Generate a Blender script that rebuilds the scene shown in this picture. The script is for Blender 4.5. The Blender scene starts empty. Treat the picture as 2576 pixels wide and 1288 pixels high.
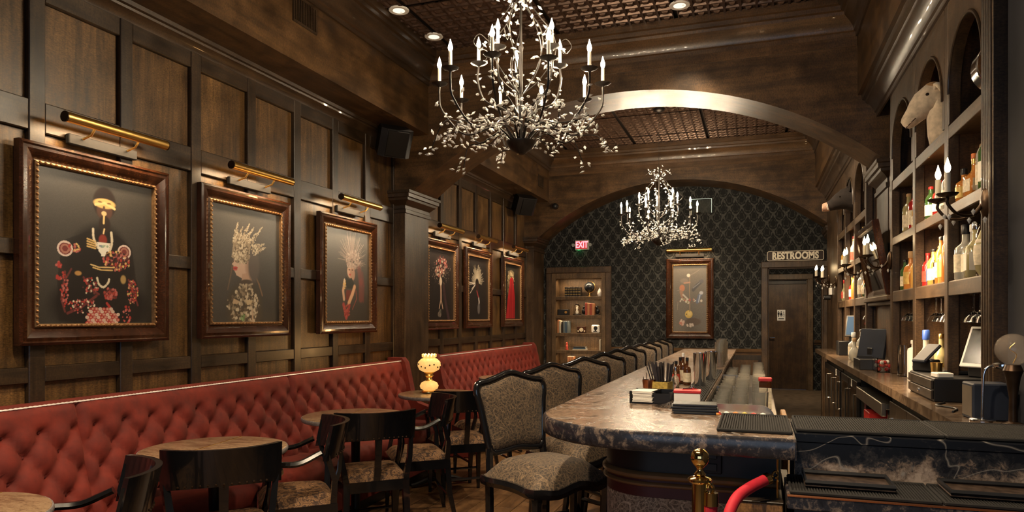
import bpy, bmesh, math, random
import numpy as np
from mathutils import Vector, Matrix, Quaternion

# ------------------------------------------------------------------ scene, camera, world, lights, exposure
scene = bpy.context.scene
COL = scene.collection
R = math.radians
PI = math.pi
rnd = random.Random(7)

cam_data = bpy.data.cameras.new('camera')
cam_data.sensor_fit = 'HORIZONTAL'
cam_data.sensor_width = 36.0
cam_data.lens = 36.0 * 1780.0 / 2576.0
cam_data.shift_y = 153.0 / 2576.0
cam_data.clip_start = 0.05
cam = bpy.data.objects.new('camera', cam_data)
COL.objects.link(cam)
cam.location = (0.0, 0.0, 1.4)
cam.rotation_euler = (R(90), 0, math.atan(612.0 / 1780.0))
scene.camera = cam

world = bpy.data.worlds.new('world')
scene.world = world
world.use_nodes = True
world.node_tree.nodes['Background'].inputs[0].default_value = (0.55, 0.62, 0.75, 1)
world.node_tree.nodes['Background'].inputs[1].default_value = 0.12

vs = scene.view_settings
vs.view_transform = 'Standard'
vs.look = 'None'
vs.gamma = 1.0
vs.use_curve_mapping = False
vs.exposure = 1.0
scene.cycles.max_bounces = 6
scene.cycles.debug_use_spatial_splits = True
scene.cycles.light_sampling_threshold = 0.04
scene.cycles.adaptive_threshold = 0.03
scene.cycles.diffuse_bounces = 3
scene.cycles.glossy_bounces = 3
scene.cycles.transmission_bounces = 6


def area(name, loc, direction, sx, sy, watts, col, spread=180):
    l = bpy.data.lights.new(name, 'AREA')
    l.shape = 'RECTANGLE'
    l.size = sx
    l.size_y = sy
    l.energy = watts
    l.color = col
    l.spread = R(spread)
    o = bpy.data.objects.new(name, l)
    COL.objects.link(o)
    o.location = loc
    o.rotation_euler = Vector(direction).to_track_quat('-Z', 'Y').to_euler()
    return o


def spot(name, loc, direction, watts, col, angle=80, blend=0.6, radius=0.05):
    l = bpy.data.lights.new(name, 'SPOT')
    l.energy = watts
    l.color = col
    l.spot_size = R(angle)
    l.spot_blend = blend
    l.shadow_soft_size = radius
    o = bpy.data.objects.new(name, l)
    COL.objects.link(o)
    o.location = loc
    o.rotation_euler = Vector(direction).to_track_quat('-Z', 'Y').to_euler()
    return o


def point(name, loc, watts, col, radius=0.05):
    l = bpy.data.lights.new(name, 'POINT')
    l.energy = watts
    l.color = col
    l.shadow_soft_size = radius
    o = bpy.data.objects.new(name, l)
    COL.objects.link(o)
    o.location = loc
    return o


WARM = (1.0, 0.78, 0.52)
WARMER = (1.0, 0.62, 0.30)
# daylight through the street window of the front wall, behind the camera
area('street_window_daylight', (0.0, -2.35, 1.75), (0.1, 1, -0.08), 3.6, 1.9, 14, (0.55, 0.74, 1.0))
# recessed ceiling downlights (each sits in a white trim ring on the ceiling)
DOWNLIGHTS = [(-2.585, 4.85), (-2.55, 5.40), (-0.54, 5.46), (-0.54, 3.2), (-1.55, 1.3), (-0.54, 1.0), (-2.5, 6.62), (-0.54, 6.62), (-1.55, 6.62), (0.33, 6.62)]  # near-aisle and behind-beam lamps are unseen, added to brighten the room
for i, (dx, dy) in enumerate(DOWNLIGHTS):
    spot('downlight_beam', (dx, dy, 3.70), (0, 0.45 if dy > 6 else 0, -1), (190 if dy < 2 else 80 if dx > 0 else 190 if dy > 6 else 115) if dx > -2 else 30, WARM, (125 if dy < 2 else 100) if dx > -2 else 60, 0.9, 0.05)

# ------------------------------------------------------------------ mesh builder


class MB:
    def __init__(self):
        self.v = []
        self.f = []
        self.mi = []
        self.m = 0

    def add(self, vs, fs):
        b = len(self.v)
        self.v.extend([tuple(p) for p in vs])
        for f in fs:
            self.f.append(tuple(i + b for i in f))
            self.mi.append(self.m)
        return self

    def box(self, x0, x1, y0, y1, z0, z1):
        return self.add([(x0, y0, z0), (x1, y0, z0), (x1, y1, z0), (x0, y1, z0), (x0, y0, z1), (x1, y0, z1), (x1, y1, z1), (x0, y1, z1)],
                        [(0, 3, 2, 1), (4, 5, 6, 7), (0, 1, 5, 4), (1, 2, 6, 5), (2, 3, 7, 6), (3, 0, 4, 7)])

    def cbox(self, x0, x1, y0, y1, z0, z1, c=0.005):
        c = min(c, (x1 - x0) * .45, (y1 - y0) * .45, (z1 - z0) * .45)
        X = (x0, x0 + c, x1 - c, x1)
        Y = (y0, y0 + c, y1 - c, y1)
        Z = (z0, z0 + c, z1 - c, z1)
        vs, idx = [], {}

        def V(i, j, k):
            if (i, j, k) not in idx:
                idx[(i, j, k)] = len(vs)
                vs.append((X[i], Y[j], Z[k]))
            return idx[(i, j, k)]
        fs = []
        for s in (0, 3):
            fs.append([V(s, 1, 1), V(s, 2, 1), V(s, 2, 2), V(s, 1, 2)])
            fs.append([V(1, s, 1), V(2, s, 1), V(2, s, 2), V(1, s, 2)])
            fs.append([V(1, 1, s), V(2, 1, s), V(2, 2, s), V(1, 2, s)])
        for a in (0, 3):
            ai = 1 if a == 0 else 2
            for b in (0, 3):
                bi = 1 if b == 0 else 2
                fs.append([V(a, bi, 1), V(a, bi, 2), V(ai, b, 2), V(ai, b, 1)])
                fs.append([V(a, 1, bi), V(a, 2, bi), V(ai, 2, b), V(ai, 1, b)])
                fs.append([V(1, a, bi), V(2, a, bi), V(2, ai, b), V(1, ai, b)])
                for d in (0, 3):
                    di = 1 if d == 0 else 2
                    fs.append([V(a, bi, di), V(ai, b, di), V(ai, bi, d)])
        return self.add(vs, fs)

    def tube(self, pts, r, n=8, closed=False, caps=True, flat=None):
        P = [Vector(p) for p in pts]
        m = len(P)
        rr = list(r) if isinstance(r, (list, tuple)) else [r] * m
        T = []
        for i in range(m):
            if closed:
                t = P[(i + 1) % m] - P[i - 1]
            else:
                t = P[min(i + 1, m - 1)] - P[max(i - 1, 0)]
            T.append(t.normalized() if t.length > 1e-9 else Vector((0, 0, 1)))
        up = Vector((0, 0, 1)) if abs(T[0].z) < .9 else Vector((1, 0, 0))
        nrm = (up - T[0] * up.dot(T[0])).normalized()
        vs = []
        for i in range(m):
            if i:
                nrm = (nrm - T[i] * nrm.dot(T[i]))
                nrm = nrm.normalized() if nrm.length > 1e-6 else T[i].orthogonal().normalized()
            bn = T[i].cross(nrm)
            for k in range(n):
                a = 2 * PI * (k + .5) / n
                ca, sa = math.cos(a), math.sin(a)
                if flat:
                    ca *= flat[0]
                    sa *= flat[1]
                vs.append(P[i] + (nrm * ca + bn * sa) * rr[i])
        fs = []
        for i in range(m if closed else m - 1):
            j = (i + 1) % m
            for k in range(n):
                l = (k + 1) % n
                fs.append((i * n + k, i * n + l, j * n + l, j * n + k))
        if caps and not closed:
            fs.append(tuple(range(n))[::-1])
            fs.append(tuple((m - 1) * n + k for k in range(n)))
        return self.add(vs, fs)

    def lathe(self, prof, n=16, c=(0, 0, 0), M=None, a0=0.0):
        vs, fs = [], []
        m = len(prof)
        for (r, z) in prof:
            r = max(r, 0.0004)
            for k in range(n):
                a = a0 + 2 * PI * k / n
                p = Vector((r * math.cos(a), r * math.sin(a), z))
                if M is not None:
                    p = M @ p
                vs.append((p.x + c[0], p.y + c[1], p.z + c[2]))
        for i in range(m - 1):
            for k in range(n):
                l = (k + 1) % n
                fs.append((i * n + k, i * n + l, (i + 1) * n + l, (i + 1) * n + k))
        fs.append(tuple(range(n))[::-1])
        fs.append(tuple((m - 1) * n + k for k in range(n)))
        return self.add(vs, fs)

    def sphere(self, c, r, n=10, sq=(1, 1, 1), M=None):
        m = max(4, n // 2)
        prof = [(math.sin(PI * i / m), -math.cos(PI * i / m)) for i in range(m + 1)]
        b = len(self.v)
        self.lathe(prof, n)
        for i in range(b, len(self.v)):
            p = Vector(self.v[i])
            p = Vector((p.x * r * sq[0], p.y * r * sq[1], p.z * r * sq[2]))
            if M is not None:
                p = M @ p
            self.v[i] = (p.x + c[0], p.y + c[1], p.z + c[2])
        return self

    def prism(self, poly, axis, a, b):
        n = len(poly)

        def W(p, t):
            if axis == 'x':
                return (t, p[0], p[1])
            if axis == 'y':
                return (p[0], t, p[1])
            return (p[0], p[1], t)
        vs = [W(p, a) for p in poly] + [W(p, b) for p in poly]
        fs = [tuple(range(n))[::-1], tuple(range(n, 2 * n))]
        for i in range(n):
            j = (i + 1) % n
            fs.append((i, j, n + j, n + i))
        return self.add(vs, fs)

    def sweep(self, prof, path):
        """open strip: profile points (a, z) moved along path of (x, y, nx, ny): a is measured along the normal"""
        vs, fs = [], []
        n = len(prof)
        for (x, y, nx, ny) in path:
            for (a, z) in prof:
                vs.append((x + nx * a, y + ny * a, z))
        for i in range(len(path) - 1):
            for k in range(n - 1):
                fs.append((i * n + k, i * n + k + 1, (i + 1) * n + k + 1, (i + 1) * n + k))
        return self.add(vs, fs)

    def grid(self, fn, nu, nv):
        vs = [fn(i / nu, j / nv) for i in range(nu + 1) for j in range(nv + 1)]
        fs = []
        for i in range(nu):
            for j in range(nv):
                a = i * (nv + 1) + j
                fs.append((a, a + nv + 1, a + nv + 2, a + 1))
        return self.add(vs, fs)

    def mark(self):
        return len(self.v)

    def xf(self, M, start=0):
        for i in range(start, len(self.v)):
            p = M @ Vector(self.v[i])
            self.v[i] = (p.x, p.y, p.z)
        return self

    def mesh(self, name, mats, smooth=35, recalc=True):
        me = bpy.data.meshes.new(name)
        me.from_pydata(self.v, [], self.f)
        if not isinstance(mats, (list, tuple)):
            mats = [mats]
        for m in mats:
            me.materials.append(m)
        if len(mats) > 1:
            me.polygons.foreach_set('material_index', self.mi)
        if recalc:
            bm = bmesh.new()
            bm.from_mesh(me)
            bmesh.ops.recalc_face_normals(bm, faces=bm.faces)
            bm.to_mesh(me)
            bm.free()
        if smooth:
            me.shade_smooth()
            if smooth < 170:
                me.set_sharp_from_angle(angle=R(smooth))
        me.update()
        return me


def T(x, y, z):
    return Matrix.Translation((x, y, z))


def RZ(a):
    return Matrix.Rotation(a, 4, 'Z')


def RX(a):
    return Matrix.Rotation(a, 4, 'X')


def RY(a):
    return Matrix.Rotation(a, 4, 'Y')


def tag(o, label=None, cat=None, group=None, kind=None):
    if label:
        o['label'] = label
    if cat:
        o['category'] = cat
    if group:
        o['group'] = group
    if kind:
        o['kind'] = kind
    return o


def link(name, me, parent=None, loc=None, rot=None):
    o = bpy.data.objects.new(name, me)
    COL.objects.link(o)
    if parent is not None:
        o.parent = parent
    if loc is not None:
        o.location = loc
    if rot is not None:
        o.rotation_euler = rot
    return o


def obj(name, mb, mats, parent=None, loc=None, rot=None, smooth=35):
    return link(name, mb.mesh(name, mats, smooth), parent, loc, rot)


def solo(name, mb, mats, label, cat, group=None, loc=None, rot=None, smooth=35):
    return tag(obj(name, mb, mats, None, loc, rot, smooth), label, cat, group)


def thing(name, label, cat, loc=(0, 0, 0), rotz=0.0, group=None):
    o = bpy.data.objects.new(name, None)
    o.empty_display_size = 0.05
    COL.objects.link(o)
    o.location = loc
    o.rotation_euler = (0, 0, rotz)
    return tag(o, label, cat, group)


def struct(name, mb, mats, label=None, parent=None, smooth=35):
    o = obj(name, mb, mats, parent, smooth=smooth)
    if parent is None:
        tag(o, label, None, None, 'structure')
    return o


KIDS = {}


def children(o):
    return [c for c in o.children]


def dup(o, parent=None, loc=None, rotz=None, label=None):
    c = o.copy()
    COL.objects.link(c)
    c.parent = parent
    if loc is not None:
        c.location = loc
    if rotz is not None:
        c.rotation_euler = (0, 0, rotz)
    if label:
        c['label'] = label
    for k in children(o):
        dup(k, c)
    return c


def cat_rom(pts, n=8, closed=False):
    P = [Vector(p) for p in pts]
    out = []
    m = len(P)
    segs = m if closed else m - 1
    for i in range(segs):
        p0 = P[i - 1] if (i > 0 or closed) else P[0] * 2 - P[1]
        p1 = P[i]
        p2 = P[(i + 1) % m]
        p3 = P[(i + 2) % m] if (i + 2 < m or closed) else P[-1] * 2 - P[-2]
        for k in range(n):
            t = k / n
            out.append(0.5 * ((2 * p1) + (p2 - p0) * t + (2 * p0 - 5 * p1 + 4 * p2 - p3) * t * t + (3 * p1 - p0 - 3 * p2 + p3) * t ** 3))
    if not closed:
        out.append(P[-1])
    return out


# ------------------------------------------------------------------ procedural materials
MATS = {}


def new_mat(name):
    m = bpy.data.materials.new(name)
    m.use_nodes = True
    nt = m.node_tree
    b = nt.nodes['Principled BSDF']
    MATS[name] = m
    return m, nt, b


def plain(name, col, rough=0.5, metal=0.0, emit=None, estr=0.0, trans=0.0, ior=1.45, coat=0.0, sheen=0.0, vary=0.12, vscale=8.0, alpha=1.0):
    m, nt, b = new_mat(name)
    b.inputs['Roughness'].default_value = rough
    b.inputs['Metallic'].default_value = metal
    b.inputs['IOR'].default_value = ior
    b.inputs['Transmission Weight'].default_value = trans
    b.inputs['Coat Weight'].default_value = coat
    b.inputs['Sheen Weight'].default_value = sheen
    b.inputs['Alpha'].default_value = alpha
    if emit:
        b.inputs['Emission Color'].default_value = (*emit, 1)
        b.inputs['Emission Strength'].default_value = estr
    if vary > 0:
        tc = nt.nodes.new('ShaderNodeTexCoord')
        nz = nt.nodes.new('ShaderNodeTexNoise')
        nz.inputs['Scale'].default_value = vscale
        nz.inputs['Detail'].default_value = 4
        nt.links.new(tc.outputs['Object'], nz.inputs['Vector'])
        rp = nt.nodes.new('ShaderNodeValToRGB')
        rp.color_ramp.elements[0].position = 0.3
        rp.color_ramp.elements[1].position = 0.7
        rp.color_ramp.elements[0].color = (*[c * (1 - vary) for c in col], 1)
        rp.color_ramp.elements[1].color = (*[min(1, c * (1 + vary)) for c in col], 1)
        nt.links.new(nz.outputs['Fac'], rp.inputs['Fac'])
        nt.links.new(rp.outputs['Color'], b.inputs['Base Color'])
    else:
        b.inputs['Base Color'].default_value = (*col, 1)
    return m


def noise_node(nt, vec, scale, detail=4, rough=0.5, dist=0.0):
    n = nt.nodes.new('ShaderNodeTexNoise')
    n.inputs['Scale'].default_value = scale
    n.inputs['Detail'].default_value = detail
    n.inputs['Roughness'].default_value = rough
    n.inputs['Distortion'].default_value = dist
    nt.links.new(vec, n.inputs['Vector'])
    return n.outputs['Fac']


def ramp(nt, fac, stops):
    r = nt.nodes.new('ShaderNodeValToRGB')
    e = r.color_ramp.elements
    while len(e) < len(stops):
        e.new(0.5)
    for k, (p, c) in enumerate(stops):
        e[k].position = p
        e[k].color = (*c, 1) if len(c) == 3 else c
    nt.links.new(fac, r.inputs['Fac'])
    return r.outputs['Color']


def mixc(nt, fac, a, b, mode='MIX'):
    n = nt.nodes.new('ShaderNodeMix')
    n.data_type = 'RGBA'
    n.blend_type = mode
    for sock, val in ((n.inputs[0], fac), (n.inputs[6], a), (n.inputs[7], b)):
        if isinstance(val, (int, float)):
            sock.default_value = val
        elif isinstance(val, tuple):
            sock.default_value = (*val, 1) if len(val) == 3 else val
        else:
            nt.links.new(val, sock)
    return n.outputs[2]


def math_node(nt, op, a, b=None, c=None):
    n = nt.nodes.new('ShaderNodeMath')
    n.operation = op
    for k, v in enumerate((a, b, c)):
        if v is None:
            continue
        if isinstance(v, (int, float)):
            n.inputs[k].default_value = v
        else:
            nt.links.new(v, n.inputs[k])
    return n.outputs[0]


def bump(nt, b, height, strength=0.2, dist=0.01):
    n = nt.nodes.new('ShaderNodeBump')
    n.inputs['Strength'].default_value = strength
    n.inputs['Distance'].default_value = dist
    nt.links.new(height, n.inputs['Height'])
    nt.links.new(n.outputs['Normal'], b.inputs['Normal'])


def obj_vec(nt, scale=(1, 1, 1), rand=True, use='Object'):
    tc = nt.nodes.new('ShaderNodeTexCoord')
    v = tc.outputs[use]
    if rand:
        oi = nt.nodes.new('ShaderNodeObjectInfo')
        va = nt.nodes.new('ShaderNodeVectorMath')
        va.operation = 'MULTIPLY_ADD'
        va.inputs[1].default_value = (37.0, 19.0, 53.0)
        nt.links.new(oi.outputs['Random'], va.inputs[0])
        nt.links.new(v, va.inputs[2])
        v = va.outputs[0]
    mp = nt.nodes.new('ShaderNodeMapping')
    mp.inputs['Scale'].default_value = scale
    nt.links.new(v, mp.inputs['Vector'])
    return mp.outputs['Vector']


def wood(name, dark, light, axis='z', rough=0.45, grain=1.0, blotch=0.5, coat=0.0):
    m, nt, b = new_mat(name)
    st = {'x': (2.0, 26, 26), 'y': (26, 2.0, 26), 'z': (26, 26, 2.0)}[axis]
    v = obj_vec(nt, tuple(s * grain for s in st))
    g = noise_node(nt, v, 1.0, 6, 0.65, 0.6)
    v2 = obj_vec(nt, (1, 1, 1))
    bl = noise_node(nt, v2, 5.0, 3, 0.6)
    c = ramp(nt, g, [(0.28, dark), (0.75, light)])
    k = ramp(nt, bl, [(0.3, (1 - blotch,) * 3), (0.72, (1 + blotch * .35,) * 3)])
    c = mixc(nt, 1.0, c, k, 'MULTIPLY')
    sp = noise_node(nt, obj_vec(nt, tuple(8 if q < 5 else 3 for q in st)), 24.0, 3, 0.7)
    c = mixc(nt, 1.0, c, ramp(nt, sp, [(0.36, (0.55, 0.55, 0.55)), (0.64, (1.25, 1.22, 1.18))]), 'MULTIPLY')
    nt.links.new(c, b.inputs['Base Color'])
    r = math_node(nt, 'MULTIPLY_ADD', bl, 0.25, rough - 0.12)
    nt.links.new(r, b.inputs['Roughness'])
    b.inputs['Coat Weight'].default_value = coat
    bump(nt, b, g, 0.12, 0.004)
    return m


def fabric_paisley(name, dark, light, scale=1.0):
    m, nt, b = new_mat(name)
    v = obj_vec(nt, (scale, scale, scale))
    wob = nt.nodes.new('ShaderNodeTexNoise')
    wob.inputs['Scale'].default_value = 5.0
    wob.inputs['Detail'].default_value = 1
    nt.links.new(v, wob.inputs['Vector'])
    va = nt.nodes.new('ShaderNodeVectorMath')
    va.operation = 'MULTIPLY_ADD'
    va.inputs[1].default_value = (0.22, 0.22, 0.22)
    nt.links.new(wob.outputs['Color'], va.inputs[0])
    nt.links.new(v, va.inputs[2])
    vo = nt.nodes.new('ShaderNodeTexVoronoi')
    vo.inputs['Scale'].default_value = 9.0
    nt.links.new(va.outputs[0], vo.inputs['Vector'])
    rings = math_node(nt, 'ABSOLUTE', math_node(nt, 'SINE', math_node(nt, 'MULTIPLY', vo.outputs['Distance'], 17.0)))
    lines = ramp(nt, rings, [(0.0, (1, 1, 1)), (0.16, (0.75, 0.75, 0.75)), (0.30, (0, 0, 0))])
    wob2 = nt.nodes.new('ShaderNodeTexNoise')
    wob2.inputs['Scale'].default_value = 24.0
    nt.links.new(v, wob2.inputs['Vector'])
    vb = nt.nodes.new('ShaderNodeVectorMath')
    vb.operation = 'MULTIPLY_ADD'
    vb.inputs[1].default_value = (0.05, 0.05, 0.05)
    nt.links.new(wob2.outputs['Color'], vb.inputs[0])
    nt.links.new(v, vb.inputs[2])
    ve = nt.nodes.new('ShaderNodeTexVoronoi')
    ve.feature = 'DISTANCE_TO_EDGE'
    ve.inputs['Scale'].default_value = 46.0
    nt.links.new(vb.outputs[0], ve.inputs['Vector'])
    curls = ramp(nt, ve.outputs['Distance'], [(0.0, (1, 1, 1)), (0.10, (0.5, 0.5, 0.5)), (0.22, (0, 0, 0))])
    fine = noise_node(nt, v, 240.0, 2)
    k = math_node(nt, 'ADD', math_node(nt, 'MULTIPLY', lines, 0.38), math_node(nt, 'MULTIPLY', fine, 0.5))
    k = math_node(nt, 'ADD', k, math_node(nt, 'MULTIPLY', curls, 0.30))
    mid = tuple((a_ + b_) * .45 for a_, b_ in zip(dark, light))
    c = ramp(nt, k, [(0.20, dark), (0.48, mid), (0.85, light)])
    nt.links.new(c, b.inputs['Base Color'])
    b.inputs['Roughness'].default_value = 0.75
    b.inputs['Sheen Weight'].default_value = 0.1
    bump(nt, b, k, 0.15, 0.002)
    return m


def granite(name, stops, scale=9.0, rough=0.22, veins=0.0, coarse=3.0, stretch=(1, 1, 1)):
    m, nt, b = new_mat(name)
    v = obj_vec(nt, stretch, rand=False)
    big = noise_node(nt, v, coarse, 5, 0.6, 1.6)
    fine = noise_node(nt, v, scale * 6, 5, 0.75, 0.5)
    k = math_node(nt, 'ADD', math_node(nt, 'MULTIPLY', big, 0.52), math_node(nt, 'MULTIPLY', fine, 0.48))
    c = ramp(nt, k, stops)
    if veins:
        w = noise_node(nt, v, coarse * .8, 3, 0.5, 2.6)
        d = math_node(nt, 'ABSOLUTE', math_node(nt, 'SUBTRACT', w, 0.5))
        vein = ramp(nt, d, [(0.0, (1, 1, 1)), (0.012, (0.35, 0.35, 0.35)), (0.03, (0, 0, 0))])
        c = mixc(nt, vein, c, (0.30 * veins, 0.28 * veins, 0.26 * veins))
    nt.links.new(c, b.inputs['Base Color'])
    b.inputs['Roughness'].default_value = rough
    bump(nt, b, fine, 0.12, 0.003)
    return m


def emitter(name, col, strength):
    m, nt, b = new_mat(name)
    b.inputs['Base Color'].default_value = (*col, 1)
    b.inputs['Emission Color'].default_value = (*col, 1)
    b.inputs['Emission Strength'].default_value = strength
    return m


W_PANEL = wood('panel_wood', (0.034, 0.0165, 0.0050), (0.205, 0.108, 0.034), 'z', 0.42)
W_STILE = wood('stile_wood', (0.013, 0.0075, 0.0035), (0.064, 0.036, 0.016), 'z', 0.40)
W_RAIL = wood('rail_wood', (0.013, 0.0075, 0.0035), (0.064, 0.036, 0.016), 'y', 0.40)
W_BEAM = wood('beam_wood', (0.036, 0.0180, 0.0064), (0.155, 0.083, 0.032), 'x', 0.40, 0.6, 0.6)
W_SOFFIT = wood('soffit_wood', (0.029, 0.0140, 0.0048), (0.145, 0.074, 0.026), 'y', 0.42, 0.6, 0.6)
W_CROWN = wood('crown_wood', (0.018, 0.010, 0.0045), (0.070, 0.038, 0.017), 'y', 0.42, 0.7, 0.4, 0.2)
W_CROWNX = wood('crown_wood_across', (0.040, 0.021, 0.009), (0.150, 0.080, 0.034), 'x', 0.38, 0.7, 0.4, 0.2)
W_SHELF = wood('shelf_wood', (0.045, 0.026, 0.013), (0.150, 0.092, 0.048), 'y', 0.45)
W_POST = wood('post_wood', (0.030, 0.016, 0.007), (0.105, 0.060, 0.028), 'z', 0.42)
W_BACK = wood('niche_wood', (0.040, 0.020, 0.008), (0.170, 0.086, 0.032), 'z', 0.5, 0.8, 0.6)
W_FRAME = wood('mahogany', (0.018, 0.006, 0.0025), (0.070, 0.022, 0.008), 'z', 0.24, 0.8, 0.3, 0.5)
W_CASE = wood('bookcase_wood', (0.060, 0.034, 0.014), (0.200, 0.120, 0.055), 'z', 0.5)
W_DOOR = wood('door_wood', (0.045, 0.023, 0.009), (0.110, 0.058, 0.022), 'z', 0.4)
W_FLOOR = wood('floor_wood', (0.070, 0.034, 0.013), (0.220, 0.115, 0.046), 'y', 0.38, 0.7, 0.5)
W_DARK = wood('dark_wood', (0.012, 0.008, 0.005), (0.040, 0.026, 0.015), 'z', 0.4)
LACQUER = plain('black_lacquer', (0.006, 0.006, 0.007), 0.16, coat=0.5, vary=0.2)
BLACK = plain('black_plastic', (0.008, 0.008, 0.009), 0.4, vary=0.2)
BLACKPAINT = plain('black_painted_metal', (0.010, 0.009, 0.009), 0.35, 0.3, vary=0.2)
RUBBER = plain('black_rubber', (0.005, 0.004, 0.0035), 0.8, vary=0.3, vscale=60)
BRASS = plain('brushed_brass', (0.80, 0.52, 0.16), 0.30, 1.0, vary=0.06)
GOLD = plain('polished_brass', (0.90, 0.62, 0.25), 0.10, 1.0, vary=0.04)
GILT = plain('gilt_bead', (0.36, 0.21, 0.10), 0.35, 0.8, vary=0.3, vscale=60)
BRONZE = plain('dark_bronze', (0.060, 0.036, 0.022), 0.35, 0.8, vary=0.3, vscale=20)
IRON = plain('wrought_iron', (0.035, 0.030, 0.027), 0.35, 0.7, vary=0.3)
CHROME = plain('chrome', (0.75, 0.76, 0.78), 0.12, 1.0, vary=0.03)
STEEL = plain('stainless_steel', (0.55, 0.52, 0.48), 0.28, 1.0, vary=0.08)
COPPER = plain('copper', (0.60, 0.24, 0.12), 0.25, 1.0, vary=0.08)
WHITE = plain('white_plastic', (0.72, 0.70, 0.66), 0.4, vary=0.04)
PAPER = plain('paper', (0.70, 0.66, 0.58), 0.7, vary=0.05)
RED = plain('red_plastic', (0.45, 0.02, 0.02), 0.4, vary=0.1)
CANDLE = plain('candle_sleeve', (0.55, 0.50, 0.40), 0.5, vary=0.05)
BULB = emitter('flame_bulb', (1.0, 0.80, 0.54), 430.0)
BULB_SCONCE = emitter('sconce_bulb', (1.0, 0.70, 0.36), 30.0)
BULB_DIM = emitter('dim_bulb', (1.0, 0.80, 0.50), 0.5)
LED = emitter('downlight_lens', (1.0, 0.90, 0.75), 0.5)
CRYSTAL = plain('crystal', (0.95, 0.94, 0.90), 0.05, 0.0, trans=0.55, ior=1.6, vary=0)
GLASS = plain('clear_glass', (0.96, 0.97, 0.95), 0.02, trans=1.0, ior=1.45, vary=0)
MIRROR = plain('mirror', (0.75, 0.75, 0.74), 0.03, 1.0, vary=0)
# ------------------------------------------------------------------ more materials for the shell


def wallpaper_mat():
    m, nt, b = new_mat('damask_wallpaper')
    tc = nt.nodes.new('ShaderNodeTexCoord')
    sp = nt.nodes.new('ShaderNodeSeparateXYZ')
    nt.links.new(tc.outputs['Object'], sp.inputs[0])
    wob = nt.nodes.new('ShaderNodeTexNoise')
    wob.inputs['Scale'].default_value = 22.0
    nt.links.new(tc.outputs['Object'], wob.inputs['Vector'])
    sw = nt.nodes.new('ShaderNodeSeparateColor')
    nt.links.new(wob.outputs['Color'], sw.inputs[0])
    p = math_node(nt, 'MULTIPLY', math_node(nt, 'MULTIPLY_ADD', sw.outputs[0], 0.030, sp.outputs['X']), 2 * PI / 0.165)
    q = math_node(nt, 'MULTIPLY', math_node(nt, 'MULTIPLY_ADD', sw.outputs[1], 0.030, sp.outputs['Z']), 2 * PI / 0.235)
    cp = math_node(nt, 'COSINE', p)
    cq = math_node(nt, 'COSINE', q)
    cp2 = math_node(nt, 'COSINE', math_node(nt, 'MULTIPLY', p, 2.0))
    cp3 = math_node(nt, 'COSINE', math_node(nt, 'MULTIPLY', p, 3.0))
    cq2 = math_node(nt, 'COSINE', math_node(nt, 'MULTIPLY', q, 2.0))
    sq = math_node(nt, 'SINE', q)
    sq3 = math_node(nt, 'SINE', math_node(nt, 'MULTIPLY', q, 3.0))
    # ogee lattice: pointed below, round above
    g = math_node(nt, 'ADD', cp, cq)
    g = math_node(nt, 'ADD', g, math_node(nt, 'MULTIPLY', math_node(nt, 'MULTIPLY', sq, cp2), 0.28))
    ga = math_node(nt, 'ABSOLUTE', g)
    gl = math_node(nt, 'ADD', ga, math_node(nt, 'MULTIPLY', math_node(nt, 'MULTIPLY', cp3, sq3), 0.22))
    lat = ramp(nt, gl, [(0.0, (1, 1, 1)), (0.30, (0.85, 0.85, 0.85)), (0.42, (0, 0, 0))])
    ring = math_node(nt, 'ABSOLUTE', math_node(nt, 'SUBTRACT', ga, 1.15))
    rg = math_node(nt, 'ADD', ring, math_node(nt, 'MULTIPLY', math_node(nt, 'MULTIPLY', cp3, cq2), 0.20))
    rng = ramp(nt, rg, [(0.0, (0.55, 0.55, 0.55)), (0.12, (0.45, 0.45, 0.45)), (0.20, (0, 0, 0))])
    k = mixc(nt, 1.0, lat, rng, 'LIGHTEN')
    nz = noise_node(nt, tc.outputs['Object'], 70.0, 2)
    k = mixc(nt, 1.0, k, ramp(nt, nz, [(0.35, (0.35, 0.35, 0.35)), (0.58, (1, 1, 1))]), 'MULTIPLY')
    c = mixc(nt, k, (0.003, 0.003, 0.003), (0.060, 0.060, 0.055))
    nt.links.new(c, b.inputs['Base Color'])
    b.inputs['Roughness'].default_value = 0.7
    b.inputs['Specular IOR Level'].default_value = 0.25
    bump(nt, b, k, 0.15, 0.002)
    return m


def tin_mat():
    m, nt, b = new_mat('pressed_tin')
    v = obj_vec(nt, (1, 1, 1))
    nz = noise_node(nt, v, 18.0, 4, 0.6)
    nt.links.new(ramp(nt, nz, [(0.3, (0.050, 0.028, 0.018)), (0.7, (0.125, 0.074, 0.050))]), b.inputs['Base Color'])
    b.inputs['Metallic'].default_value = 0.55
    b.inputs['Roughness'].default_value = 0.36
    return m


def velvet_mat():
    m, nt, b = new_mat('red_velvet')
    v = obj_vec(nt, (1, 1, 1), rand=False)
    nz = noise_node(nt, v, 9.0, 5, 0.65)
    nt.links.new(ramp(nt, nz, [(0.3, (0.080, 0.0055, 0.0025)), (0.7, (0.185, 0.0150, 0.0055))]), b.inputs['Base Color'])
    b.inputs['Roughness'].default_value = 0.8
    b.inputs['Sheen Weight'].default_value = 0.08
    b.inputs['Sheen Tint'].default_value = (1.0, 0.20, 0.12, 1)
    b.inputs['Sheen Roughness'].default_value = 0.4
    return m


WALLPAPER = wallpaper_mat()
TIN = tin_mat()
VELVET = velvet_mat()
PLASTER = plain('dark_plaster', (0.030, 0.024, 0.020), 0.6, vary=0.3, vscale=2)
PIER = plain('blue_black_pier', (0.006, 0.006, 0.010), 0.9, vary=0.4, vscale=5)  # near-black blue tone, varied at random
CONCRETE = plain('stained_floor', (0.12, 0.085, 0.055), 0.35, vary=0.35, vscale=9)
DARKGAP = plain('dark_backing', (0.012, 0.008, 0.006), 0.6, vary=0.2)

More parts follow.
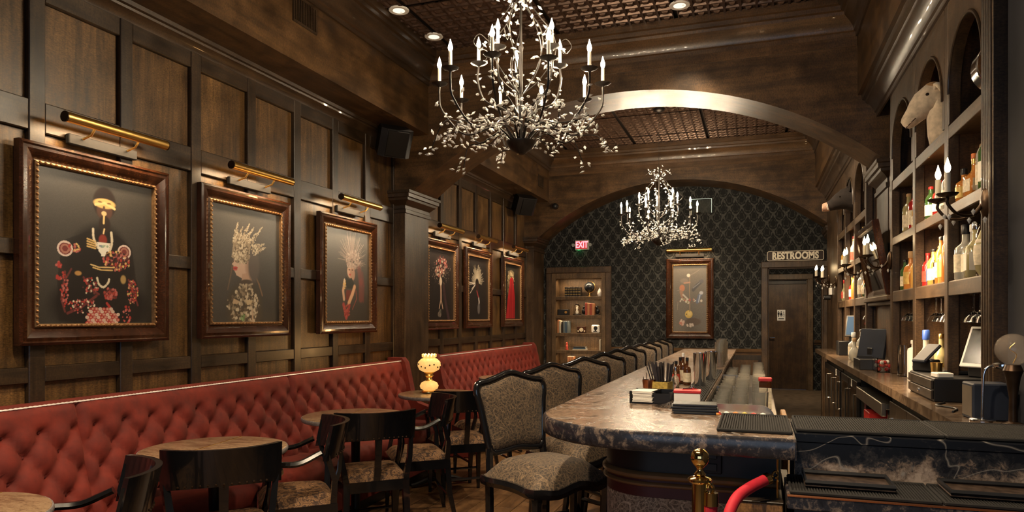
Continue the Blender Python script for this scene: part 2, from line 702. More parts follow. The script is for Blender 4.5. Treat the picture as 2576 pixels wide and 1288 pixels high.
XL, XR = -3.2, 1.30          # left wall face, wall behind the shelves
YF, YB = -2.5, 10.4          # street wall, wallpapered end wall
ZC = 3.75                    # tin ceiling
SOF_L, SOF_R, SOF_Z = -2.82, 0.725, 3.06
H1, H1B = 5.86, 6.36         # first arched beam
H2 = 9.85                    # second arched beam, in front of the end wall

# ---- floor
floor = struct('floor', MB().box(-3.5, 1.7, -2.7, 14.9, -0.12, 0.0), CONCRETE, 'stained brown floor behind and around the bar')
pm = {}
row = 0
x = -3.0
while x < -0.62:
    y = 0.6 + rnd.random() * 0.9 - 0.9
    while y < 9.8:
        L = rnd.choice((0.9, 1.2, 1.5))
        k = round(L, 1)
        if k not in pm:
            pm[k] = MB().cbox(0, 0.146, 0, L - 0.004, 0.0, 0.012, 0.0015).mesh('floor_plank', W_FLOOR, 0)
        link('floor_plank', pm[k], floor, (x, y, 0))
        y += L
    x += 0.15
    row += 1

# ---- ceiling with pressed-tin panels
ceiling = struct('ceiling', MB().box(-3.4, 1.5, -2.7, 10.5, ZC + 0.035, ZC + 0.2), DARKGAP, 'dark bronze pressed-tin ceiling')


def tin_panel(nx, ny, cell=0.116):
    mb = MB()
    for i in range(nx):
        for j in range(ny):
            x0, y0 = i * cell, j * cell

            def sq(h, z):
                cx, cy = x0 + cell / 2, y0 + cell / 2
                return [(cx - h, cy - h, z), (cx + h, cy - h, z), (cx + h, cy + h, z), (cx - h, cy + h, z)]
            c2 = cell / 2
            rings = [sq(c2, 0.0), sq(c2 * .86, 0.0), sq(c2 * .74, 0.016), sq(c2 * .50, 0.016), sq(c2 * .34, 0.002), sq(c2 * .14, -0.004)]
            vs = [p for r_ in rings for p in r_]
            fs = []
            for r_ in range(len(rings) - 1):
                for k in range(4):
                    l = (k + 1) % 4
                    fs.append((r_ * 4 + k, r_ * 4 + l, r_ * 4 + 4 + l, r_ * 4 + 4 + k))
            fs.append(tuple(range(20, 24)))
            mb.add(vs, fs)
    return mb


tin_cache = {}


def tin_area(xs, y0, y1):
    for (xa, n) in xs:
        y = y0
        while y < y1 - 0.05:
            ny = min(8, max(1, int((y1 - y) / 0.116 + 0.3)))
            if (n, ny) not in tin_cache:
                tin_cache[(n, ny)] = tin_panel(n, ny).mesh('tin_panel', TIN, 0)
            link('tin_panel', tin_cache[(n, ny)], ceiling, (xa, y, ZC))
            y += 0.96


TX = [(-2.87, 3), (-2.507 + .016, 8), (-1.547 + .016, 8), (-0.587 + .016, 8), (0.373 + .016, 3)]
tin_area(TX, -2.4 + 0.5, H1)
tin_area(TX, H1B + 0.02, H2)

# ---- left wall: backing, then every panel, stile and rail a piece of its own
wall_left = struct('wall_left', MB().box(-3.45, XL - 0.012, YF - .2, YB + 0.2, 0, ZC + .1), DARKGAP, 'dark stained wood panelled wall hung with framed portraits')
ROWS = [(0.14, 1.092), (1.166, 1.683), (1.757, 2.267), (2.41, 2.884)]
RAILS = [(0.0, 0.14), (1.092, 1.166), (1.683, 1.757), (2.267, 2.41), (2.884, 2.98)]
PITCH = 0.4967


def panelling(centres, y_from, y_to):
    cache = {}
    for c in centres:
        key = 's'
        if key not in cache:
            cache[key] = MB().cbox(0, 0.032, -0.04, 0.04, 0, 2.98, 0.004).mesh('stile', W_STILE, 0)
        link('stile', cache[key], wall_left, (XL, c, 0))
    edges = [(a + 0.04, b - 0.04) for a, b in zip(centres[:-1], centres[1:])]
    for (a, b) in edges:
        w = round(b - a, 3)
        for (z0, z1) in ROWS:
            k = ('p', w, z0)
            if k not in cache:
                cache[k] = MB().cbox(-0.012, 0.004, 0, w, 0, z1 - z0, 0.002).mesh('wall_panel', W_PANEL, 0)
            link('wall_panel', cache[k], wall_left, (XL, a, z0))
        for (z0, z1) in RAILS:
            k = ('r', w, z0)
            if k not in cache:
                cache[k] = MB().cbox(0, 0.029, 0, w, 0, z1 - z0, 0.004).mesh('rail', W_RAIL, 0)
            link('rail', cache[k], wall_left, (XL, a, z0))


panelling([5.88 - PITCH * k for k in range(11, -1, -1)], 0, H1)
panelling([6.42 + PITCH * k for k in range(0, 8)], H1B, H2)

# ---- soffits and crowns
CROWN_WALL = [(0.0, 2.955), (0.012, 2.955), (0.014, 2.972), (0.024, 2.976), (0.030, 2.990), (0.052, 3.012), (0.078, 3.022), (0.082, 3.034), (0.100, 3.038), (0.104, 3.062)]
CROWN_CEIL = [(0.0, 3.50), (0.014, 3.502), (0.016, 3.535), (0.030, 3.542), (0.036, 3.575), (0.060, 3.605), (0.100, 3.640), (0.104, 3.662), (0.126, 3.668), (0.130, 3.70), (0.150, 3.705), (0.152, 3.76)]
trim_n = 0


def trim(mb, mat, label, smooth=30):
    global trim_n
    trim_n += 1
    return struct('trim_%d' % trim_n, mb, mat, label, smooth=smooth)


for (ya, yb, which) in ((YF, H1, 'front'), (H1B, H2, 'rear')):
    struct('soffit', MB().box(-3.3, SOF_L, ya, yb, SOF_Z, ZC + .05), W_SOFFIT, 'brown boxed soffit above the portraits, %s bay' % which)
    struct('soffit', MB().box(SOF_R, 1.4, ya, yb, SOF_Z, ZC + .05), W_SOFFIT, 'brown boxed soffit above the bar shelves, %s bay' % which)
    trim(MB().sweep(CROWN_WALL, [(XL, ya, 1, 0), (XL, yb, 1, 0)]), W_CROWN, 'dark crown moulding above the wall panels, %s bay' % which)
    trim(MB().sweep([(a * 1.1, z - 3.062 + SOF_Z + (z - 3.062) * .6) for a, z in CROWN_WALL], [(0.865, ya, -1, 0), (0.865, yb, -1, 0)]), W_CROWN, 'dark crown moulding above the bar shelves, %s bay' % which)
    p = [(SOF_L, ya, 1, 0), (SOF_L, yb, 1, 0)]
    trim(MB().sweep(CROWN_CEIL, p), W_CROWN, 'brown crown moulding along the ceiling over the booths, %s bay' % which)
    p = [(SOF_R, ya, -1, 0), (SOF_R, yb, -1, 0)]
    trim(MB().sweep(CROWN_CEIL, p), W_CROWN, 'brown crown moulding along the ceiling over the bar, %s bay' % which)
    trim(MB().sweep(CROWN_CEIL, [(SOF_L, yb, 0, -1), (SOF_R, yb, 0, -1)]), W_CROWNX, 'brown crown moulding across the top of the %s arched beam' % which)


def arch_beam(y0, y1, label):
    xa, xb, zs, za = -2.97, 0.92, 2.56, 3.27
    h = (xb - xa) / 2
    rise = za - zs
    rad = (h * h + rise * rise) / (2 * rise)
    cx, cz = (xa + xb) / 2, za - rad
    n = 56
    arc = [(-3.3, zs), (xa, zs)]
    a0 = math.asin(h / rad)
    for i in range(1, n):
        a = -a0 + 2 * a0 * i / n
        arc.append((cx + rad * math.sin(a), cz + rad * math.cos(a)))
    arc += [(xb, zs), (1.4, zs)]
    mb = MB()
    m = len(arc)
    vs = [(x, y0, z) for x, z in arc] + [(x, y0, ZC + .05) for x, z in arc] + [(x, y1, z) for x, z in arc] + [(x, y1, ZC + .05) for x, z in arc]
    fs = []
    for i in range(m - 1):
        fs += [(i, i + 1, m + i + 1, m + i), (2 * m + i, 3 * m + i, 3 * m + i + 1, 2 * m + i + 1), (i, 2 * m + i, 2 * m + i + 1, i + 1)]
    mb.add(vs, fs)
    o = struct('arch_beam', mb, W_BEAM, label, smooth=40)
    # proud fascia board under the crown
    obj('fascia_board', MB().cbox(SOF_L, SOF_R, y0 - 0.012, y0 + .01, 3.43, 3.52, 0.003), W_CROWNX, o)
    return o


arch_beam(H1, H1B, 'stained wood arched beam across the middle of the room')
arch_beam(H2, YB, 'stained wood arched beam in front of the wallpapered end wall')

# ---- pillars with capitals
CAP = [(0.0, 2.36), (0.016, 2.362), (0.018, 2.392), (0.006, 2.40), (0.008, 2.43), (0.030, 2.455), (0.056, 2.475), (0.060, 2.495), (0.078, 2.50), (0.080, 2.53), (0.090, 2.535), (0.090, 2.56), (-0.05, 2.56)]


def pillar(x0, x1, y0, y1, sgn, label, zb=0.0):
    mb = MB().cbox(x0, x1, y0, y1, zb, 2.56, 0.004)
    o = struct('pillar', mb, W_POST, label)
    xe = x1 if sgn > 0 else x0
    xi = x0 if sgn > 0 else x1
    q = math.sqrt(.5) * 1.41421
    path = [(xi, y0, 0, -1), (xe, y0, sgn * q, -q), (xe, y1, sgn * q, q), (xi, y1, 0, 1)]
    obj('capital', MB().sweep(CAP, path), W_CROWN, o, smooth=30)
    base = [(0.0, zb + 0.16), (0.015, zb + 0.15), (0.02, zb + 0.12), (0.02, zb)]
    obj('base_moulding', MB().sweep(base, path), W_CROWN, o)
    return o


pillar(-3.3, -3.06, H1, H1B, 1, 'wooden wall pillar between the two red banquettes')
pillar(-3.3, -3.06, H2 + .02, YB, 1, 'wooden wall pillar beside the bookcase')
pillar(0.93, 1.4, H1, H1B, -1, 'wooden wall pillar between the two bar shelf units', 1.56)
pillar(0.93, 1.4, H2 + .02, YB, -1, 'wooden wall pillar beside the restroom corridor')

# ---- right wall, dark pier at the end of the shelves
struct('wall_right', MB().box(XR, 1.5, YF, 14.8, 0, ZC + .1), PLASTER, 'dark wall behind the bar shelves')
struct('wall_pier', MB().cbox(0.90, 1.4, 1.2, 3.135, 0, 3.06, 0.006), PIER, 'dark blue-black wall pier at the end of the bar shelves')
struct('wall_upper', MB().box(0.867, 1.4, YF, 3.135, 2.9, 3.07), W_POST, 'stained wood frieze over the dark pier')

# ---- end wall with the bookcase recess and the corridor opening
wb = MB()
t0, t1 = YB, YB + 0.14
for (xa, xb, za, zb) in ((-3.3, -2.93, 0, 3.8), (-2.93, -2.10, 2.06, 3.8), (-2.10, 0.165, 0, 3.8), (0.165, 0.865, 2.075, 3.8), (0.865, 1.4, 0, 3.8)):
    wb.box(xa, xb, t0, t1, za, zb)
wall_back = struct('wall_back', wb, WALLPAPER, 'end wall in black and grey damask wallpaper')
RAILP = [(0.0, 0.86), (0.010, 0.865), (0.012, 0.90), (0.030, 0.905), (0.034, 0.935), (0.018, 0.95), (0.0, 0.955)]
trim(MB().sweep(RAILP, [(-2.03, YB, 0, -1), (0.10, YB, 0, -1)]), W_CROWNX, 'brown chair rail along the wallpapered wall')
wain = struct('wainscot', MB().box(-2.03, 0.10, YB - 0.01, YB + .005, 0, 0.87), W_DARK, 'dark wood wainscot below the wallpaper')
for k in range(5):
    xa = -2.0 + k * 0.42
    obj('wainscot_panel', MB().cbox(xa, xa + 0.36, YB - 0.018, YB - .008, 0.12, 0.80, 0.004), W_DOOR, wain)


def casing(name, x0, x1, z1, y, w, label, mat=W_POST):
    o = struct(name, MB().cbox(x0 - w, x1 + w, y - 0.035, y + 0.002, z1, z1 + w, 0.006), mat, label)
    for xa in (x0 - w, x1):
        obj('jamb', MB().cbox(xa, xa + w, y - 0.035, y + 0.002, 0, z1, 0.006), mat, o)
    obj('jamb_lining', MB().box(x0 - .001, x0 + 0.014, y, y + 0.14, 0, z1).box(x1 - 0.014, x1 + .001, y, y + 0.14, 0, z1).box(x0, x1, y, y + 0.14, z1 - 0.014, z1), mat, o)
    return o


casing('door_frame', 0.165, 0.865, 2.075, YB, 0.085, 'brown wood casing around the opening to the restroom corridor')
# corridor beyond the opening
CY = 14.6
struct('wall_corridor', MB().box(-0.35, -0.2, YB + .14, CY, 0, 2.9).box(-0.35, 1.5, YB + .14, CY, 2.75, 2.9), PLASTER, 'dark corridor walls beyond the opening')
wc = MB().box(-0.3, 0.20, CY, CY + .12, 0, 2.9).box(0.20, 0.94, CY, CY + .12, 2.12, 2.9).box(0.94, 1.5, CY, CY + .12, 0, 2.9)
struct('wall_corridor_end', wc, WALLPAPER, 'damask wallpaper at the end of the restroom corridor')
trim(MB().sweep(RAILP, [(1.06, CY, 0, -1), (1.4, CY, 0, -1)]), W_CROWNX, 'short chair rail beside the restroom door')
casing('door_frame', 0.20, 0.94, 2.12, CY, 0.10, 'worn wood frame around the restroom door', W_CASE)
door = struct('door_1', MB().cbox(0.21, 0.93, CY + 0.05, CY + 0.10, 0.005, 2.03, 0.004), W_DOOR, 'plain brown wooden restroom door')
obj('top_rail', MB().cbox(0.21, 0.93, CY + 0.04, CY + 0.10, 2.03, 2.11, 0.003), W_DARK, door)
obj('door_handle', MB().tube([(0.27, CY + .05, 1.0), (0.27, CY, 1.0), (0.36, CY, 1.0)], 0.010, 8), CHROME, door)
spot('corridor_ceiling_lamp_beam', (0.55, 12.9, 2.7), (0.02, 0.5, -1), 70, WARM, 120, 0.8, 0.05)
lamp = solo('corridor_ceiling_lamp', MB().lathe([(0.09, 2.75), (0.09, 2.735), (0.06, 2.72)], 16, (0.55, 12.9, 0)), WHITE, 'small round ceiling lamp in the restroom corridor', 'lamp')

# ---- street wall with its window, behind the camera
wf = MB().box(-3.4, -1.9, YF - .15, YF, 0, 3.8).box(1.9, 1.95, YF - .15, YF, 0, 3.8).box(-1.9, 1.9, YF - .15, YF, 0, 0.75).box(-1.9, 1.9, YF - .15, YF, 2.75, 3.8)
struct('wall_front', wf, PLASTER, 'dark street wall around the front window')
wn = MB()
for xx in (-1.9, -0.65, 0.6, 1.84):
    wn.box(xx, xx + .06, YF - .1, YF - .04, 0.75, 2.75)
wn.box(-1.9, 1.9, YF - .1, YF - .04, 0.75, 0.81).box(-1.9, 1.9, YF - .1, YF - .04, 2.69, 2.75)
win = struct('window_1', wn, W_DARK, 'dark framed street window of the front wall')
for xx in (-1.84, -0.59, 0.66):
    obj('pane', MB().box(xx, xx + 1.19, YF - .075, YF - .07, .81, 2.69), GLASS, win)
struct('wall_right_front', MB().box(1.4, 1.55, YF, 3.2, 0, 3.8), PLASTER, 'dark wall near the street window')
# ------------------------------------------------------------------ banquettes
def brocade():
    m, nt, b = new_mat('brocade_seat')
    v = obj_vec(nt, (1, 1, 1))
    k = noise_node(nt, v, 26.0, 4, 0.6, 1.4)
    f = noise_node(nt, v, 150.0, 2)
    k = math_node(nt, 'ADD', math_node(nt, 'MULTIPLY', k, 0.8), math_node(nt, 'MULTIPLY', f, 0.2))
    nt.links.new(ramp(nt, k, [(0.36, (0.010, 0.004, 0.002)), (0.48, (0.060, 0.026, 0.010)), (0.53, (0.22, 0.115, 0.045)), (0.60, (0.085, 0.036, 0.014)), (0.70, (0.20, 0.10, 0.04))]), b.inputs['Base Color'])
    b.inputs['Roughness'].default_value = 0.8
    return m


FAB_SEAT = brocade()
PAISLEY = fabric_paisley('paisley_upholstery', (0.014, 0.0085, 0.005), (0.180, 0.116, 0.062), 1.35)
PIPING = plain('silver_nailhead_trim', (0.90, 0.84, 0.80), 0.35, 0.3, vary=0.1)
BUTTON_M = plain('velvet_button', (0.10, 0.010, 0.008), 0.8, vary=0.1)
A_B, ROW_B = 0.165, 0.098
X_TOP, Z_TOP, X_BOT, Z_BOT = -3.045, 0.995, -2.915, 0.47


def tuft(y, z, y0, y1):
    u = (y - y0) / A_B
    v = (z - 0.59) / (2 * ROW_B)
    p, q = u + v, u - v
    h = (abs(math.sin(PI * p)) * abs(math.sin(PI * q))) ** 0.42
    # dimples at the buttons
    ip, iq = round(p), round(q)
    bu, bv = (ip + iq) / 2, (ip - iq) / 2
    d2 = ((u - bu) * A_B) ** 2 + ((v - bv) * 2 * ROW_B) ** 2
    h -= 0.45 * math.exp(-d2 / 0.0005)
    top = min(1, max(0, (0.925 - z) / 0.05))
    pleat = abs(math.sin(PI * (y - y0) / A_B * 1.0 + PI * .5 * 0)) ** 0.5
    h = h * top + (1 - top) * (0.72 + 0.14 * pleat)
    e = min(1.0, (y - y0) / 0.03, (y1 - y) / 0.03)
    h *= max(0, e) ** .5
    t = min(1.0, (Z_TOP - z) / 0.02)
    return 0.038 * h * (0.55 + 0.45 * max(0, t))


def back_x(z):
    t = (z - Z_BOT) / (Z_TOP - Z_BOT)
    return X_BOT + (X_TOP - X_BOT) * t


BUTTON_ME = MB().sphere((0, 0, 0), 0.011, 8, (0.6, 1, 1)).mesh('button', BUTTON_M, 60)


def banquette(sections, label, wing_at, group='red tufted banquettes'):
    y_a, y_b = sections[0][0], sections[-1][1]
    t = thing('banquette', label, 'booth', (0, 0, 0), 0, group)
    for (y0, y1) in sections:
        n = int((y1 - y0) / 0.0165)
        mb = MB().grid(lambda a, b: (back_x(Z_BOT + (Z_TOP - Z_BOT) * b) + tuft(y0 + (y1 - y0) * a, Z_BOT + (Z_TOP - Z_BOT) * b, y0, y1), y0 + (y1 - y0) * a, Z_BOT + (Z_TOP - Z_BOT) * b), n, 34)
        # rolled top and back
        mb.box(-3.165, X_TOP + .004, y0, y1, 0.90, Z_TOP + .008)
        bk = obj('back_cushion', mb, VELVET, t, smooth=80)
        k = 0
        for r in range(4):
            z = 0.59 + r * ROW_B
            y = y0 + (A_B / 2 if r % 2 else 0)
            while y < y1 - 0.05:
                if y > y0 + 0.05:
                    link('button', BUTTON_ME, bk, (back_x(z) + tuft(y, z, y0, y1) + 0.006, y, z))
                y += A_B
        obj('seat_cushion', MB().cbox(-2.97, -2.60, y0 + .004, y1 - .004, 0.34, 0.485, 0.035), VELVET, t, smooth=60)
    obj('base', MB().cbox(-3.16, -2.62, y_a, y_b, 0.10, 0.34, 0.01), VELVET, t)
    obj('plinth', MB().box(-3.16, -2.68, y_a + .02, y_b - .02, 0.012, 0.10), BLACK, t)
    pts = [(X_TOP + 0.014, y_a, Z_TOP + 0.006), (X_TOP + 0.014, y_b, Z_TOP + 0.006)]
    # beaded nailhead trim along the top edge
    mb = MB()
    L = y_b - y_a
    m = int(L / 0.011)
    P = [(X_TOP + 0.016, y_a + L * i / m, Z_TOP + 0.005) for i in range(m + 1)]
    mb.tube(P, [0.0036 + 0.0022 * (i % 2) for i in range(m + 1)], 5)
    obj('nailhead_trim', mb, PIPING, t)
    prof = [(-3.165, 0.02), (-3.165, 1.03), (-3.02, 1.03), (-2.985, 0.985), (-2.955, 0.86), (-2.925, 0.72), (-2.86, 0.63), (-2.69, 0.575), (-2.615, 0.53), (-2.605, 0.40), (-2.65, 0.02)]
    for (w0, w1) in wing_at:
        obj('end_panel', MB().prism(prof, 'y', w0, w1), VELVET, t, smooth=60)
    return t


banquette([(0.89, 2.49), (2.49, 4.09), (4.09, 5.72)], 'long red velvet tufted banquette along the nearer panelled wall', [(5.72, 5.80)])
banquette([(6.50, 8.10), (8.10, 9.68)], 'red velvet tufted banquette in the far bay beyond the pillar', [(6.42, 6.50), (9.68, 9.76)])

# ------------------------------------------------------------------ round tables
STONE_TBL = granite('brown_table_stone', [(0.34, (0.06, 0.038, 0.024)), (0.46, (0.20, 0.125, 0.070)), (0.56, (0.31, 0.21, 0.125)), (0.66, (0.15, 0.10, 0.065))], 10, 0.2, 0, 5.0, (1, 3.2, 1))
STONE_EDGE = plain('grey_stone_edge', (0.17, 0.15, 0.145), 0.5, vary=0.4, vscale=60)


def make_table(label):
    t = thing('round_table', label, 'table', (0, 0, 0), 0, 'round stone tables at the banquettes')
    obj('table_top', MB().lathe([(0.30, 0.727), (0.328, 0.730), (0.334, 0.737), (0.334, 0.752), (0.329, 0.7585), (0.322, 0.760)], 48), [STONE_TBL], t, smooth=30)
    obj('table_edge', MB().lathe([(0.3345, 0.733), (0.3375, 0.740), (0.3375, 0.750), (0.3345, 0.756)], 48), STONE_EDGE, t, smooth=30)
    a = R(98)
    L = 0.312
    mb = MB().box(-L, L, 0.050, 0.0555, 0.7595, 0.7612)
    mb.xf(RZ(a))
    obj('inlay_strip', mb, BRASS, t)
    obj('pedestal', MB().lathe([(0.10, 0.727), (0.10, 0.715), (0.04, 0.70), (0.030, 0.66), (0.026, 0.4), (0.030, 0.12), (0.05, 0.07), (0.06, 0.05)], 20), BLACKPAINT, t)
    for k in range(4):
        mb = MB().tube([(0.03, 0, 0.07), (0.12, 0, 0.055), (0.2, 0, 0.030), (0.245, 0, 0.026)], [0.024, 0.022, 0.018, 0.014], 8)
        mb.xf(RZ(PI / 4 + k * PI / 2))
        obj('foot', mb, BLACKPAINT, t)
    return t


TABLES = [(-2.455, 1.50, 'round brown stone table in the bottom corner, only its rim showing'),
          (-2.455, 2.749, 'round brown stone table nearest the large gilded-face portrait'),
          (-2.42, 3.959, 'round brown stone table in front of the middle of the long banquette'),
          (-2.455, 5.31, 'round stone table carrying the lit glass oil lamp'),
          (-2.42, 6.998, 'round table in the far bay behind the row of bar stools')]
t0 = make_table(TABLES[0][2])
t0.location = (TABLES[0][0], TABLES[0][1], 0.012)
for (x, y, lb) in TABLES[1:]:
    dup(t0, None, (x, y, 0.012), None, lb)

# ------------------------------------------------------------------ black armchairs


def make_chair(label):
    t = thing('armchair', label, 'chair', (0, 0, 0), 0, 'black lacquered armchairs at the round tables')
    W = 0.225
    # seat: domed patterned cushion on a black rail

    def seat(a, b):
        x = -0.19 + 0.38 * a
        wy = 0.19 + 0.035 * a
        y = wy * (2 * b - 1)
        ex = min(a, 1 - a) * 2
        ey = min(b, 1 - b) * 2
        h = (min(1, ex * 3.2) * min(1, ey * 3.2)) ** 0.45
        return (x, y, 0.425 + 0.055 * h + 0.012 * ex * ey)
    mb = MB().grid(seat, 14, 14)
    mb.grid(lambda a, b: (lambda p: (p[0], p[1], 0.425))(seat(a, b)), 1, 1)
    obj('seat', mb, FAB_SEAT, t, smooth=80)
    mb = MB()
    pl = [(-0.195, -0.195), (0.195, -0.23), (0.195, 0.23), (-0.195, 0.195)]
    mb.prism(pl, 'z', 0.365, 0.428)
    obj('seat_frame', mb, LACQUER, t)
    for s in (-1, 1):
        obj('leg', MB().tube([(0.165, s * 0.195, 0.40), (0.17, s * 0.198, 0.2), (0.178, s * 0.20, 0.0)], [0.026, 0.021, 0.015], 4), LACQUER, t)
        obj('leg', MB().tube([(-0.175, s * 0.175, 0.42), (-0.19, s * 0.180, 0.2), (-0.235, s * 0.188, 0.0)], [0.028, 0.024, 0.017], 4), LACQUER, t)
    # curved crest rail
    n = 18

    def crest(a, b, off):
        ang = R(-49) + R(98) * a
        rad = 0.30 + off
        x = 0.080 - rad * math.cos(ang) - 0.035 * b
        y = rad * math.sin(ang)
        drop = 0.02 * (2 * a - 1) ** 2
        return (x, y, 0.675 + 0.16 * b - drop * (1 - b))
    mb = MB()
    vs, fs = [], []
    for i in range(n + 1):
        a = i / n
        vs += [crest(a, 0, 0), crest(a, 1, 0), crest(a, 1, 0.024), crest(a, 0, 0.024)]
    for i in range(n):
        for k in range(4):
            l = (k + 1) % 4
            fs.append((i * 4 + k, i * 4 + l, i * 4 + 4 + l, i * 4 + 4 + k))
    fs += [(0, 1, 2, 3), (n * 4, n * 4 + 3, n * 4 + 2, n * 4 + 1)]
    mb.add(vs, fs)
    cr = obj('crest_rail', mb, LACQUER, t)
    mb = MB()
    for i in range(3, 16):
        p = crest(i / n, 0.06, 0.026)
        mb.sphere(p, 0.0055, 6)
    tag(obj('nailheads', mb, BRONZE, cr), kind='stuff')
    # posts from the seat up to the crest, and the central splat
    for s in (-1, 1):
        obj('back_post', MB().tube([(-0.175, s * 0.175, 0.42), (-0.180, s * 0.200, 0.55), (-0.135, s * 0.222, 0.70), (-0.155, s * 0.228, 0.80)], [0.024, 0.020, 0.018, 0.014], 4), LACQUER, t)
        # arm: from the crest end forward to its support
        P = cat_rom([(-0.11, s * 0.232, 0.70), (0.0, s * 0.248, 0.655), (0.10, s * 0.245, 0.655), (0.165, s * 0.235, 0.645)], 5)
        arm = obj('arm', MB().tube(P, 0.020, 6, flat=(0.75, 1.15)), LACQUER, t)
        obj('arm_support', MB().tube(cat_rom([(0.16, s * 0.233, 0.64), (0.135, s * 0.225, 0.56), (0.165, s * 0.21, 0.42)], 4), 0.016, 6), LACQUER, arm)
    obj('splat', MB().tube([(-0.185, 0, 0.43), (-0.225, 0, 0.56), (-0.235, 0, 0.69)], [0.028, 0.026, 0.028], 4, flat=(0.5, 1.0)), LACQUER, t)
    obj('stretcher', MB().tube([(0.172, -0.198, 0.17), (0.172, 0.198, 0.17)], 0.010, 6).tube([(-0.195, -0.18, 0.17), (-0.195, 0.18, 0.17)], 0.010, 6), LACQUER, t)
    return t


CH = [((-2.134, 2.441), R(134), 'black armchair seen from behind, pushed up to the table below the gilded-face portrait'),
      ((-2.145, 3.315), R(-141), 'black armchair seen side-on between the first and second full tables'),
      ((-2.082, 3.646), R(133), 'black armchair seen from behind at the table before the middle of the banquette'),
      ((-2.055, 4.555), R(-143), 'black armchair side-on between the middle table and the oil lamp table'),
      ((-2.046, 4.914), R(128), 'black armchair seen from behind in front of the oil lamp table'),
      ((-2.175, 2.06), R(-133), 'black armchair cut off by the bottom edge beside the corner table'),
      ((-2.10, 5.88), R(-138), 'black armchair on the far side of the oil lamp table')]
c0 = make_chair(CH[0][2])
for k, ((cx, cy), an, lb) in enumerate(CH):
    loc = (cx + 0.21 * math.cos(an), cy + 0.21 * math.sin(an), 0.012)
    if k == 0:
        c0.location = loc
        c0.rotation_euler = (0, 0, an)
    else:
        dup(c0, None, loc, an, lb)

# ------------------------------------------------------------------ paisley bar stools


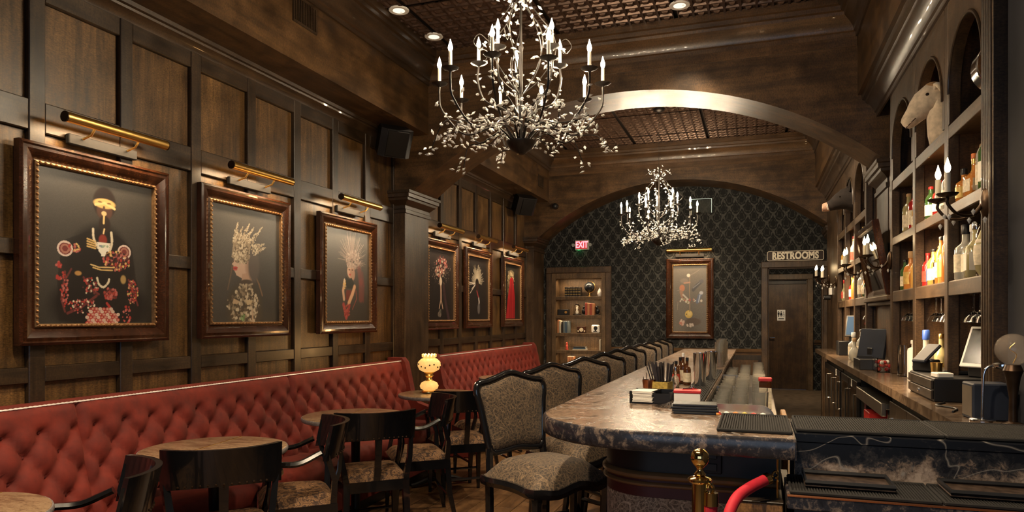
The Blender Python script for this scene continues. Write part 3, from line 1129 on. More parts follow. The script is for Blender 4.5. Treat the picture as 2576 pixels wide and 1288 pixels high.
def make_stool(label):
    t = thing('bar_stool', label, 'bar stool', (0, 0, 0), 0, 'paisley bar stools along the bar')
    Wd = 0.225

    def edge(a):
        return 0.222 - 0.012 * math.cos(4 * PI * a)

    def seat(a, b):
        x = -0.20 + 0.42 * a + 0.018 * math.cos((b - .5) * 2 * PI) * (a - .3)
        y = (0.195 + 0.035 * a + 0.010 * math.sin(a * PI * 2)) * (2 * b - 1)
        ex = min(a, 1 - a) * 2
        ey = min(b, 1 - b) * 2
        h = (min(1, ex * 2.6) * min(1, ey * 2.6)) ** 0.5
        wav = 0.010 * math.cos((b - .5) * 4 * PI) * (1 - min(1, ex * 3)) * (1 if a > .5 else 0)
        return (x, y, 0.665 + wav + 0.075 * h + 0.022 * math.sin(a * PI) * math.sin(b * PI))
    mb = MB().grid(seat, 20, 20)
    obj('seat', mb, PAISLEY, t, smooth=80)
    # serpentine black apron under the seat
    P = []
    for i in range(48):
        k = i / 48 * 4
        s = int(k)
        f = k - s
        a, b = [(f, 0.0), (1.0, f), (1 - f, 1.0), (0.0, 1 - f)][s]
        q = seat(a, b)
        P.append((q[0], q[1], q[2] - 0.004 - 0.010 * (math.cos(f * 2 * PI * 1) * .5 + .5)))
    obj('apron', MB().tube(P, 0.017, 6, closed=True, flat=(1.35, 0.8)), LACQUER, t)
    obj('seat_board', MB().prism([(-0.19, -0.18), (0.20, -0.21), (0.20, 0.21), (-0.19, 0.18)], 'z', 0.64, 0.668), LACQUER, t)
    for s in (-1, 1):
        obj('leg', MB().tube(cat_rom([(0.185, s * 0.200, 0.655), (0.190, s * 0.205, 0.58), (0.178, s * 0.198, 0.30), (0.192, s * 0.205, 0.0)], 4), [0.030, 0.028, 0.026, 0.024, 0.023, 0.022, 0.021, 0.021, 0.020, 0.020, 0.019, 0.018, 0.019], 6), LACQUER, t)
        obj('leg', MB().tube(cat_rom([(-0.175, s * 0.170, 0.665), (-0.178, s * 0.172, 0.40), (-0.235, s * 0.188, 0.0)], 5), 0.021, 6), LACQUER, t)
        obj('stretcher', MB().tube([(0.182, s * 0.20, 0.36), (-0.182, s * 0.173, 0.36)], 0.013, 6), LACQUER, t)
    fr = obj('foot_rail', MB().tube([(0.183, -0.20, 0.24), (0.183, 0.20, 0.24)], 0.014, 8), LACQUER, t)
    obj('kick_plate', MB().tube([(0.185, -0.175, 0.247), (0.185, 0.175, 0.247)], 0.0125, 8), COPPER, fr)
    obj('stretcher', MB().tube([(-0.18, -0.172, 0.30), (-0.18, 0.172, 0.30)], 0.013, 6), LACQUER, t)
    # back: shaped frame and padded panel, leaning back a little
    out = [(-0.155, 0.775), (-0.172, 0.86), (-0.190, 0.98), (-0.203, 1.040), (-0.190, 1.078), (-0.145, 1.085), (-0.085, 1.100), (0, 1.122), (0.085, 1.100), (0.145, 1.085), (0.190, 1.078), (0.203, 1.040), (0.190, 0.98), (0.172, 0.86), (0.155, 0.775), (0.09, 0.768), (0, 0.778), (-0.09, 0.768)]
    loop = cat_rom([(0, a, b) for a, b in out], 3, closed=True)

    def lean(z):
        return -0.172 - 0.16 * (z - 0.70)
    P = [(lean(p.z), p.y, p.z) for p in loop]
    bf = obj('back_frame', MB().tube(P, 0.0165, 8, closed=True), LACQUER, t, smooth=60)
    n = len(P)
    cy, cz = 0.0, 0.935
    mb = MB()
    vs = []
    rings = [(0.96, 0.002), (0.90, 0.014), (0.75, 0.022), (0.45, 0.027), (0.12, 0.029)]
    for (k, dx) in rings:
        for p in P:
            z = cz + (p[2] - cz) * k
            vs.append((lean(z) + dx, p[1] * k, z))
    fs = []
    for r_ in range(len(rings) - 1):
        for i in range(n):
            j = (i + 1) % n
            fs.append((r_ * n + i, r_ * n + j, (r_ + 1) * n + j, (r_ + 1) * n + i))
    fs.append(tuple((len(rings) - 1) * n + i for i in range(n)))
    mb.add(vs, fs)
    obj('back_panel', mb, PAISLEY, t, smooth=80)
    vs = [(lean(p[2]) - 0.010, p[1] * 0.97, cz + (p[2] - cz) * .97) for p in P]
    obj('back_lining', MB().add(vs, [tuple(range(n))]), PAISLEY, t)
    for s in (-1, 1):
        obj('back_post', MB().tube([(-0.175, s * 0.168, 0.66), (lean(0.80), s * 0.160, 0.80)], 0.018, 6), LACQUER, t)
    return t


ORD = ['first', 'second', 'third', 'fourth', 'fifth', 'sixth', 'seventh', 'eighth', 'ninth', 'tenth', 'eleventh', 'twelfth', 'thirteenth']
s0 = make_stool('black framed paisley bar stool, nearest of the row, its whole seat and back showing')
SX, SY = -0.905, 3.06
s0.location = (SX, SY, 0.012)
s0.rotation_euler = (0, 0, R(-32))
for k in range(1, 10):
    lb = 'black framed paisley bar stool, %s from the curved end of the bar' % ORD[k]
    dup(s0, None, (SX + 0.03 * min(k, 2) + rnd.uniform(-.012, .012), SY + 0.6 * k + (0.01 if k < 9 else -0.05), 0.012), R(-32 + rnd.uniform(-4, 4)), lb)

# ------------------------------------------------------------------ framed prints: painted as flat vertex colours on the canvas


class Canvas:
    def __init__(self, w, h, bg, bg2, seed=1):
        self.w, self.h = w, h
        self.s, self.t = np.meshgrid((np.arange(w) + .5) / w, (np.arange(h) + .5) / h)
        self.asp = h / w
        self.rs = np.random.RandomState(seed)
        k = np.clip((self.t * .75 + (1 - self.s) * .25), 0, 1)[..., None]
        self.c = np.array(bg) * (1 - k) + np.array(bg2) * k
        self.c = self.c * (0.86 + 0.28 * self.rs.rand(h, w, 1))

    def put(self, m, col):
        m = np.clip(m, 0, 1)[..., None]
        self.c = self.c * (1 - m) + np.array(col) * m

    def ell(self, x, y, rx, ry, col, soft=.2, rot=0.0, a=1.0):
        dx, dy = self.s - x, (self.t - y) * self.asp
        ry = ry * self.asp
        ca, sa = math.cos(rot), math.sin(rot)
        d = np.sqrt(((dx * ca + dy * sa) / rx) ** 2 + ((-dx * sa + dy * ca) / ry) ** 2)
        self.put((1 + soft - d) / max(soft, 1e-3) * a if soft > 0 else (d < 1) * a, col)

    def ring(self, x, y, rx, ry, w, col, a=1.0):
        d = np.sqrt(((self.s - x) / rx) ** 2 + ((self.t - y) / ry) ** 2)
        self.put((np.abs(d - 1) < w) * a, col)

    def line(self, pts, wd, col, a=1.0):
        for (x0, y0), (x1, y1) in zip(pts[:-1], pts[1:]):
            ax, ay = x1 - x0, (y1 - y0) * self.asp
            L2 = ax * ax + ay * ay + 1e-9
            px, py = self.s - x0, (self.t - y0) * self.asp
            k = np.clip((px * ax + py * ay) / L2, 0, 1)
            d = np.sqrt((px - k * ax) ** 2 + (py - k * ay) ** 2)
            self.put(np.clip((wd - d) / (wd * .4) , 0, 1) * a, col)

    def poly(self, pts, col, a=1.0):
        m = np.zeros((self.h, self.w), bool)
        n = len(pts)
        for i in range(n):
            x0, y0 = pts[i]
            x1, y1 = pts[(i + 1) % n]
            cond = ((y0 > self.t) != (y1 > self.t)) & (self.s < (x1 - x0) * (self.t - y0) / (y1 - y0 + 1e-9) + x0)
            m ^= cond
        self.put(m * a, col)

    def spots(self, x, y, rx, ry, n, cols, size, a=1.0):
        for _ in range(n):
            ang, k = self.rs.rand() * 6.283, math.sqrt(self.rs.rand())
            sz = size * (0.6 + .8 * self.rs.rand())
            self.ell(x + rx * k * math.cos(ang), y + ry * k * math.sin(ang), sz, sz / self.asp, cols[self.rs.randint(len(cols))], 0.4, 0, a)

    def beads(self, pts, n, size, col):
        P = cat_rom([(p[0], p[1], 0) for p in pts], 12)
        for i in range(n):
            p = P[int(i / max(1, n - 1) * (len(P) - 1))]
            self.ell(p.x, p.y, size, size / self.asp, col, 0.3)


GOLDC, REDC, PINK, CREAM, SKIN, BLK = (0.62, 0.42, 0.16), (0.36, 0.035, 0.03), (0.42, 0.12, 0.11), (0.62, 0.55, 0.42), (0.52, 0.33, 0.24), (0.010, 0.008, 0.008)


def art_gilded():
    c = Canvas(250, 275, (0.022, 0.020, 0.018), (0.062, 0.057, 0.052), 1)
    c.poly([(.40, .62), (.20, .54), (.16, .30), (.17, .02), (.88, .02), (.90, .16), (.84, .32), (.80, .54), (.66, .62)], BLK, .8)
    c.ell(.52, .36, .26, .28, BLK, .25)
    c.ell(.52, .13, .36, .16, BLK, .3)
    c.ell(.55, .83, .095, .10, (0.020, 0.012, 0.010), .15)
    c.ell(.55, .775, .062, .055, (0.085, 0.040, 0.030), .25)
    c.ell(.55, .685, .045, .05, (0.022, 0.012, 0.010), .3)
    c.ell(.55, .825, .085, .030, GOLDC, .25)
    c.line([(.47, .81), (.55, .83), (.64, .80)], .012, (0.75, 0.55, 0.25))
    c.ell(.51, .833, .016, .005, (.20, .12, .05), .4)
    c.ell(.59, .830, .016, .005, (.20, .12, .05), .4)
    c.line([(.545, .80), (.545, .785)], .012, (.10, .05, .03))
    c.ell(.545, .757, .02, .014, (.65, .48, .25), .3)
    c.line([(.545, .74), (.542, .69)], .010, (.70, .50, .22))
    c.line([(.548, .65), (.54, .62)], .008, (.75, .55, .28))
    c.ell(.535, .575, .03, .03, (.22, .03, .02), .4)
    c.beads([(.45, .64), (.455, .58), (.49, .52)], 11, .009, CREAM)
    c.beads([(.61, .63), (.615, .56), (.59, .49)], 12, .010, CREAM)
    for k in range(4):
        c.line([(.40, .572 - .017 * k), (.47, .556 - .015 * k)], .007, (.60, .40, .15))
    c.poly([(.485, .555), (.60, .557), (.585, .495), (.555, .475), (.555, .463), (.52, .463), (.52, .475), (.497, .495)], (.70, .67, .60))
    c.spots(.54, .535, .04, .01, 12, [(.2, .25, .3), (.3, .4, .3)], .006)
    for (x, y) in ((.22, .49), (.73, .505)):
        c.ell(x, y, .055, .042, (.16, .03, .03), .2)
        c.ring(x, y, .055, .045, .14, (.62, .5, .45))
        c.ring(x, y, .03, .025, .25, (.35, .16, .12))
    c.spots(.30, .50, .05, .03, 26, [REDC, PINK, GOLDC], .006)
    c.spots(.66, .44, .12, .07, 200, [REDC, PINK, GOLDC, (.05, .02, .02), (.10, .02, .02), (.02, .01, .01)], .0075)
    c.line([(.43, .40), (.50, .385), (.63, .39)], .006, (.62, .45, .2))
    c.line([(.45, .38), (.52, .367), (.62, .37)], .006, GOLDC)
    c.spots(.17, .38, .02, .02, 14, [REDC, PINK], .007)
    c.spots(.17, .30, .02, .012, 10, [REDC], .006)
    c.beads([(.485, .31), (.50, .27), (.54, .25), (.58, .28), (.59, .305)], 15, .008, CREAM)
    c.line([(.27, .36), (.21, .27), (.19, .16), (.22, .08)], .009, (.14, .03, .028), .8)
    c.spots(.215, .23, .03, .12, 70, [PINK, REDC, (.12, .03, .03)], .0055)
    c.ell(.325, .335, .022, .012, (.40, .22, .07), .5)
    c.line([(.37, .31), (.44, .23), (.50, .20)], .010, (.16, .03, .03), .8)
    c.spots(.43, .25, .07, .06, 60, [PINK, REDC, CREAM, (.12, .03, .03)], .0055)
    c.line([(.48, .19), (.35, .11), (.24, .07)], .012, (.15, .03, .03), .8)
    c.spots(.36, .12, .12, .05, 80, [PINK, REDC, CREAM, (.1, .02, .02)], .005)
    c.spots(.60, .205, .06, .04, 70, [REDC, (.30, .05, .04), PINK, (.10, .02, .02)], .008)
    c.ell(.72, .31, .020, .024, (.36, .24, .09), .5)
    c.line([(.77, .31), (.82, .22), (.86, .13)], .010, (.16, .03, .03), .8)
    c.spots(.81, .22, .05, .09, 90, [PINK, REDC, GOLDC, (.1, .02, .02)], .0055)
    c.line([(.57, .14), (.62, .09)], .012, REDC)
    for i in range(9):
        for j in range(6):
            x, y = .40 + i * .032 + (j % 2) * .016, .005 + j * .019
            if ((x - .53) / .17) ** 2 + ((y - 0) / .115) ** 2 < 1:
                c.ell(x, y, .014, .010, [REDC, PINK, (.55, .42, .36)][(i + j) % 3], .3)
                c.ell(x, y, .006, .004, (.5, .35, .25), .3)
    c.spots(.75, .06, .04, .07, 30, [REDC, PINK], .006)
    return c


def art_crowned():
    c = Canvas(240, 265, (0.032, 0.030, 0.028), (0.085, 0.080, 0.074), 2)
    LACE = [(.40, .33, .24), (.52, .45, .34), (.24, .19, .13), (.12, .09, .06)]
    c.line([(.30, .52), (.27, .40), (.23, .28)], .010, (.16, .10, .06), .7)
    c.line([(.62, .42), (.68, .34), (.73, .24)], .012, (.24, .14, .08), .7)
    c.ell(.47, .12, .23, .20, (.055, .045, .032), .25)
    c.poly([(.31, .56), (.315, .52), (.285, .498), (.31, .487), (.305, .472), (.325, .462), (.315, .45), (.33, .436), (.35, .405), (.42, .385), (.56, .42), (.60, .56)], (.50, .36, .29))
    c.poly([(.43, .42), (.56, .44), (.58, .36), (.42, .345)], (.42, .28, .21))
    c.ell(.54, .49, .05, .07, (.36, .24, .18), .6)
    c.ell(.50, .335, .10, .035, (.06, .045, .035), .3)
    c.ell(.60, .50, .07, .12, (.09, .075, .07), .4)
    
    c.ell(.335, .470, .030, .010, (.38, .05, .045), .25)
    c.ell(.333, .455, .026, .009, (.42, .07, .06), .25)
    c.ell(.335, .463, .020, .003, (.12, .02, .02), .3)
    c.poly([(.31, .70), (.28, .56), (.36, .525), (.52, .535), (.56, .68)], (.30, .24, .17), .9)
    c.spots(.42, .60, .12, .09, 260, LACE, .010)
    c.spots(.43, .70, .13, .05, 150, LACE, .011)
    for (x0, y0, x1, y1) in ((.33, .72, .37, .86), (.37, .72, .44, .83), (.43, .72, .54, .87), (.49, .72, .60, .84), (.55, .70, .73, .86), (.58, .66, .76, .71), (.60, .62, .78, .68)):
        for k in range(16):
            f = k / 15
            c.spots(x0 + (x1 - x0) * f, y0 + (y1 - y0) * f, .034 * (1 - f) + .004, .03 * (1 - f) + .004, 4, LACE[:3], .008 * (1 - f * .5))
    c.line([(.40, .33), (.48, .31), (.58, .34)], .012, (.30, .26, .20))
    c.spots(.48, .29, .10, .04, 90, LACE, .010)
    c.spots(.47, .13, .22, .16, 330, LACE + [(.06, .05, .035), (.07, .05, .03)], .012)
    c.poly([(.31, .205), (.40, .18), (.36, .155), (.30, .16)], (.46, .34, .22))
    c.poly([(.48, .20), (.58, .19), (.56, .155), (.50, .15)], (.48, .38, .24))
    c.spots(.44, .04, .03, .03, 14, [(.25, .38, .18), (.15, .25, .1)], .008)
    c.line([(.58, .10), (.585, .0)], .014, (.46, .34, .24))
    c.spots(.24, .15, .02, .05, 10, LACE, .006)
    return c


def art_feathered():
    c = Canvas(200, 220, (0.030, 0.027, 0.025), (0.105, 0.098, 0.090), 3)
    F = [(.36, .28, .24), (.28, .20, .18), (.46, .38, .34)]
    for k in range(90):
        a = R(-20 + 200 * c.rs.rand())
        L = .17 + .16 * c.rs.rand()
        x0, y0 = .60 + .05 * math.cos(a), .66 + .04 * math.sin(a)
        c.line([(x0, y0), (x0 + L * math.cos(a) * .85, y0 + L * math.sin(a))], .005, F[k % 3], .42)
    c.spots(.62, .68, .17, .12, 200, F, .009, .5)
    c.line([(.76, .58), (.80, .44), (.80, .25)], .06, (.20, .055, .05), .6)
    c.line([(.84, .55), (.87, .40), (.86, .22)], .02, (.18, .05, .05), .5)
    c.ell(.56, .55, .072, .07, (.55, .36, .27), .2)
    c.ell(.60, .52, .05, .06, (.40, .24, .18), .35)
    c.ell(.545, .513, .018, .010, (.42, .07, .06), .3)
    c.ell(.53, .565, .018, .006, (.06, .03, .02), .4)
    c.ell(.60, .567, .016, .006, (.06, .03, .02), .4)
    c.spots(.57, .615, .09, .03, 60, F, .010)
    c.poly([(.44, .49), (.52, .46), (.58, .48), (.64, .42), (.60, .36), (.47, .36)], (.022, .024, .020))
    c.line([(.42, .44), (.39, .33), (.41, .24)], .028, (.52, .34, .24))
    c.spots(.42, .40, .03, .06, 40, [GOLDC, (.15, .1, .05), CREAM], .007)
    c.line([(.65, .38), (.60, .30), (.52, .20)], .036, (.55, .34, .22))
    c.poly([(.46, .34), (.58, .34), (.50, .22), (.45, .24)], (.14, .03, .022))
    c.line([(.40, .18), (.44, .10), (.46, .04)], .034, (.30, .05, .05))
    c.line([(.53, .17), (.49, .10), (.47, .05)], .030, (.26, .04, .04))
    c.spots(.47, .11, .08, .07, 60, [(.36, .08, .07), (.2, .03, .03)], .009)
    c.line([(.68, .34), (.70, .25), (.60, .13)], .008, (.35, .08, .06), .7)
    return c


def art_blossom():
    c = Canvas(140, 160, (0.010, 0.008, 0.009), (0.026, 0.020, 0.020), 4)
    c.spots(.52, .80, .22, .12, 90, [(.25, .05, .05), (.38, .12, .11), (.45, .38, .32), (.06, .03, .03)], .014)
    c.spots(.46, .68, .18, .07, 50, [CREAM, (.42, .3, .24), (.3, .06, .05)], .012)
    c.spots(.52, .70, .38, .20, 110, [(.20, .13, .11), (.30, .22, .18)], .006)
    c.line([(.48, .60), (.50, .42), (.50, .28)], .030, (.46, .30, .22))
    c.ell(.49, .55, .045, .05, (.60, .48, .38), .3)
    c.line([(.50, .30), (.43, .17)], .018, (.42, .28, .2))
    c.line([(.50, .30), (.57, .17)], .018, (.42, .28, .2))
    c.line([(.60, .48), (.68, .25), (.80, .03)], .05, (.05, .025, .03), .8)
    c.spots(.46, .10, .08, .05, 26, [(.10, .10, .08), (.18, .14, .12)], .010)
    return c


def art_rays():
    c = Canvas(140, 160, (0.008, 0.007, 0.008), (0.018, 0.016, 0.016), 5)
    for k in range(44):
        a = R(-8 + 200 * k / 43)
        L = .20 + .13 * c.rs.rand()
        c.line([(.47 + .05 * math.cos(a), .60 + .06 * math.sin(a)), (.47 + L * math.cos(a), .60 + L * math.sin(a) * .95)], .006, [(.40, .33, .22), (.55, .48, .38)][k % 2], .75)
    for (x1, y1) in ((.02, .59), (.05, .555), (.12, .42), (.20, .49)):
        c.line([(.40, .58), (x1, y1)], .009, (.55, .48, .40))
    c.ell(.45, .58, .075, .075, (.010, .008, .007), .2)
    c.ell(.47, .50, .05, .08, (.03, .015, .012), .4)
    c.line([(.44, .46), (.52, .36)], .022, (.25, .03, .035))
    c.beads([(.53, .34), (.55, .28), (.52, .23)], 8, .022, (.42, .36, .32))
    c.ell(.53, .18, .05, .07, (.10, .09, .09), .4)
    return c


def art_redrobe():
    c = Canvas(140, 160, (0.008, 0.007, 0.006), (0.022, 0.020, 0.017), 6)
    c.spots(.42, .72, .22, .14, 190, [(.35, .27, .15), (.50, .40, .24), (.16, .11, .06)], .013)
    c.spots(.25, .56, .06, .12, 50, [(.3, .22, .12), (.16, .11, .06)], .012)
    for k in range(7):
        c.line([(.42 + .05 * (k - 3), .80), (.42 + .06 * (k - 3), .90 - .01 * abs(k - 3))], .010, (.45, .36, .22))
    c.poly([(.36, .74), (.46, .78), (.56, .74), (.66, .40), (.66, .02), (.10, .02), (.22, .40)], (.42, .010, .020))
    for (x0, x1) in ((.42, .30), (.47, .42), (.52, .56)):
        c.line([(x0, .72), (x1, .03)], .020, (.22, .006, .010), .8)
    for (x0, x1) in ((.40, .22), (.50, .50)):
        c.line([(x0, .72), (x1, .03)], .014, (.60, .03, .04), .8)
    return c


def art_birds():
    c = Canvas(110, 190, (0.105, 0.090, 0.072), (0.150, 0.130, 0.105), 7)
    c.line([(.50, .85), (.49, .65), (.50, .45), (.50, .33)], .010, (.35, .22, .12))
    c.line([(.10, .45), (.30, .47), (.50, .44), (.75, .43), (.95, .39)], .010, (.16, .10, .07))
    c.line([(.50, .85), (.62, .88), (.78, .93)], .012, (.22, .18, .15))
    c.ell(.46, .85, .045, .022, (.65, .60, .50), .3)
    c.ell(.33, .77, .10, .030, (.20, .16, .13), .4)
    c.line([(.33, .735), (.50, .745)], .025, (.40, .22, .15))
    c.ell(.27, .66, .07, .045, (.42, .16, .08), .3)
    c.line([(.12, .62), (.24, .64)], .006, (.3, .24, .2))
    c.line([(.24, .60), (.28, .54), (.42, .48)], .06, (.28, .15, .09))
    c.line([(.30, .56), (.44, .49)], .03, (.42, .38, .32))
    c.line([(.30, .53), (.46, .46)], .012, (.05, .04, .04))
    c.line([(.60, .63), (.72, .70), (.86, .76)], .055, (.055, .052, .055))
    c.line([(.60, .66), (.80, .74)], .012, (.22, .22, .24))
    c.ell(.84, .76, .06, .022, (.09, .085, .09), .3)
    c.line([(.72, .45), (.78, .53), (.84, .58)], .06, (.10, .12, .18))
    c.line([(.76, .45), (.80, .55)], .02, (.32, .36, .44))
    c.ell(.84, .585, .05, .022, (.42, .42, .45), .3)
    c.spots(.5, .47, .35, .03, 22, [(.5, .45, .38), (.34, .1, .08), (.25, .22, .12)], .022)
    c.line([(.14, .45), (.13, .33)], .006, (.3, .25, .2))
    c.ell(.47, .265, .105, .055, (.55, .38, .09), .15)
    c.ell(.50, .275, .05, .03, (.62, .48, .18), .4)
    c.ell(.40, .265, .015, .008, (.05, .03, .02), .3)
    c.line([(.49, .32), (.50, .30)], .012, (.2, .14, .05))
    c.ell(.60, .15, .20, .05, (.09, .06, .04), .3)
    c.line([(.78, .12), (.92, .09)], .008, (.12, .09, .07))
    c.spots(.27, .14, .07, .04, 26, [(.35, .14, .10), (.45, .32, .26)], .022)
    c.spots(.52, .10, .10, .02, 10, [(.5, .42, .36)], .02)
    return c


def print_mat():
    m, nt, b = new_mat('art_print')
    ca = nt.nodes.new('ShaderNodeVertexColor')
    ca.layer_name = 'paint'
    nt.links.new(ca.outputs['Color'], b.inputs['Base Color'])
    b.inputs['Roughness'].default_value = 0.35
    return m


PRINT = print_mat()


def canvas_mesh(c, fn):
    """fn(s, t) -> point; colours live on the vertices"""
    h, w = c.h, c.w
    vs = [fn((i + .5) / w, (j + .5) / h) for j in range(h) for i in range(w)]
    vs = []
    for j in range(h):
        for i in range(w):
            vs.append(fn(i / (w - 1), j / (h - 1)))
    fs = [(j * w + i, j * w + i + 1, (j + 1) * w + i + 1, (j + 1) * w + i) for j in range(h - 1) for i in range(w - 1)]
    me = bpy.data.meshes.new('print')
    me.from_pydata(vs, [], fs)
    at = me.color_attributes.new('paint', 'FLOAT_COLOR', 'POINT')
    buf = np.ones((h * w, 4), np.float32)
    buf[:, :3] = np.clip(c.c.reshape(-1, 3) * 0.92, 0, 1)
    at.data.foreach_set('color', buf.ravel())
    me.materials.append(PRINT)
    me.update()
    return me


FR_PROF = [(0.0, 0.0), (0.0, 0.035), (0.012, 0.042), (0.020, 0.036), (0.034, 0.040), (0.058, 0.030), (0.076, 0.018), (0.082, 0.020)]
FR_GILT = [(0.081, 0.010), (0.083, 0.026), (0.090, 0.031), (0.097, 0.027), (0.100, 0.008)]


def frame_ring(prof, w, h, n_bead=0):
    """mitred frame about (0..w, 0..h); profile (inset, height); local x right, y up, z out"""
    mb = MB()
    n = len(prof)
    vs = []
    for (a, z) in prof:
        vs += [(a, a, z), (w - a, a, z), (w - a, h - a, z), (a, h - a, z)]
    fs = []
    for i in range(n - 1):
        for k in range(4):
            l = (k + 1) % 4
            fs.append((i * 4 + k, i * 4 + l, i * 4 + 4 + l, i * 4 + 4 + k))
    mb.add(vs, fs)
    return mb


def picture(name, label, canvas, M, w, h, cat='painting'):
    """M maps local (x right, y up, z out of the wall) to the world"""
    t = thing(name, label, cat, M.translation)
    L = M.copy()
    L.translation = (0, 0, 0)
    fr = obj('frame', frame_ring(FR_PROF, w, h).xf(L), W_FRAME, t, smooth=25)
    g = frame_ring(FR_GILT, w, h)
    # small gilt beads along the inner edge
    gb = obj('gilt_edge', g.xf(L), GILT, t, smooth=25)
    mb = MB()
    per = 0.027
    a = 0.090
    for (p0, p1) in (((a, a), (w - a, a)), ((w - a, a), (w - a, h - a)), ((w - a, h - a), (a, h - a)), ((a, h - a), (a, a))):
        m = int(math.hypot(p1[0] - p0[0], p1[1] - p0[1]) / per)
        for i in range(m):
            k = (i + .5) / m
            mb.sphere((p0[0] + (p1[0] - p0[0]) * k, p0[1] + (p1[1] - p0[1]) * k, 0.029), 0.0085, 5)
    tag(obj('gilt_beading', mb.xf(L), GILT, gb), kind='stuff')
    i0 = 0.099
    me = canvas_mesh(canvas, lambda s, u: tuple(L @ Vector((i0 + (w - 2 * i0) * s, i0 + (h - 2 * i0) * u, 0.010))))
    link('print', me, t)
    obj('backing', MB().box(0.01, w - 0.01, 0.01, h - 0.01, 0.0, 0.008).xf(L), W_DARK, t)
    return t


def wall_M(x, y, z):
    # on the left wall: local x -> +Y, local y -> +Z, out -> +X
    return Matrix(((0, 0, 1, x), (1, 0, 0, y), (0, 1, 0, z), (0, 0, 0, 1)))


PIC = [(2.29, 0.862, art_gilded(), 'large framed portrait of a gold-masked figure holding a white cup'),
       (3.40, 0.860, art_crowned(), 'framed portrait of a woman in a spiked lace crown with red lips'),
       (4.62, 0.860, art_feathered(), 'framed portrait of a woman in a pale feathered headdress and red gloves'),
       (6.44, 0.850, art_blossom(), 'framed dark print of a figure topped with red and white flowers'),
       (7.50, 0.860, art_rays(), 'framed dark print of a figure with a halo of pale spikes'),
       (8.77, 0.860, art_redrobe(), 'framed dark print of a figure in a long bright red robe')]
for (y, w, art, lb) in PIC:
    picture('framed_portrait', lb, art, wall_M(-3.168, y, 1.268), w, 0.94)


def picture_light(label, M, L=0.60, watts=3.2, ang=0.0):
    """brass tube lamp on a dark bar; local x along the tube, y up, z out of the wall"""
    t = thing('picture_light', label, 'picture light', M.translation, 0, 'brass picture lights')
    Q = M.copy()
    Q.translation = (0, 0, 0)
    n = 24
    mb = MB()
    prof = []
    r0 = 0.025
    # tube open along the underside
    a0, a1 = R(-85), R(195)
    pts = [(r0 * math.cos(a0 + (a1 - a0) * i / 14), r0 * math.sin(a0 + (a1 - a0) * i / 14)) for i in range(15)]
    vs = [(-L / 2, p[1], p[0]) for p in pts] + [(L / 2, p[1], p[0]) for p in pts]
    fs = [(i, i + 1, 16 + i, 15 + i) for i in range(14)]
    mb.add(vs, fs)
    Q2 = Q @ T(0, 0.0, 0.135)
    obj('brass_tube', mb.xf(Q2), BRASS, t, smooth=60)
    for s in (-1, 1):
        mb = MB().lathe([(r0 + .001, -0.003), (r0 + .001, 0.003)], 16, (0, 0, 0), T(s * L / 2, 0, 0) @ RY(PI / 2))
        obj('end_cap', mb.xf(Q2), BRONZE, t)
    obj('lamp_strip', MB().box(-L / 2 + .02, L / 2 - .02, 0.008, 0.014, 0.0, 0.012).xf(Q2), BULB_DIM, t)
    obj('mounting_bar', MB().cbox(-0.20, 0.20, -0.095, -0.045, 0.012, 0.040, 0.004).xf(Q), RUBBER, t)
    for s in (-1, 1):
        obj('arm', MB().tube([(s * 0.13, -0.06, 0.045), (s * 0.13, -0.045, 0.10), (s * 0.13, -0.012, 0.125)], 0.006, 6).xf(Q), BRASS, t)
    c = M @ Vector((0, 0.002, 0.137))
    d = (M.to_3x3() @ Vector((0, -1, -0.62)))
    area('picture_light_glow', c, d, L - 0.06, 0.016, watts, (1.0, 0.72, 0.42), 150)
    return t


names = ['gold-masked portrait', 'spiked lace crown portrait', 'feathered headdress portrait', 'flower-topped figure print', 'spiked halo print', 'red robe print']
for (y, w, art, lb), nm in zip(PIC, names):
    picture_light('brass tube picture light above the %s' % nm, wall_M(-3.178, y + w / 2 + 0.02, 2.335))

# picture and its light on the end wall
BACK_M = Matrix(((1, 0, 0, -1.215), (0, 0, -1, YB - 0.002), (0, 1, 0, 1.09), (0, 0, 0, 1)))
picture('framed_painting', 'tall framed painting of birds and a yellow fruit on the wallpaper', art_birds(), BACK_M, 0.66, 1.14)
picture_light('brass tube picture light above the bird painting', Matrix(((1, 0, 0, -0.885), (0, 0, -1, YB - 0.002), (0, 1, 0, 2.345), (0, 0, 0, 1))), 0.62, 2.2)
# ------------------------------------------------------------------ the bar
STONE_TOP = granite('bar_top_stone', [(0.38, (0.018, 0.012, 0.009)), (0.46, (0.11, 0.074, 0.050)), (0.51, (0.22, 0.15, 0.103)), (0.555, (0.085, 0.056, 0.040)), (0.62, (0.30, 0.215, 0.16))], 5, 0.26, 0.9, 5.5, (1.0, 0.6, 1))
STONE_BLACK = granite('bar_edge_stone', [(0.30, (0.006, 0.006, 0.008)), (0.50, (0.020, 0.020, 0.026)), (0.60, (0.16, 0.12, 0.095)), (0.72, (0.30, 0.235, 0.19))], 9, 0.25, 0, 11.0)


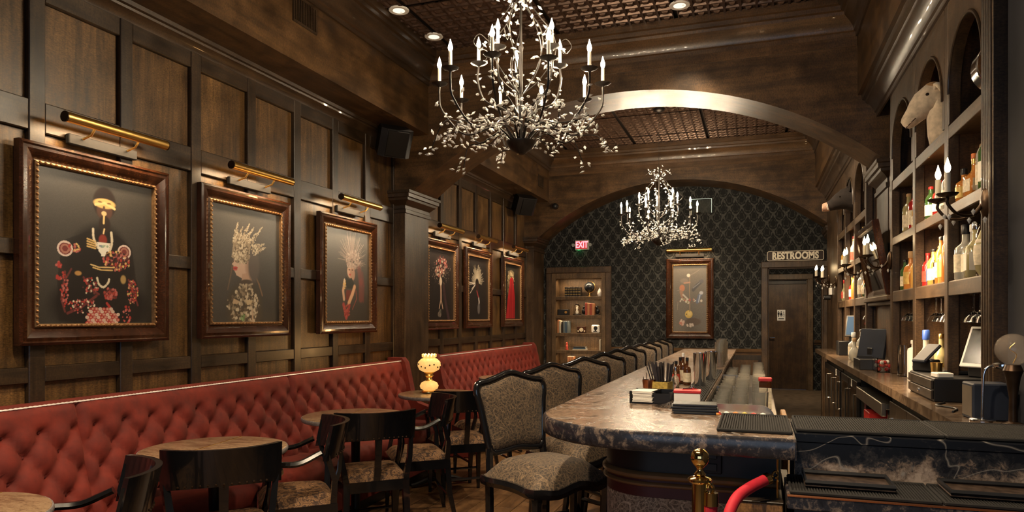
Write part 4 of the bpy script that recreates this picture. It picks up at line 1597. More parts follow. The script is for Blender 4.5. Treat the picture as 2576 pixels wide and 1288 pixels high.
def strata_stone():
    m, nt, b = new_mat('veined_black_stone')
    v = obj_vec(nt, (1, 1, 1), rand=False)
    sp_ = nt.nodes.new('ShaderNodeSeparateXYZ')
    nt.links.new(v, sp_.inputs[0])
    big = noise_node(nt, v, 5.5, 3, 0.5, 1.2)
    fine = noise_node(nt, v, 55.0, 5, 0.75, 0.6)
    # tan crystals lie in the lower part of the slab, their upper limit wanders
    lvl = math_node(nt, 'SUBTRACT', math_node(nt, 'MULTIPLY_ADD', big, 0.26, 0.845), sp_.outputs['Z'])
    k = math_node(nt, 'ADD', math_node(nt, 'MULTIPLY', lvl, 5.0), math_node(nt, 'MULTIPLY_ADD', fine, 0.9, -0.1))
    c = ramp(nt, k, [(0.22, (0.006, 0.007, 0.010)), (0.40, (0.025, 0.024, 0.026)), (0.55, (0.15, 0.11, 0.085)), (0.75, (0.34, 0.265, 0.21))])
    w = noise_node(nt, v, 4.0, 2, 0.5, 1.0)
    d = math_node(nt, 'ABSOLUTE', math_node(nt, 'SUBTRACT', math_node(nt, 'FRACT', math_node(nt, 'MULTIPLY_ADD', sp_.outputs['Z'], 9.0, math_node(nt, 'MULTIPLY', w, 3.2))), 0.5))
    vein = ramp(nt, d, [(0.0, (0.8, 0.8, 0.8)), (0.02, (0.25, 0.25, 0.25)), (0.05, (0, 0, 0))])
    c = mixc(nt, vein, c, (0.22, 0.20, 0.18))
    nt.links.new(c, b.inputs['Base Color'])
    b.inputs['Roughness'].default_value = 0.2
    return m


STONE_VEIN = strata_stone()
MAROON = plain('maroon_band', (0.060, 0.008, 0.010), 0.45, vary=0.2)
TRIMWOOD = plain('polished_trim', (0.20, 0.105, 0.045), 0.22, vary=0.15, coat=0.4)
CARVED = fabric_paisley('embossed_bar_front', (0.10, 0.065, 0.042), (0.56, 0.42, 0.30), 1.3)
TANWOOD = wood('tan_wood', (0.16, 0.075, 0.022), (0.36, 0.18, 0.06), 'x', 0.45, 0.8, 0.2)

ZB = 1.04
BX = -0.763       # guest edge
BXI = -0.20       # bartender edge
BYE = 8.2


def bar_curve(off, y_end=BYE, x_end=0.11, n=16):
    """guest-side outline from the far end round the corner to the cut, moved inwards by off"""
    rad = 0.42
    x0, yf = BX, 2.235
    cx, cy = x0 + rad, yf + rad
    P = [(x0 + off, y_end)]
    m = 12
    for i in range(1, m):
        P.append((x0 + off, y_end + (cy - y_end) * i / m))
    r = rad - off if off < rad - .05 else 0.05
    for i in range(n + 1):
        a = PI + PI / 2 * i / n
        P.append((cx + r * math.cos(a), cy + r * math.sin(a)))
    P.append((x_end, yf + off))
    return P


bar = thing('bar_counter', 'long bar with curved end, brown stone top and embossed front', 'bar')
out = bar_curve(0.0)
inner = [(0.11, 2.70), (BXI, 2.70), (BXI, BYE)]


def slab(mb, poly, z0, z1, c):
    mb.prism(poly, 'z', z0, z1)


# stone slab: top skin and the polished edge band
tp = MB()
tp.prism(bar_curve(0.006) + inner, 'z', ZB - 0.02, ZB)
obj('bar_top', tp, STONE_TOP, bar, smooth=25)
ed = MB()
path = []
P = bar_curve(0.0)
for i, p in enumerate(P):
    a = Vector(P[max(i - 1, 0)])
    b = Vector(P[min(i + 1, len(P) - 1)])
    d = (b - a).normalized()
    path.append((p[0], p[1], d.y, -d.x))
ed.sweep([(-0.03, ZB - 0.062), (0.0, ZB - 0.062), (0.004, ZB - 0.055), (0.005, ZB - 0.012), (0.0, ZB - 0.002), (-0.008, ZB + 0.0004)], path)
ed.box(0.108, 0.114, 2.236, 2.70, ZB - 0.062, ZB - .001)
obj('top_edge', ed, STONE_BLACK, bar, smooth=40)
obj('under_board', MB().prism(bar_curve(0.02) + [(0.10, 2.69), (BXI - .01, 2.69), (BXI - .01, BYE - .02)], 'z', ZB - 0.058, ZB - 0.021), BLACK, bar)


def band(name, off, z0, z1, mat, thick=0.02, prof=None, xe=0.075):
    mb = MB()
    Q = bar_curve(off, BYE - 0.15, xe)
    pa = []
    for i, p in enumerate(Q):
        a = Vector(Q[max(i - 1, 0)])
        b = Vector(Q[min(i + 1, len(Q) - 1)])
        d = (b - a).normalized()
        pa.append((p[0], p[1], d.y, -d.x))
    pr = prof or [(-thick, z0), (0, z0), (0, z1), (-thick, z1)]
    mb.sweep(pr, pa)
    return obj(name, mb, mat, bar, smooth=40)


OFF = 0.235
band('apron', OFF, 0.862, ZB - 0.05, BLACK)
hr = [(0.0, 0), (0.010, 0.002), (0.017, 0.010), (0.017, 0.018), (0.010, 0.026), (0.0, 0.028)]
band('trim_moulding', OFF, 0, 0, TRIMWOOD, prof=[(a, 0.836 + z) for a, z in hr])
band('maroon_band', OFF, 0.775, 0.84, MAROON)
band('trim_moulding', OFF, 0, 0, TRIMWOOD, prof=[(a * .8, 0.812 + z * .6) for a, z in hr])
band('front_panel', OFF, 0.10, 0.776, CARVED)
band('kick_board', OFF + 0.03, 0.0, 0.10, BLACK)
obj('end_panel', MB().box(0.055, 0.075, 2.475, 2.70, 0.0, ZB - 0.06), BLACK, bar)
obj('inner_panel', MB().box(BXI - 0.06, BXI - 0.04, 2.70, BYE, 0.0, ZB - 0.06).box(BXI - .05, 0.06, 2.64, 2.66, 0, ZB - .06), BLACK, bar)
obj('hook_bar', MB().tube([(0.064, 2.285, 0.852), (0.064, 2.285, ZB - 0.06)], 0.0035, 6), BRASS, bar)
# foot rail along the guest side
Q = bar_curve(OFF - 0.07, BYE - 0.2, -0.1)
obj('foot_rail', MB().tube([(a, b, 0.20) for a, b in Q], 0.019, 8), COPPER, bar, smooth=60)
op = obj('outlet_plate', MB().cbox(-0.18, -0.105, 2.452, 2.468, 0.875, 0.96, 0.003), BLACKPAINT, bar)
obj('outlet_socket', MB().cbox(-0.165, -0.12, 2.448, 2.453, 0.885, 0.91, 0.002).cbox(-0.165, -0.12, 2.448, 2.453, 0.925, 0.95, 0.002), BLACK, op)

# ---- server station to the right of the curved end
st = thing('server_station', 'black veined stone server station beside the curved end of the bar', 'counter')
obj('upper_ledge', MB().cbox(0.116, 0.848, 2.37, 2.72, ZB - 0.03, ZB - 0.001, 0.003), STONE_VEIN, st)
obj('splash_panel', MB().box(0.116, 0.848, 2.372, 2.40, 0.90, ZB - 0.03), STONE_VEIN, st)
obj('lower_ledge', MB().cbox(0.085, 0.848, 2.13, 2.372, 0.86, 0.90, 0.003), STONE_BLACK, st)
obj('edge_strip', MB().tube([(0.085, 2.131, 0.899), (0.848, 2.131, 0.899)], 0.0035, 6), COPPER, st)
obj('front_panel', MB().box(0.085, 0.848, 2.17, 2.20, 0.0, 0.86), BLACK, st)
obj('side_panel', MB().box(0.085, 0.105, 2.17, 2.68, 0.0, 0.86), BLACK, st)
obj('rear_panel', MB().box(0.116, 0.848, 2.68, 2.70, 0.0, ZB - .03), BLACK, st)


def ribbed_mat(name, label, x0, x1, y0, y1, z, group):
    t = thing(name, label, 'bar mat', (x0, y0, z), 0, group)
    w, d = x1 - x0, y1 - y0
    obj('rim', MB().cbox(0, w, 0, 0.008, 0, 0.011, .003).cbox(0, w, d - 0.008, d, 0, 0.011, .003).cbox(0, 0.008, .008, d - .008, 0, 0.011, .003).cbox(w - .008, w, .008, d - .008, 0, 0.011, .003), RUBBER, t)
    mb = MB().box(0.008, w - .008, 0.008, d - .008, 0, 0.004)
    n = int((w - .02) / 0.0075)
    for i in range(n):
        xx = 0.011 + (w - .022) * (i + .5) / n
        mb.box(xx - .0022, xx + .0022, 0.009, d - .009, 0.004, 0.0085)
    tag(obj('ribs', mb, RUBBER, t, smooth=0), kind='stuff')
    return t


ribbed_mat('bar_mat', 'black ribbed rubber mat on the curved end of the stone bar top', -0.115, 0.108, 2.31, 2.69, ZB, 'ribbed rubber mats')
ribbed_mat('bar_mat', 'long black ribbed rubber mat on the ledge beside the bar top corner', 0.122, 0.53, 2.385, 2.71, ZB, 'ribbed rubber mats')
ribbed_mat('bar_mat', 'black ribbed rubber mat on the upper ledge below the desk lamp', 0.534, 0.848, 2.385, 2.71, ZB, 'ribbed rubber mats')
ribbed_mat('bar_mat', 'black ribbed rubber mat on the lower ledge by the velvet rope', 0.092, 0.47, 2.14, 2.365, 0.90, 'ribbed rubber mats')
ribbed_mat('bar_mat', 'black ribbed rubber mat on the lower ledge below the white cable', 0.474, 0.85, 2.14, 2.365, 0.90, 'ribbed rubber mats')


def tray(label, x0, x1, y0, y1, z):
    t = thing('serving_tray', label, 'tray', (x0, y0, z), 0, 'brown serving trays')
    w, d = x1 - x0, y1 - y0
    obj('tray_base', MB().cbox(0, w, 0, d, 0, 0.006, .002), plain('tray_brown', (0.045, 0.030, 0.022), 0.25, vary=0.5, vscale=40) if 'tray_brown' not in MATS else MATS['tray_brown'], t)
    obj('tray_rim', MB().tube([(0.004, .004, .012), (w - .004, .004, .012), (w - .004, d - .004, .012), (0.004, d - .004, .012)], 0.008, 6, closed=True), BLACK, t)
    return t


tray('brown serving tray on the lower ledge nearer the velvet rope', 0.135, 0.37, 2.20, 2.355, 0.912)
tray('brown serving tray on the lower ledge nearer the wall pier', 0.50, 0.77, 2.20, 2.355, 0.912)
solo('charging_cable', MB().tube(cat_rom([(0.73, 2.25, 0.936), (0.78, 2.27, 0.945), (0.83, 2.29, 0.951), (0.89, 2.26, 0.938), (0.98, 2.2, 0.922), (1.05, 2.18, .918)], 6), 0.0028, 6), WHITE, 'thin white cable curling over the serving tray by the wall pier', 'cable')

# ---- wooden box in front, stanchion and rope
mb = MB().cbox(-0.055, 0.078, 2.25, 2.42, 0.55, 0.842, 0.003)
tb = thing('menu_box', 'tan wooden box hung on the end of the bar below the rope hook', 'box')
obj('box_body', mb, TANWOOD, tb)
obj('box_lid', MB().cbox(-0.058, 0.080, 2.247, 2.424, 0.842, 0.847, 0.002), W_DARK, tb)
obj('bracket', MB().box(-0.03, 0.06, 2.42, 2.47, 0.60, 0.64), BLACKPAINT, tb)

sx, sy = -0.137, 1.909
sp = thing('stanchion', 'polished brass stanchion post with ball finial in front of the bar', 'stanchion', (sx, sy, 0.0))
obj('base', MB().lathe([(0.16, 0.0), (0.16, 0.012), (0.13, 0.03), (0.05, 0.045), (0.022, 0.05)], 32), GOLD, sp)
obj('post', MB().lathe([(0.0205, 0.045), (0.0205, 0.972)], 24), GOLD, sp)
obj('collar', MB().lathe([(0.021, 0.965), (0.028, 0.968), (0.031, 0.972), (0.031, 0.977), (0.026, 0.981), (0.012, 0.985)], 28), GOLD, sp)
obj('finial', MB().lathe([(0.012, 0.984), (0.016, 0.989), (0.009, 0.998), (0.008, 1.003), (0.012, 1.009), (0.019, 1.016), (0.0235, 1.026), (0.024, 1.034), (0.0215, 1.044), (0.015, 1.052), (0.006, 1.0555)], 28), GOLD, sp, smooth=60)
obj('hook_ring', MB().tube([(0.026 + 0.010 * math.cos(a), -0.006, 0.955 + 0.012 * math.sin(a)) for a in [2 * PI * i / 12 for i in range(12)]], 0.003, 6, closed=True), GOLD, sp)

VELROPE = plain('crimson_velvet_rope', (0.42, 0.005, 0.020), 0.7, sheen=0.05, vary=0.15, vscale=30)
rp = thing('velvet_rope', 'crimson velvet rope with brass hooks slung from stanchion to bar', 'rope')
A = Vector((sx + 0.03, sy - 0.008, 0.93))
Bp = Vector((0.066, 2.44, 0.905))
pts = [(-0.108, 1.902, 0.915), (-0.109, 1.905, 0.82), (-0.10, 1.94, 0.74), (-0.090, 2.0, 0.72), (-0.080, 2.055, 0.76), (-0.072, 2.09, 0.829), (-0.062, 2.12, 0.860), (-0.044, 2.16, 0.881), (-0.011, 2.21, 0.897), (0.030, 2.255, 0.912)]
obj('rope_cover', MB().tube(cat_rom(pts, 6), 0.0165, 12), VELROPE, rp, smooth=80)
e = Vector(pts[-1])
d = Vector((0.045, 0.035, 0.022)).normalized()
obj('ferrule', MB().tube([e - d * 0.004, e + d * 0.012, e + d * 0.016, e + d * 0.024], [0.0178, 0.0178, 0.012, 0.006], 12), GOLD, rp)
h0 = e + d * 0.024
obj('snap_hook', MB().tube(cat_rom([h0, h0 + Vector((0.006, 0.006, 0.012)), h0 + Vector((0.014, 0.009, 0.010)), h0 + Vector((0.016, 0.010, -0.002)), h0 + Vector((0.007, 0.006, -0.006))], 4), 0.0035, 6), GOLD, rp)
f0 = Vector(pts[0])
obj('ferrule', MB().tube([f0 + Vector((0, 0, -0.004)), f0 + Vector((0, 0, 0.03))], 0.018, 12), GOLD, rp)
obj('snap_hook', MB().tube(cat_rom([f0 + Vector((0, 0, .03)), f0 + Vector((0.004, 0, .042)), f0 + Vector((-0.002, 0, .050)), f0 + Vector((-0.006, 0, .040))], 4), 0.0035, 6), GOLD, rp)

# ------------------------------------------------------------------ things on the bar top


def lathe_solo(name, prof, mat, label, cat, loc, n=20, group=None, smooth=40):
    return solo(name, MB().lathe(prof, n), mat, label, cat, group, loc, None, smooth)


def cup(name, label, cat, loc, r0, r1, h, mat, group=None, n=24, wall=0.002):
    return solo(name, MB().lathe([(r0 * .6, 0), (r0, 0.001), (r1, h), (r1 - wall, h), (r0 - wall, 0.006), (r0 * .4, 0.005)], n), mat, label, cat, group, loc, None, 40)


YELLOW = plain('yellow_wicker', (0.42, 0.29, 0.06), 0.6, vary=0.35, vscale=90)
STRAW = plain('black_straws', (0.022, 0.014, 0.010), 0.45, vary=0.4, vscale=20)
# small tumbler of copper colour
cc = thing('copper_cup', 'small copper cup of picks beside the straw basket', 'cup', (-0.450, 3.20, ZB + 0.0))
obj('cup_body', MB().lathe([(0.020, 0.0), (0.024, 0.001), (0.030, 0.078), (0.028, 0.078), (0.021, 0.006)], 24), COPPER, cc)
for k in range(6):
    a = k * 1.1
    obj('pick', MB().tube([(0.010 * math.cos(a), 0.010 * math.sin(a), 0.01), (0.026 * math.cos(a), 0.026 * math.sin(a), 0.092 + .008 * (k % 3))], 0.0018, 5), STRAW, cc)
# straw basket
sb = thing('straw_basket', 'yellow wicker basket packed with black drinking straws', 'straw holder', (-0.393, 3.20, ZB), R(-15))
obj('basket', MB().box(-0.036, 0.036, -0.030, 0.030, 0, 0.004).box(-0.038, -0.034, -0.032, 0.032, 0, 0.072).box(0.034, 0.038, -0.032, 0.032, 0, 0.072).box(-0.034, 0.034, -0.032, -0.028, 0, 0.072).box(-0.034, 0.034, 0.028, 0.032, 0, 0.072), YELLOW, sb)
r2 = random.Random(3)
for k in range(44):
    bx, by = r2.uniform(-.026, .026), r2.uniform(-.02, .02)
    tx = bx * 2.2 - 0.012 + r2.uniform(-.006, .006)
    obj('straw', MB().tube([(bx, by, 0.006), (tx, by * 1.8 + r2.uniform(-.006, .006), 0.150 + r2.uniform(-.012, .012))], 0.0026, 5), STRAW, sb)


def small_bottle(name, label, loc, r, h, body, cap, group, labelmat=None, neck=0.35):
    t = thing(name, label, 'bottle', loc, 0, group)
    nr = r * neck
    obj('body', MB().lathe([(r * .8, 0), (r, 0.004), (r, h * .55), (r * .85, h * .64), (nr, h * .72), (nr, h * .88)], 18), body, t, smooth=40)
    obj('cap', MB().lathe([(nr * 1.15, h * .88), (nr * 1.15, h), (nr * .9, h * 1.01)], 14), cap, t)
    if labelmat:
        obj('paper_label', MB().lathe([(r + .0008, h * .12), (r + .0008, h * .46)], 18), labelmat, t, smooth=80)
    return t


AMBER = plain('amber_glass', (0.45, 0.16, 0.03), 0.05, trans=0.75, vary=0)
BROWNG = plain('brown_glass', (0.10, 0.035, 0.012), 0.08, trans=0.5, vary=0)
LBL_RED = plain('red_label', (0.40, 0.05, 0.03), 0.6, vary=0.3, vscale=70)
LBL_CREAM = plain('cream_label', (0.58, 0.50, 0.36), 0.6, vary=0.25, vscale=70)
small_bottle('dasher_bottle', 'slim glass dasher bottle behind the straw basket', (-0.345, 3.30, ZB), 0.017, 0.13, GLASS, CHROME, None)
for k, (dx, dy, hh, lb, bm, lm) in enumerate(((-0.040, 0.0, .125, 'short bitters bottle with red label, outermost of the bitters cluster', BROWNG, LBL_RED), (-0.008, 0.05, .165, 'tallest bitters bottle with white cap in the bitters cluster', BROWNG, LBL_CREAM), (0.018, -0.01, .145, 'dark bitters bottle nearest the shaker tins', BROWNG, LBL_CREAM), (-0.028, 0.10, .14, 'bitters bottle at the back of the bitters cluster', BROWNG, LBL_RED))):
    small_bottle('bitters_bottle', lb, (-0.357 + dx, 3.83 + dy, ZB), 0.020, hh, bm, WHITE if k == 1 else BLACK, 'bitters bottles on the bar', lm)
# napkin caddy
nc = thing('napkin_caddy', 'black caddy holding white cocktail napkins near the curved bar end', 'napkin caddy', (-0.405, 2.99, ZB), R(-8))
obj('caddy_body', MB().box(-0.085, 0.085, -0.05, 0.05, 0, 0.006).box(-0.085, -0.080, -0.05, 0.05, 0, 0.05).box(0.080, 0.085, -0.05, 0.05, 0, 0.05).box(-0.085, 0.085, 0.045, 0.05, 0, 0.055).box(0.018, 0.024, -0.05, 0.05, 0, 0.055).box(0.024, 0.080, -0.05, -0.045, 0, 0.045), BLACK, nc)
for k in range(9):
    obj('napkin', MB().cbox(-0.072 + r2.uniform(-.002, .002), 0.012 + r2.uniform(-.002, .002), -0.054 + r2.uniform(-.002, .002), 0.04, 0.007 + k * .0052, 0.0118 + k * .0052, .001), PAPER, nc)
pk = thing('cocktail_picks', 'fan of loose dark cocktail picks lying before the napkin caddy', 'picks', (-0.325, 2.88, ZB))
for k in range(26):
    a = R(-160 + 140 * k / 25 + r2.uniform(-4, 4))
    obj('pick', MB().tube([(0.012 * math.cos(a), 0.012 * math.sin(a), 0.012 + .0006 * k), (r2.uniform(.05, .07) * math.cos(a), r2.uniform(.05, .07) * math.sin(a), 0.003)], 0.0014, 4), STRAW, pk)
# shaker tins
for (px, py, h, lb) in ((-0.268, 3.74, 0.175, 'tall shiny steel shaker tin standing beside the bitters bottles'), (-0.235, 4.12, 0.165, 'steel shaker tin half hidden behind the tallest tin')):
    solo('shaker_tin', MB().lathe([(0.024, 0), (0.026, 0.002), (0.028, 0.01), (0.0345, h - .004), (0.0355, h), (0.033, h), (0.027, 0.012)], 28), CHROME, lb, 'shaker', 'steel shaker tins', (px, py, ZB))
# rail trough with rubber mat on the bartender side
ribbed_mat('rail_mat', 'long black ribbed mat along the bartender edge of the bar', -0.315, -0.205, 3.0, 4.9, ZB, None)
wb_ = thing('guest_check_box', 'white box with red lid and a pen on top, on the bar rail', 'box', (-0.262, 2.965, ZB + .0145), R(3))
obj('box_body', MB().cbox(-0.052, 0.052, -0.035, 0.035, 0, 0.036, .002), WHITE, wb_)
obj('box_lid', MB().cbox(-0.054, 0.054, -0.037, 0.037, 0.036, 0.048, .002), RED, wb_)
obj('pen', MB().tube([(-0.02, -.012, .052), (0.035, .02, .052)], 0.0035, 6), CHROME, wb_)
obj('bell_button', MB().sphere((0.018, 0.016, 0.056), 0.009, 10), CHROME, wb_)
bp = thing('bill_folder', 'stack of black leatherette bill folders before the rubber mat', 'folder', (-0.215, 2.735, ZB), R(4))
for k in range(4):
    obj('folder', MB().cbox(-0.082 + r2.uniform(-.006, .006), 0.082 + r2.uniform(-.006, .006), -0.052, 0.052 + r2.uniform(-.004, .004), k * .0095, k * .0095 + .009, .002), BLACK, bp)
TUMBLER = plain('sparkling_glass', (0.92, 0.90, 0.84), 0.03, trans=0.93, vary=0)
# far end of the bar: copper mugs, tall glasses, glassware
for k, (px, py) in enumerate(((-0.315, 5.35), (-0.262, 5.42), (-0.29, 5.62))):
    m_ = cup('copper_mug', 'copper mug on the far bar rail, %s from the shaker tins' % ORD[k], 'mug', (px, py, ZB), 0.036, 0.040, 0.10, COPPER, 'copper mugs on the far bar rail')
for k in range(7):
    px, py = -0.175 - 0.075 * (k % 2), 5.30 + 0.13 * k
    if px > BXI - .03:
        px = BXI - .045
    cup('highball_glass', 'tall clear glass on the far bar rail, %s in the cluster' % ORD[k], 'glass', (px, py, ZB), 0.028, 0.033, 0.16 + .012 * (k % 3), TUMBLER, 'tall clear glasses on the far bar rail')

# ------------------------------------------------------------------ bartender side of the bar
ub = thing('underbar_station', 'stainless steel underbar with ice bin behind the bar', 'bar station')
obj('drain_board', MB().cbox(-0.235, 0.10, 3.0, 5.6, 0.90, 0.93, .004), STEEL, ub)
obj('front_skirt', MB().cbox(0.085, 0.10, 3.0, 5.6, 0.55, 0.90, .003), STEEL, ub)
obj('leg', MB().tube([(0.05, 3.1, 0), (0.05, 3.1, 0.9)], 0.02, 8), STEEL, ub)
obj('leg', MB().tube([(0.05, 5.5, 0), (0.05, 5.5, 0.9)], 0.02, 8), STEEL, ub)


def divider(y, h):
    pts = [(-0.20, 0.93)]
    for i in range(7):
        a = PI / 2 * (1 - i / 6)
        pts.append((0.02 + 0.06 * math.cos(a), 0.93 + h - 0.06 + 0.06 * math.sin(a)))
    pts.append((0.08, 0.93))
    pts.insert(1, (-0.20, 0.93 + h))
    return MB().prism(pts[::-1], 'y', y, y + 0.012)


obj('splash_divider', divider(3.22, 0.09), STEEL, ub)
obj('splash_divider', divider(4.05, 0.09), STEEL, ub)
obj('splash_divider', divider(4.85, 0.09), STEEL, ub)
# stemware and tumblers standing upside down on the drain board
GL = []
gi = 0
for (ya, yb, nx) in ((3.30, 4.0, 3), (4.12, 4.8, 3), (4.92, 5.5, 3)):
    y = ya
    row_ = 0
    while y < yb:
        for q in range(nx):
            px = -0.15 + q * 0.085
            kind = (row_ + q) % 2
            h = 0.10 + 0.02 * ((row_ * 3 + q) % 3)
            nm = 'tumbler'
            cup(nm, 'clear tumbler on the drain board, %s row from the near end, %s across' % (ORD[min(gi // 3, 12)], ORD[q]), 'glass', (px, y, 0.93), 0.030, 0.035, h, TUMBLER, 'clear tumblers on the drain board', 14)
            gi += 1
        y += 0.17
        row_ += 1
# garnish caddy with fruit at the near end
gt = thing('garnish_tray', 'steel garnish tray with orange and red fruit behind the bill folders', 'tray', (-0.06, 3.06, 0.93))
obj('tray_body', MB().cbox(-0.12, 0.12, -0.05, 0.10, 0, 0.05, .004), STEEL, gt)
ORG = plain('orange_fruit', (0.55, 0.20, 0.03), 0.5, vary=0.2)
LEMON = plain('lemon_fruit', (0.60, 0.45, 0.08), 0.5, vary=0.2)
for k in range(12):
    obj('fruit_piece', MB().sphere((-0.09 + (k % 6) * .036, -0.015 + (k // 6) * .055, 0.058), 0.016, 8), [ORG, LEMON, RED, WHITE][k % 4], gt)
# tall dark bottle box with red top
bt = thing('juice_bottle', 'tall dark square bottle with a red cap at the bartender edge', 'bottle', (0.045, 3.62, 0.93))
obj('body', MB().cbox(-0.028, 0.028, -0.028, 0.028, 0, 0.16, .006), BROWNG, bt)
obj('cap', MB().cbox(-0.031, 0.031, -0.031, 0.031, 0.16, 0.178, .004), RED, bt)
lb_ = obj('paper_label', MB().box(-0.0285, 0.0285, -0.0288, -0.028, 0.03, 0.13), LBL_CREAM, bt)
solo('cutting_board', MB().cbox(0.112, 0.135, 3.30, 3.60, 0.58, 0.96, .003), TANWOOD, 'wooden cutting board stood on edge behind the bar', 'cutting board')
# ------------------------------------------------------------------ back bar: counter, cabinets, arched shelves
FX = 0.865
ZK = 1.02
STONE_BACK = granite('back_counter_stone', [(0.30, (0.020, 0.013, 0.009)), (0.48, (0.075, 0.050, 0.033)), (0.60, (0.16, 0.11, 0.07)), (0.75, (0.07, 0.05, 0.035))], 10, 0.16, 0, 6.0)
bc = thing('back_counter', 'long brown stone back counter under the bottle shelves', 'counter')
obj('worktop', MB().prism([(0.68, 2.725), (0.895, 2.725), (0.895, 3.14), (1.295, 3.14), (1.295, 8.685), (0.86, 8.685), (0.86, 9.2), (0.68, 9.2)], 'z', ZK - 0.045, ZK), STONE_BACK, bc)
obj('back_support', MB().box(1.20, 1.295, 3.15, 8.68, 0.0, ZK - .045), BLACK, bc)
obj('end_support', MB().box(0.74, 0.89, 2.75, 2.79, 0.0, ZK - .045), BLACK, bc)

# far black refrigerators under the counter
for k, (y0, y1, lb) in enumerate(((5.95, 7.05, 'black under-counter refrigerator below the far bottle cluster'), (7.10, 8.65, 'black double under-counter refrigerator at the far end of the back counter'))):
    t = thing('refrigerator', lb, 'refrigerator', (0, 0, 0), 0, 'under-counter refrigerators')
    obj('body', MB().cbox(0.76, 1.19, y0, y1, 0.0, ZK - 0.06, .004), BLACK, t)
    n = 2 if k == 0 else 3
    for q in range(n):
        a, b = y0 + .02 + (y1 - y0 - .04) * q / n, y0 + .02 + (y1 - y0 - .04) * (q + 1) / n - .015
        d = obj('door', MB().cbox(0.735, 0.758, a, b, 0.12, 0.90, .003), BLACKPAINT, t)
        obj('door_window', MB().box(0.7335, 0.735, a + .06, b - .06, 0.18, 0.84), plain('dark_door_glass', (0.03, 0.018, 0.010), 0.08, vary=0.6, vscale=14) if 'dark_door_glass' not in MATS else MATS['dark_door_glass'], d)
        obj('handle', MB().tube([(0.735, a + .03, 0.80), (0.715, a + .03, 0.80), (0.715, a + .03, 0.55), (0.735, a + .03, 0.55)], 0.006, 6), STEEL, d)
    solo('notice_sticker', MB().box(0.7325, 0.7335, y0 + 0.30, y0 + 0.36, 0.84, 0.90), PAPER, 'small white sticker on the %s refrigerator front' % ('nearer' if k == 0 else 'far'), 'sticker')

# steel drawer stand and odds and ends in the open part below the near counter
sd = thing('steel_sink_stand', 'stainless steel sink stand with shelf under the near back counter', 'sink stand')
obj('basin_rim', MB().cbox(0.74, 1.15, 4.75, 5.85, 0.84, 0.875, .004), STEEL, sd)
obj('drip_edge', MB().cbox(0.715, 0.745, 4.75, 5.85, 0.80, 0.88, .004), STEEL, sd)
obj('lower_shelf', MB().cbox(0.74, 1.15, 4.75, 5.85, 0.58, 0.60, .003), STEEL, sd)
for (yy, xx) in ((4.78, .77), (5.82, .77), (4.78, 1.12), (5.82, 1.12)):
    obj('leg', MB().tube([(xx, yy, 0), (xx, yy, 0.84)], 0.016, 8), STEEL, sd)
solo('storage_box', MB().cbox(0.76, 0.98, 5.55, 5.80, 0.601, 0.72, .004), RED, 'red and white carton on the steel shelf under the counter', 'box')
solo('metal_pan', MB().cbox(0.78, 1.05, 4.95, 5.25, 0.601, 0.68, .006), CHROME, 'shiny metal pan on the steel shelf under the counter', 'pan')
wst = thing('drawer_cabinet', 'dark drawer cabinet under the near end of the back counter', 'cabinet')
obj('body', MB().cbox(0.76, 1.19, 3.15, 4.65, 0.0, ZK - .06, .004), BLACK, wst)
for q in range(3):
    for r_ in range(2):
        a = 3.16 + q * 0.495
        d = obj('drawer', MB().cbox(0.742, 0.758, a, a + 0.48, 0.10 + r_ * .42, 0.10 + r_ * .42 + .39, .003), W_DARK, wst)
        obj('drawer_pull', MB().tube([(0.742, a + .2, 0.40 + r_ * .42), (0.725, a + .2, 0.40 + r_ * .42), (0.725, a + .36, 0.40 + r_ * .42), (0.742, a + .36, 0.40 + r_ * .42)], 0.005, 6), STEEL, d)

ZS = [1.57, 1.93, 2.31]     # shelf tops
TH = [0.05, 0.032, 0.045]
LEDW = (1.0, 0.70, 0.40)


def arch_panel(y0, y1, z0, z1):
    """front plate of one bay with a round-headed opening"""
    w = y1 - y0
    m = 0.035
    rad = w / 2 - m
    cyy = (y0 + y1) / 2
    zc = z0 + 0.14
    n = 24
    inner_ = [(y0 + m, z0)] + [(cyy + rad * math.cos(PI - PI * i / n), zc + rad * math.sin(PI - PI * i / n)) for i in range(n + 1)] + [(y1 - m, z0)]
    outer_ = [(y0, z0)]
    for i in range(n + 1):
        a = PI - PI * i / n
        c, s = math.cos(a), math.sin(a)
        k = min((w / 2) / max(abs(c), 1e-6), (z1 - zc) / max(s, 1e-6))
        outer_.append((cyy + k * c, zc + k * s))
    outer_.append((y1, z0))
    mb = MB()
    q = len(inner_)
    for xf in (FX, FX + 0.045):
        mb.add([(xf, p[0], p[1]) for p in inner_] + [(xf, p[0], p[1]) for p in outer_], [(i, i + 1, q + i + 1, q + i) for i in range(q - 1)])
    mb.add([(FX, p[0], p[1]) for p in inner_] + [(FX + 0.045, p[0], p[1]) for p in inner_], [(i, i + 1, q + i + 1, q + i) for i in range(q - 1)])
    tr = MB().tube([(FX - .002, cyy + (rad + .008) * math.cos(PI - PI * i / n), zc + (rad + .008) * math.sin(PI - PI * i / n)) for i in range(n + 1)], 0.008, 6)
    return mb, tr


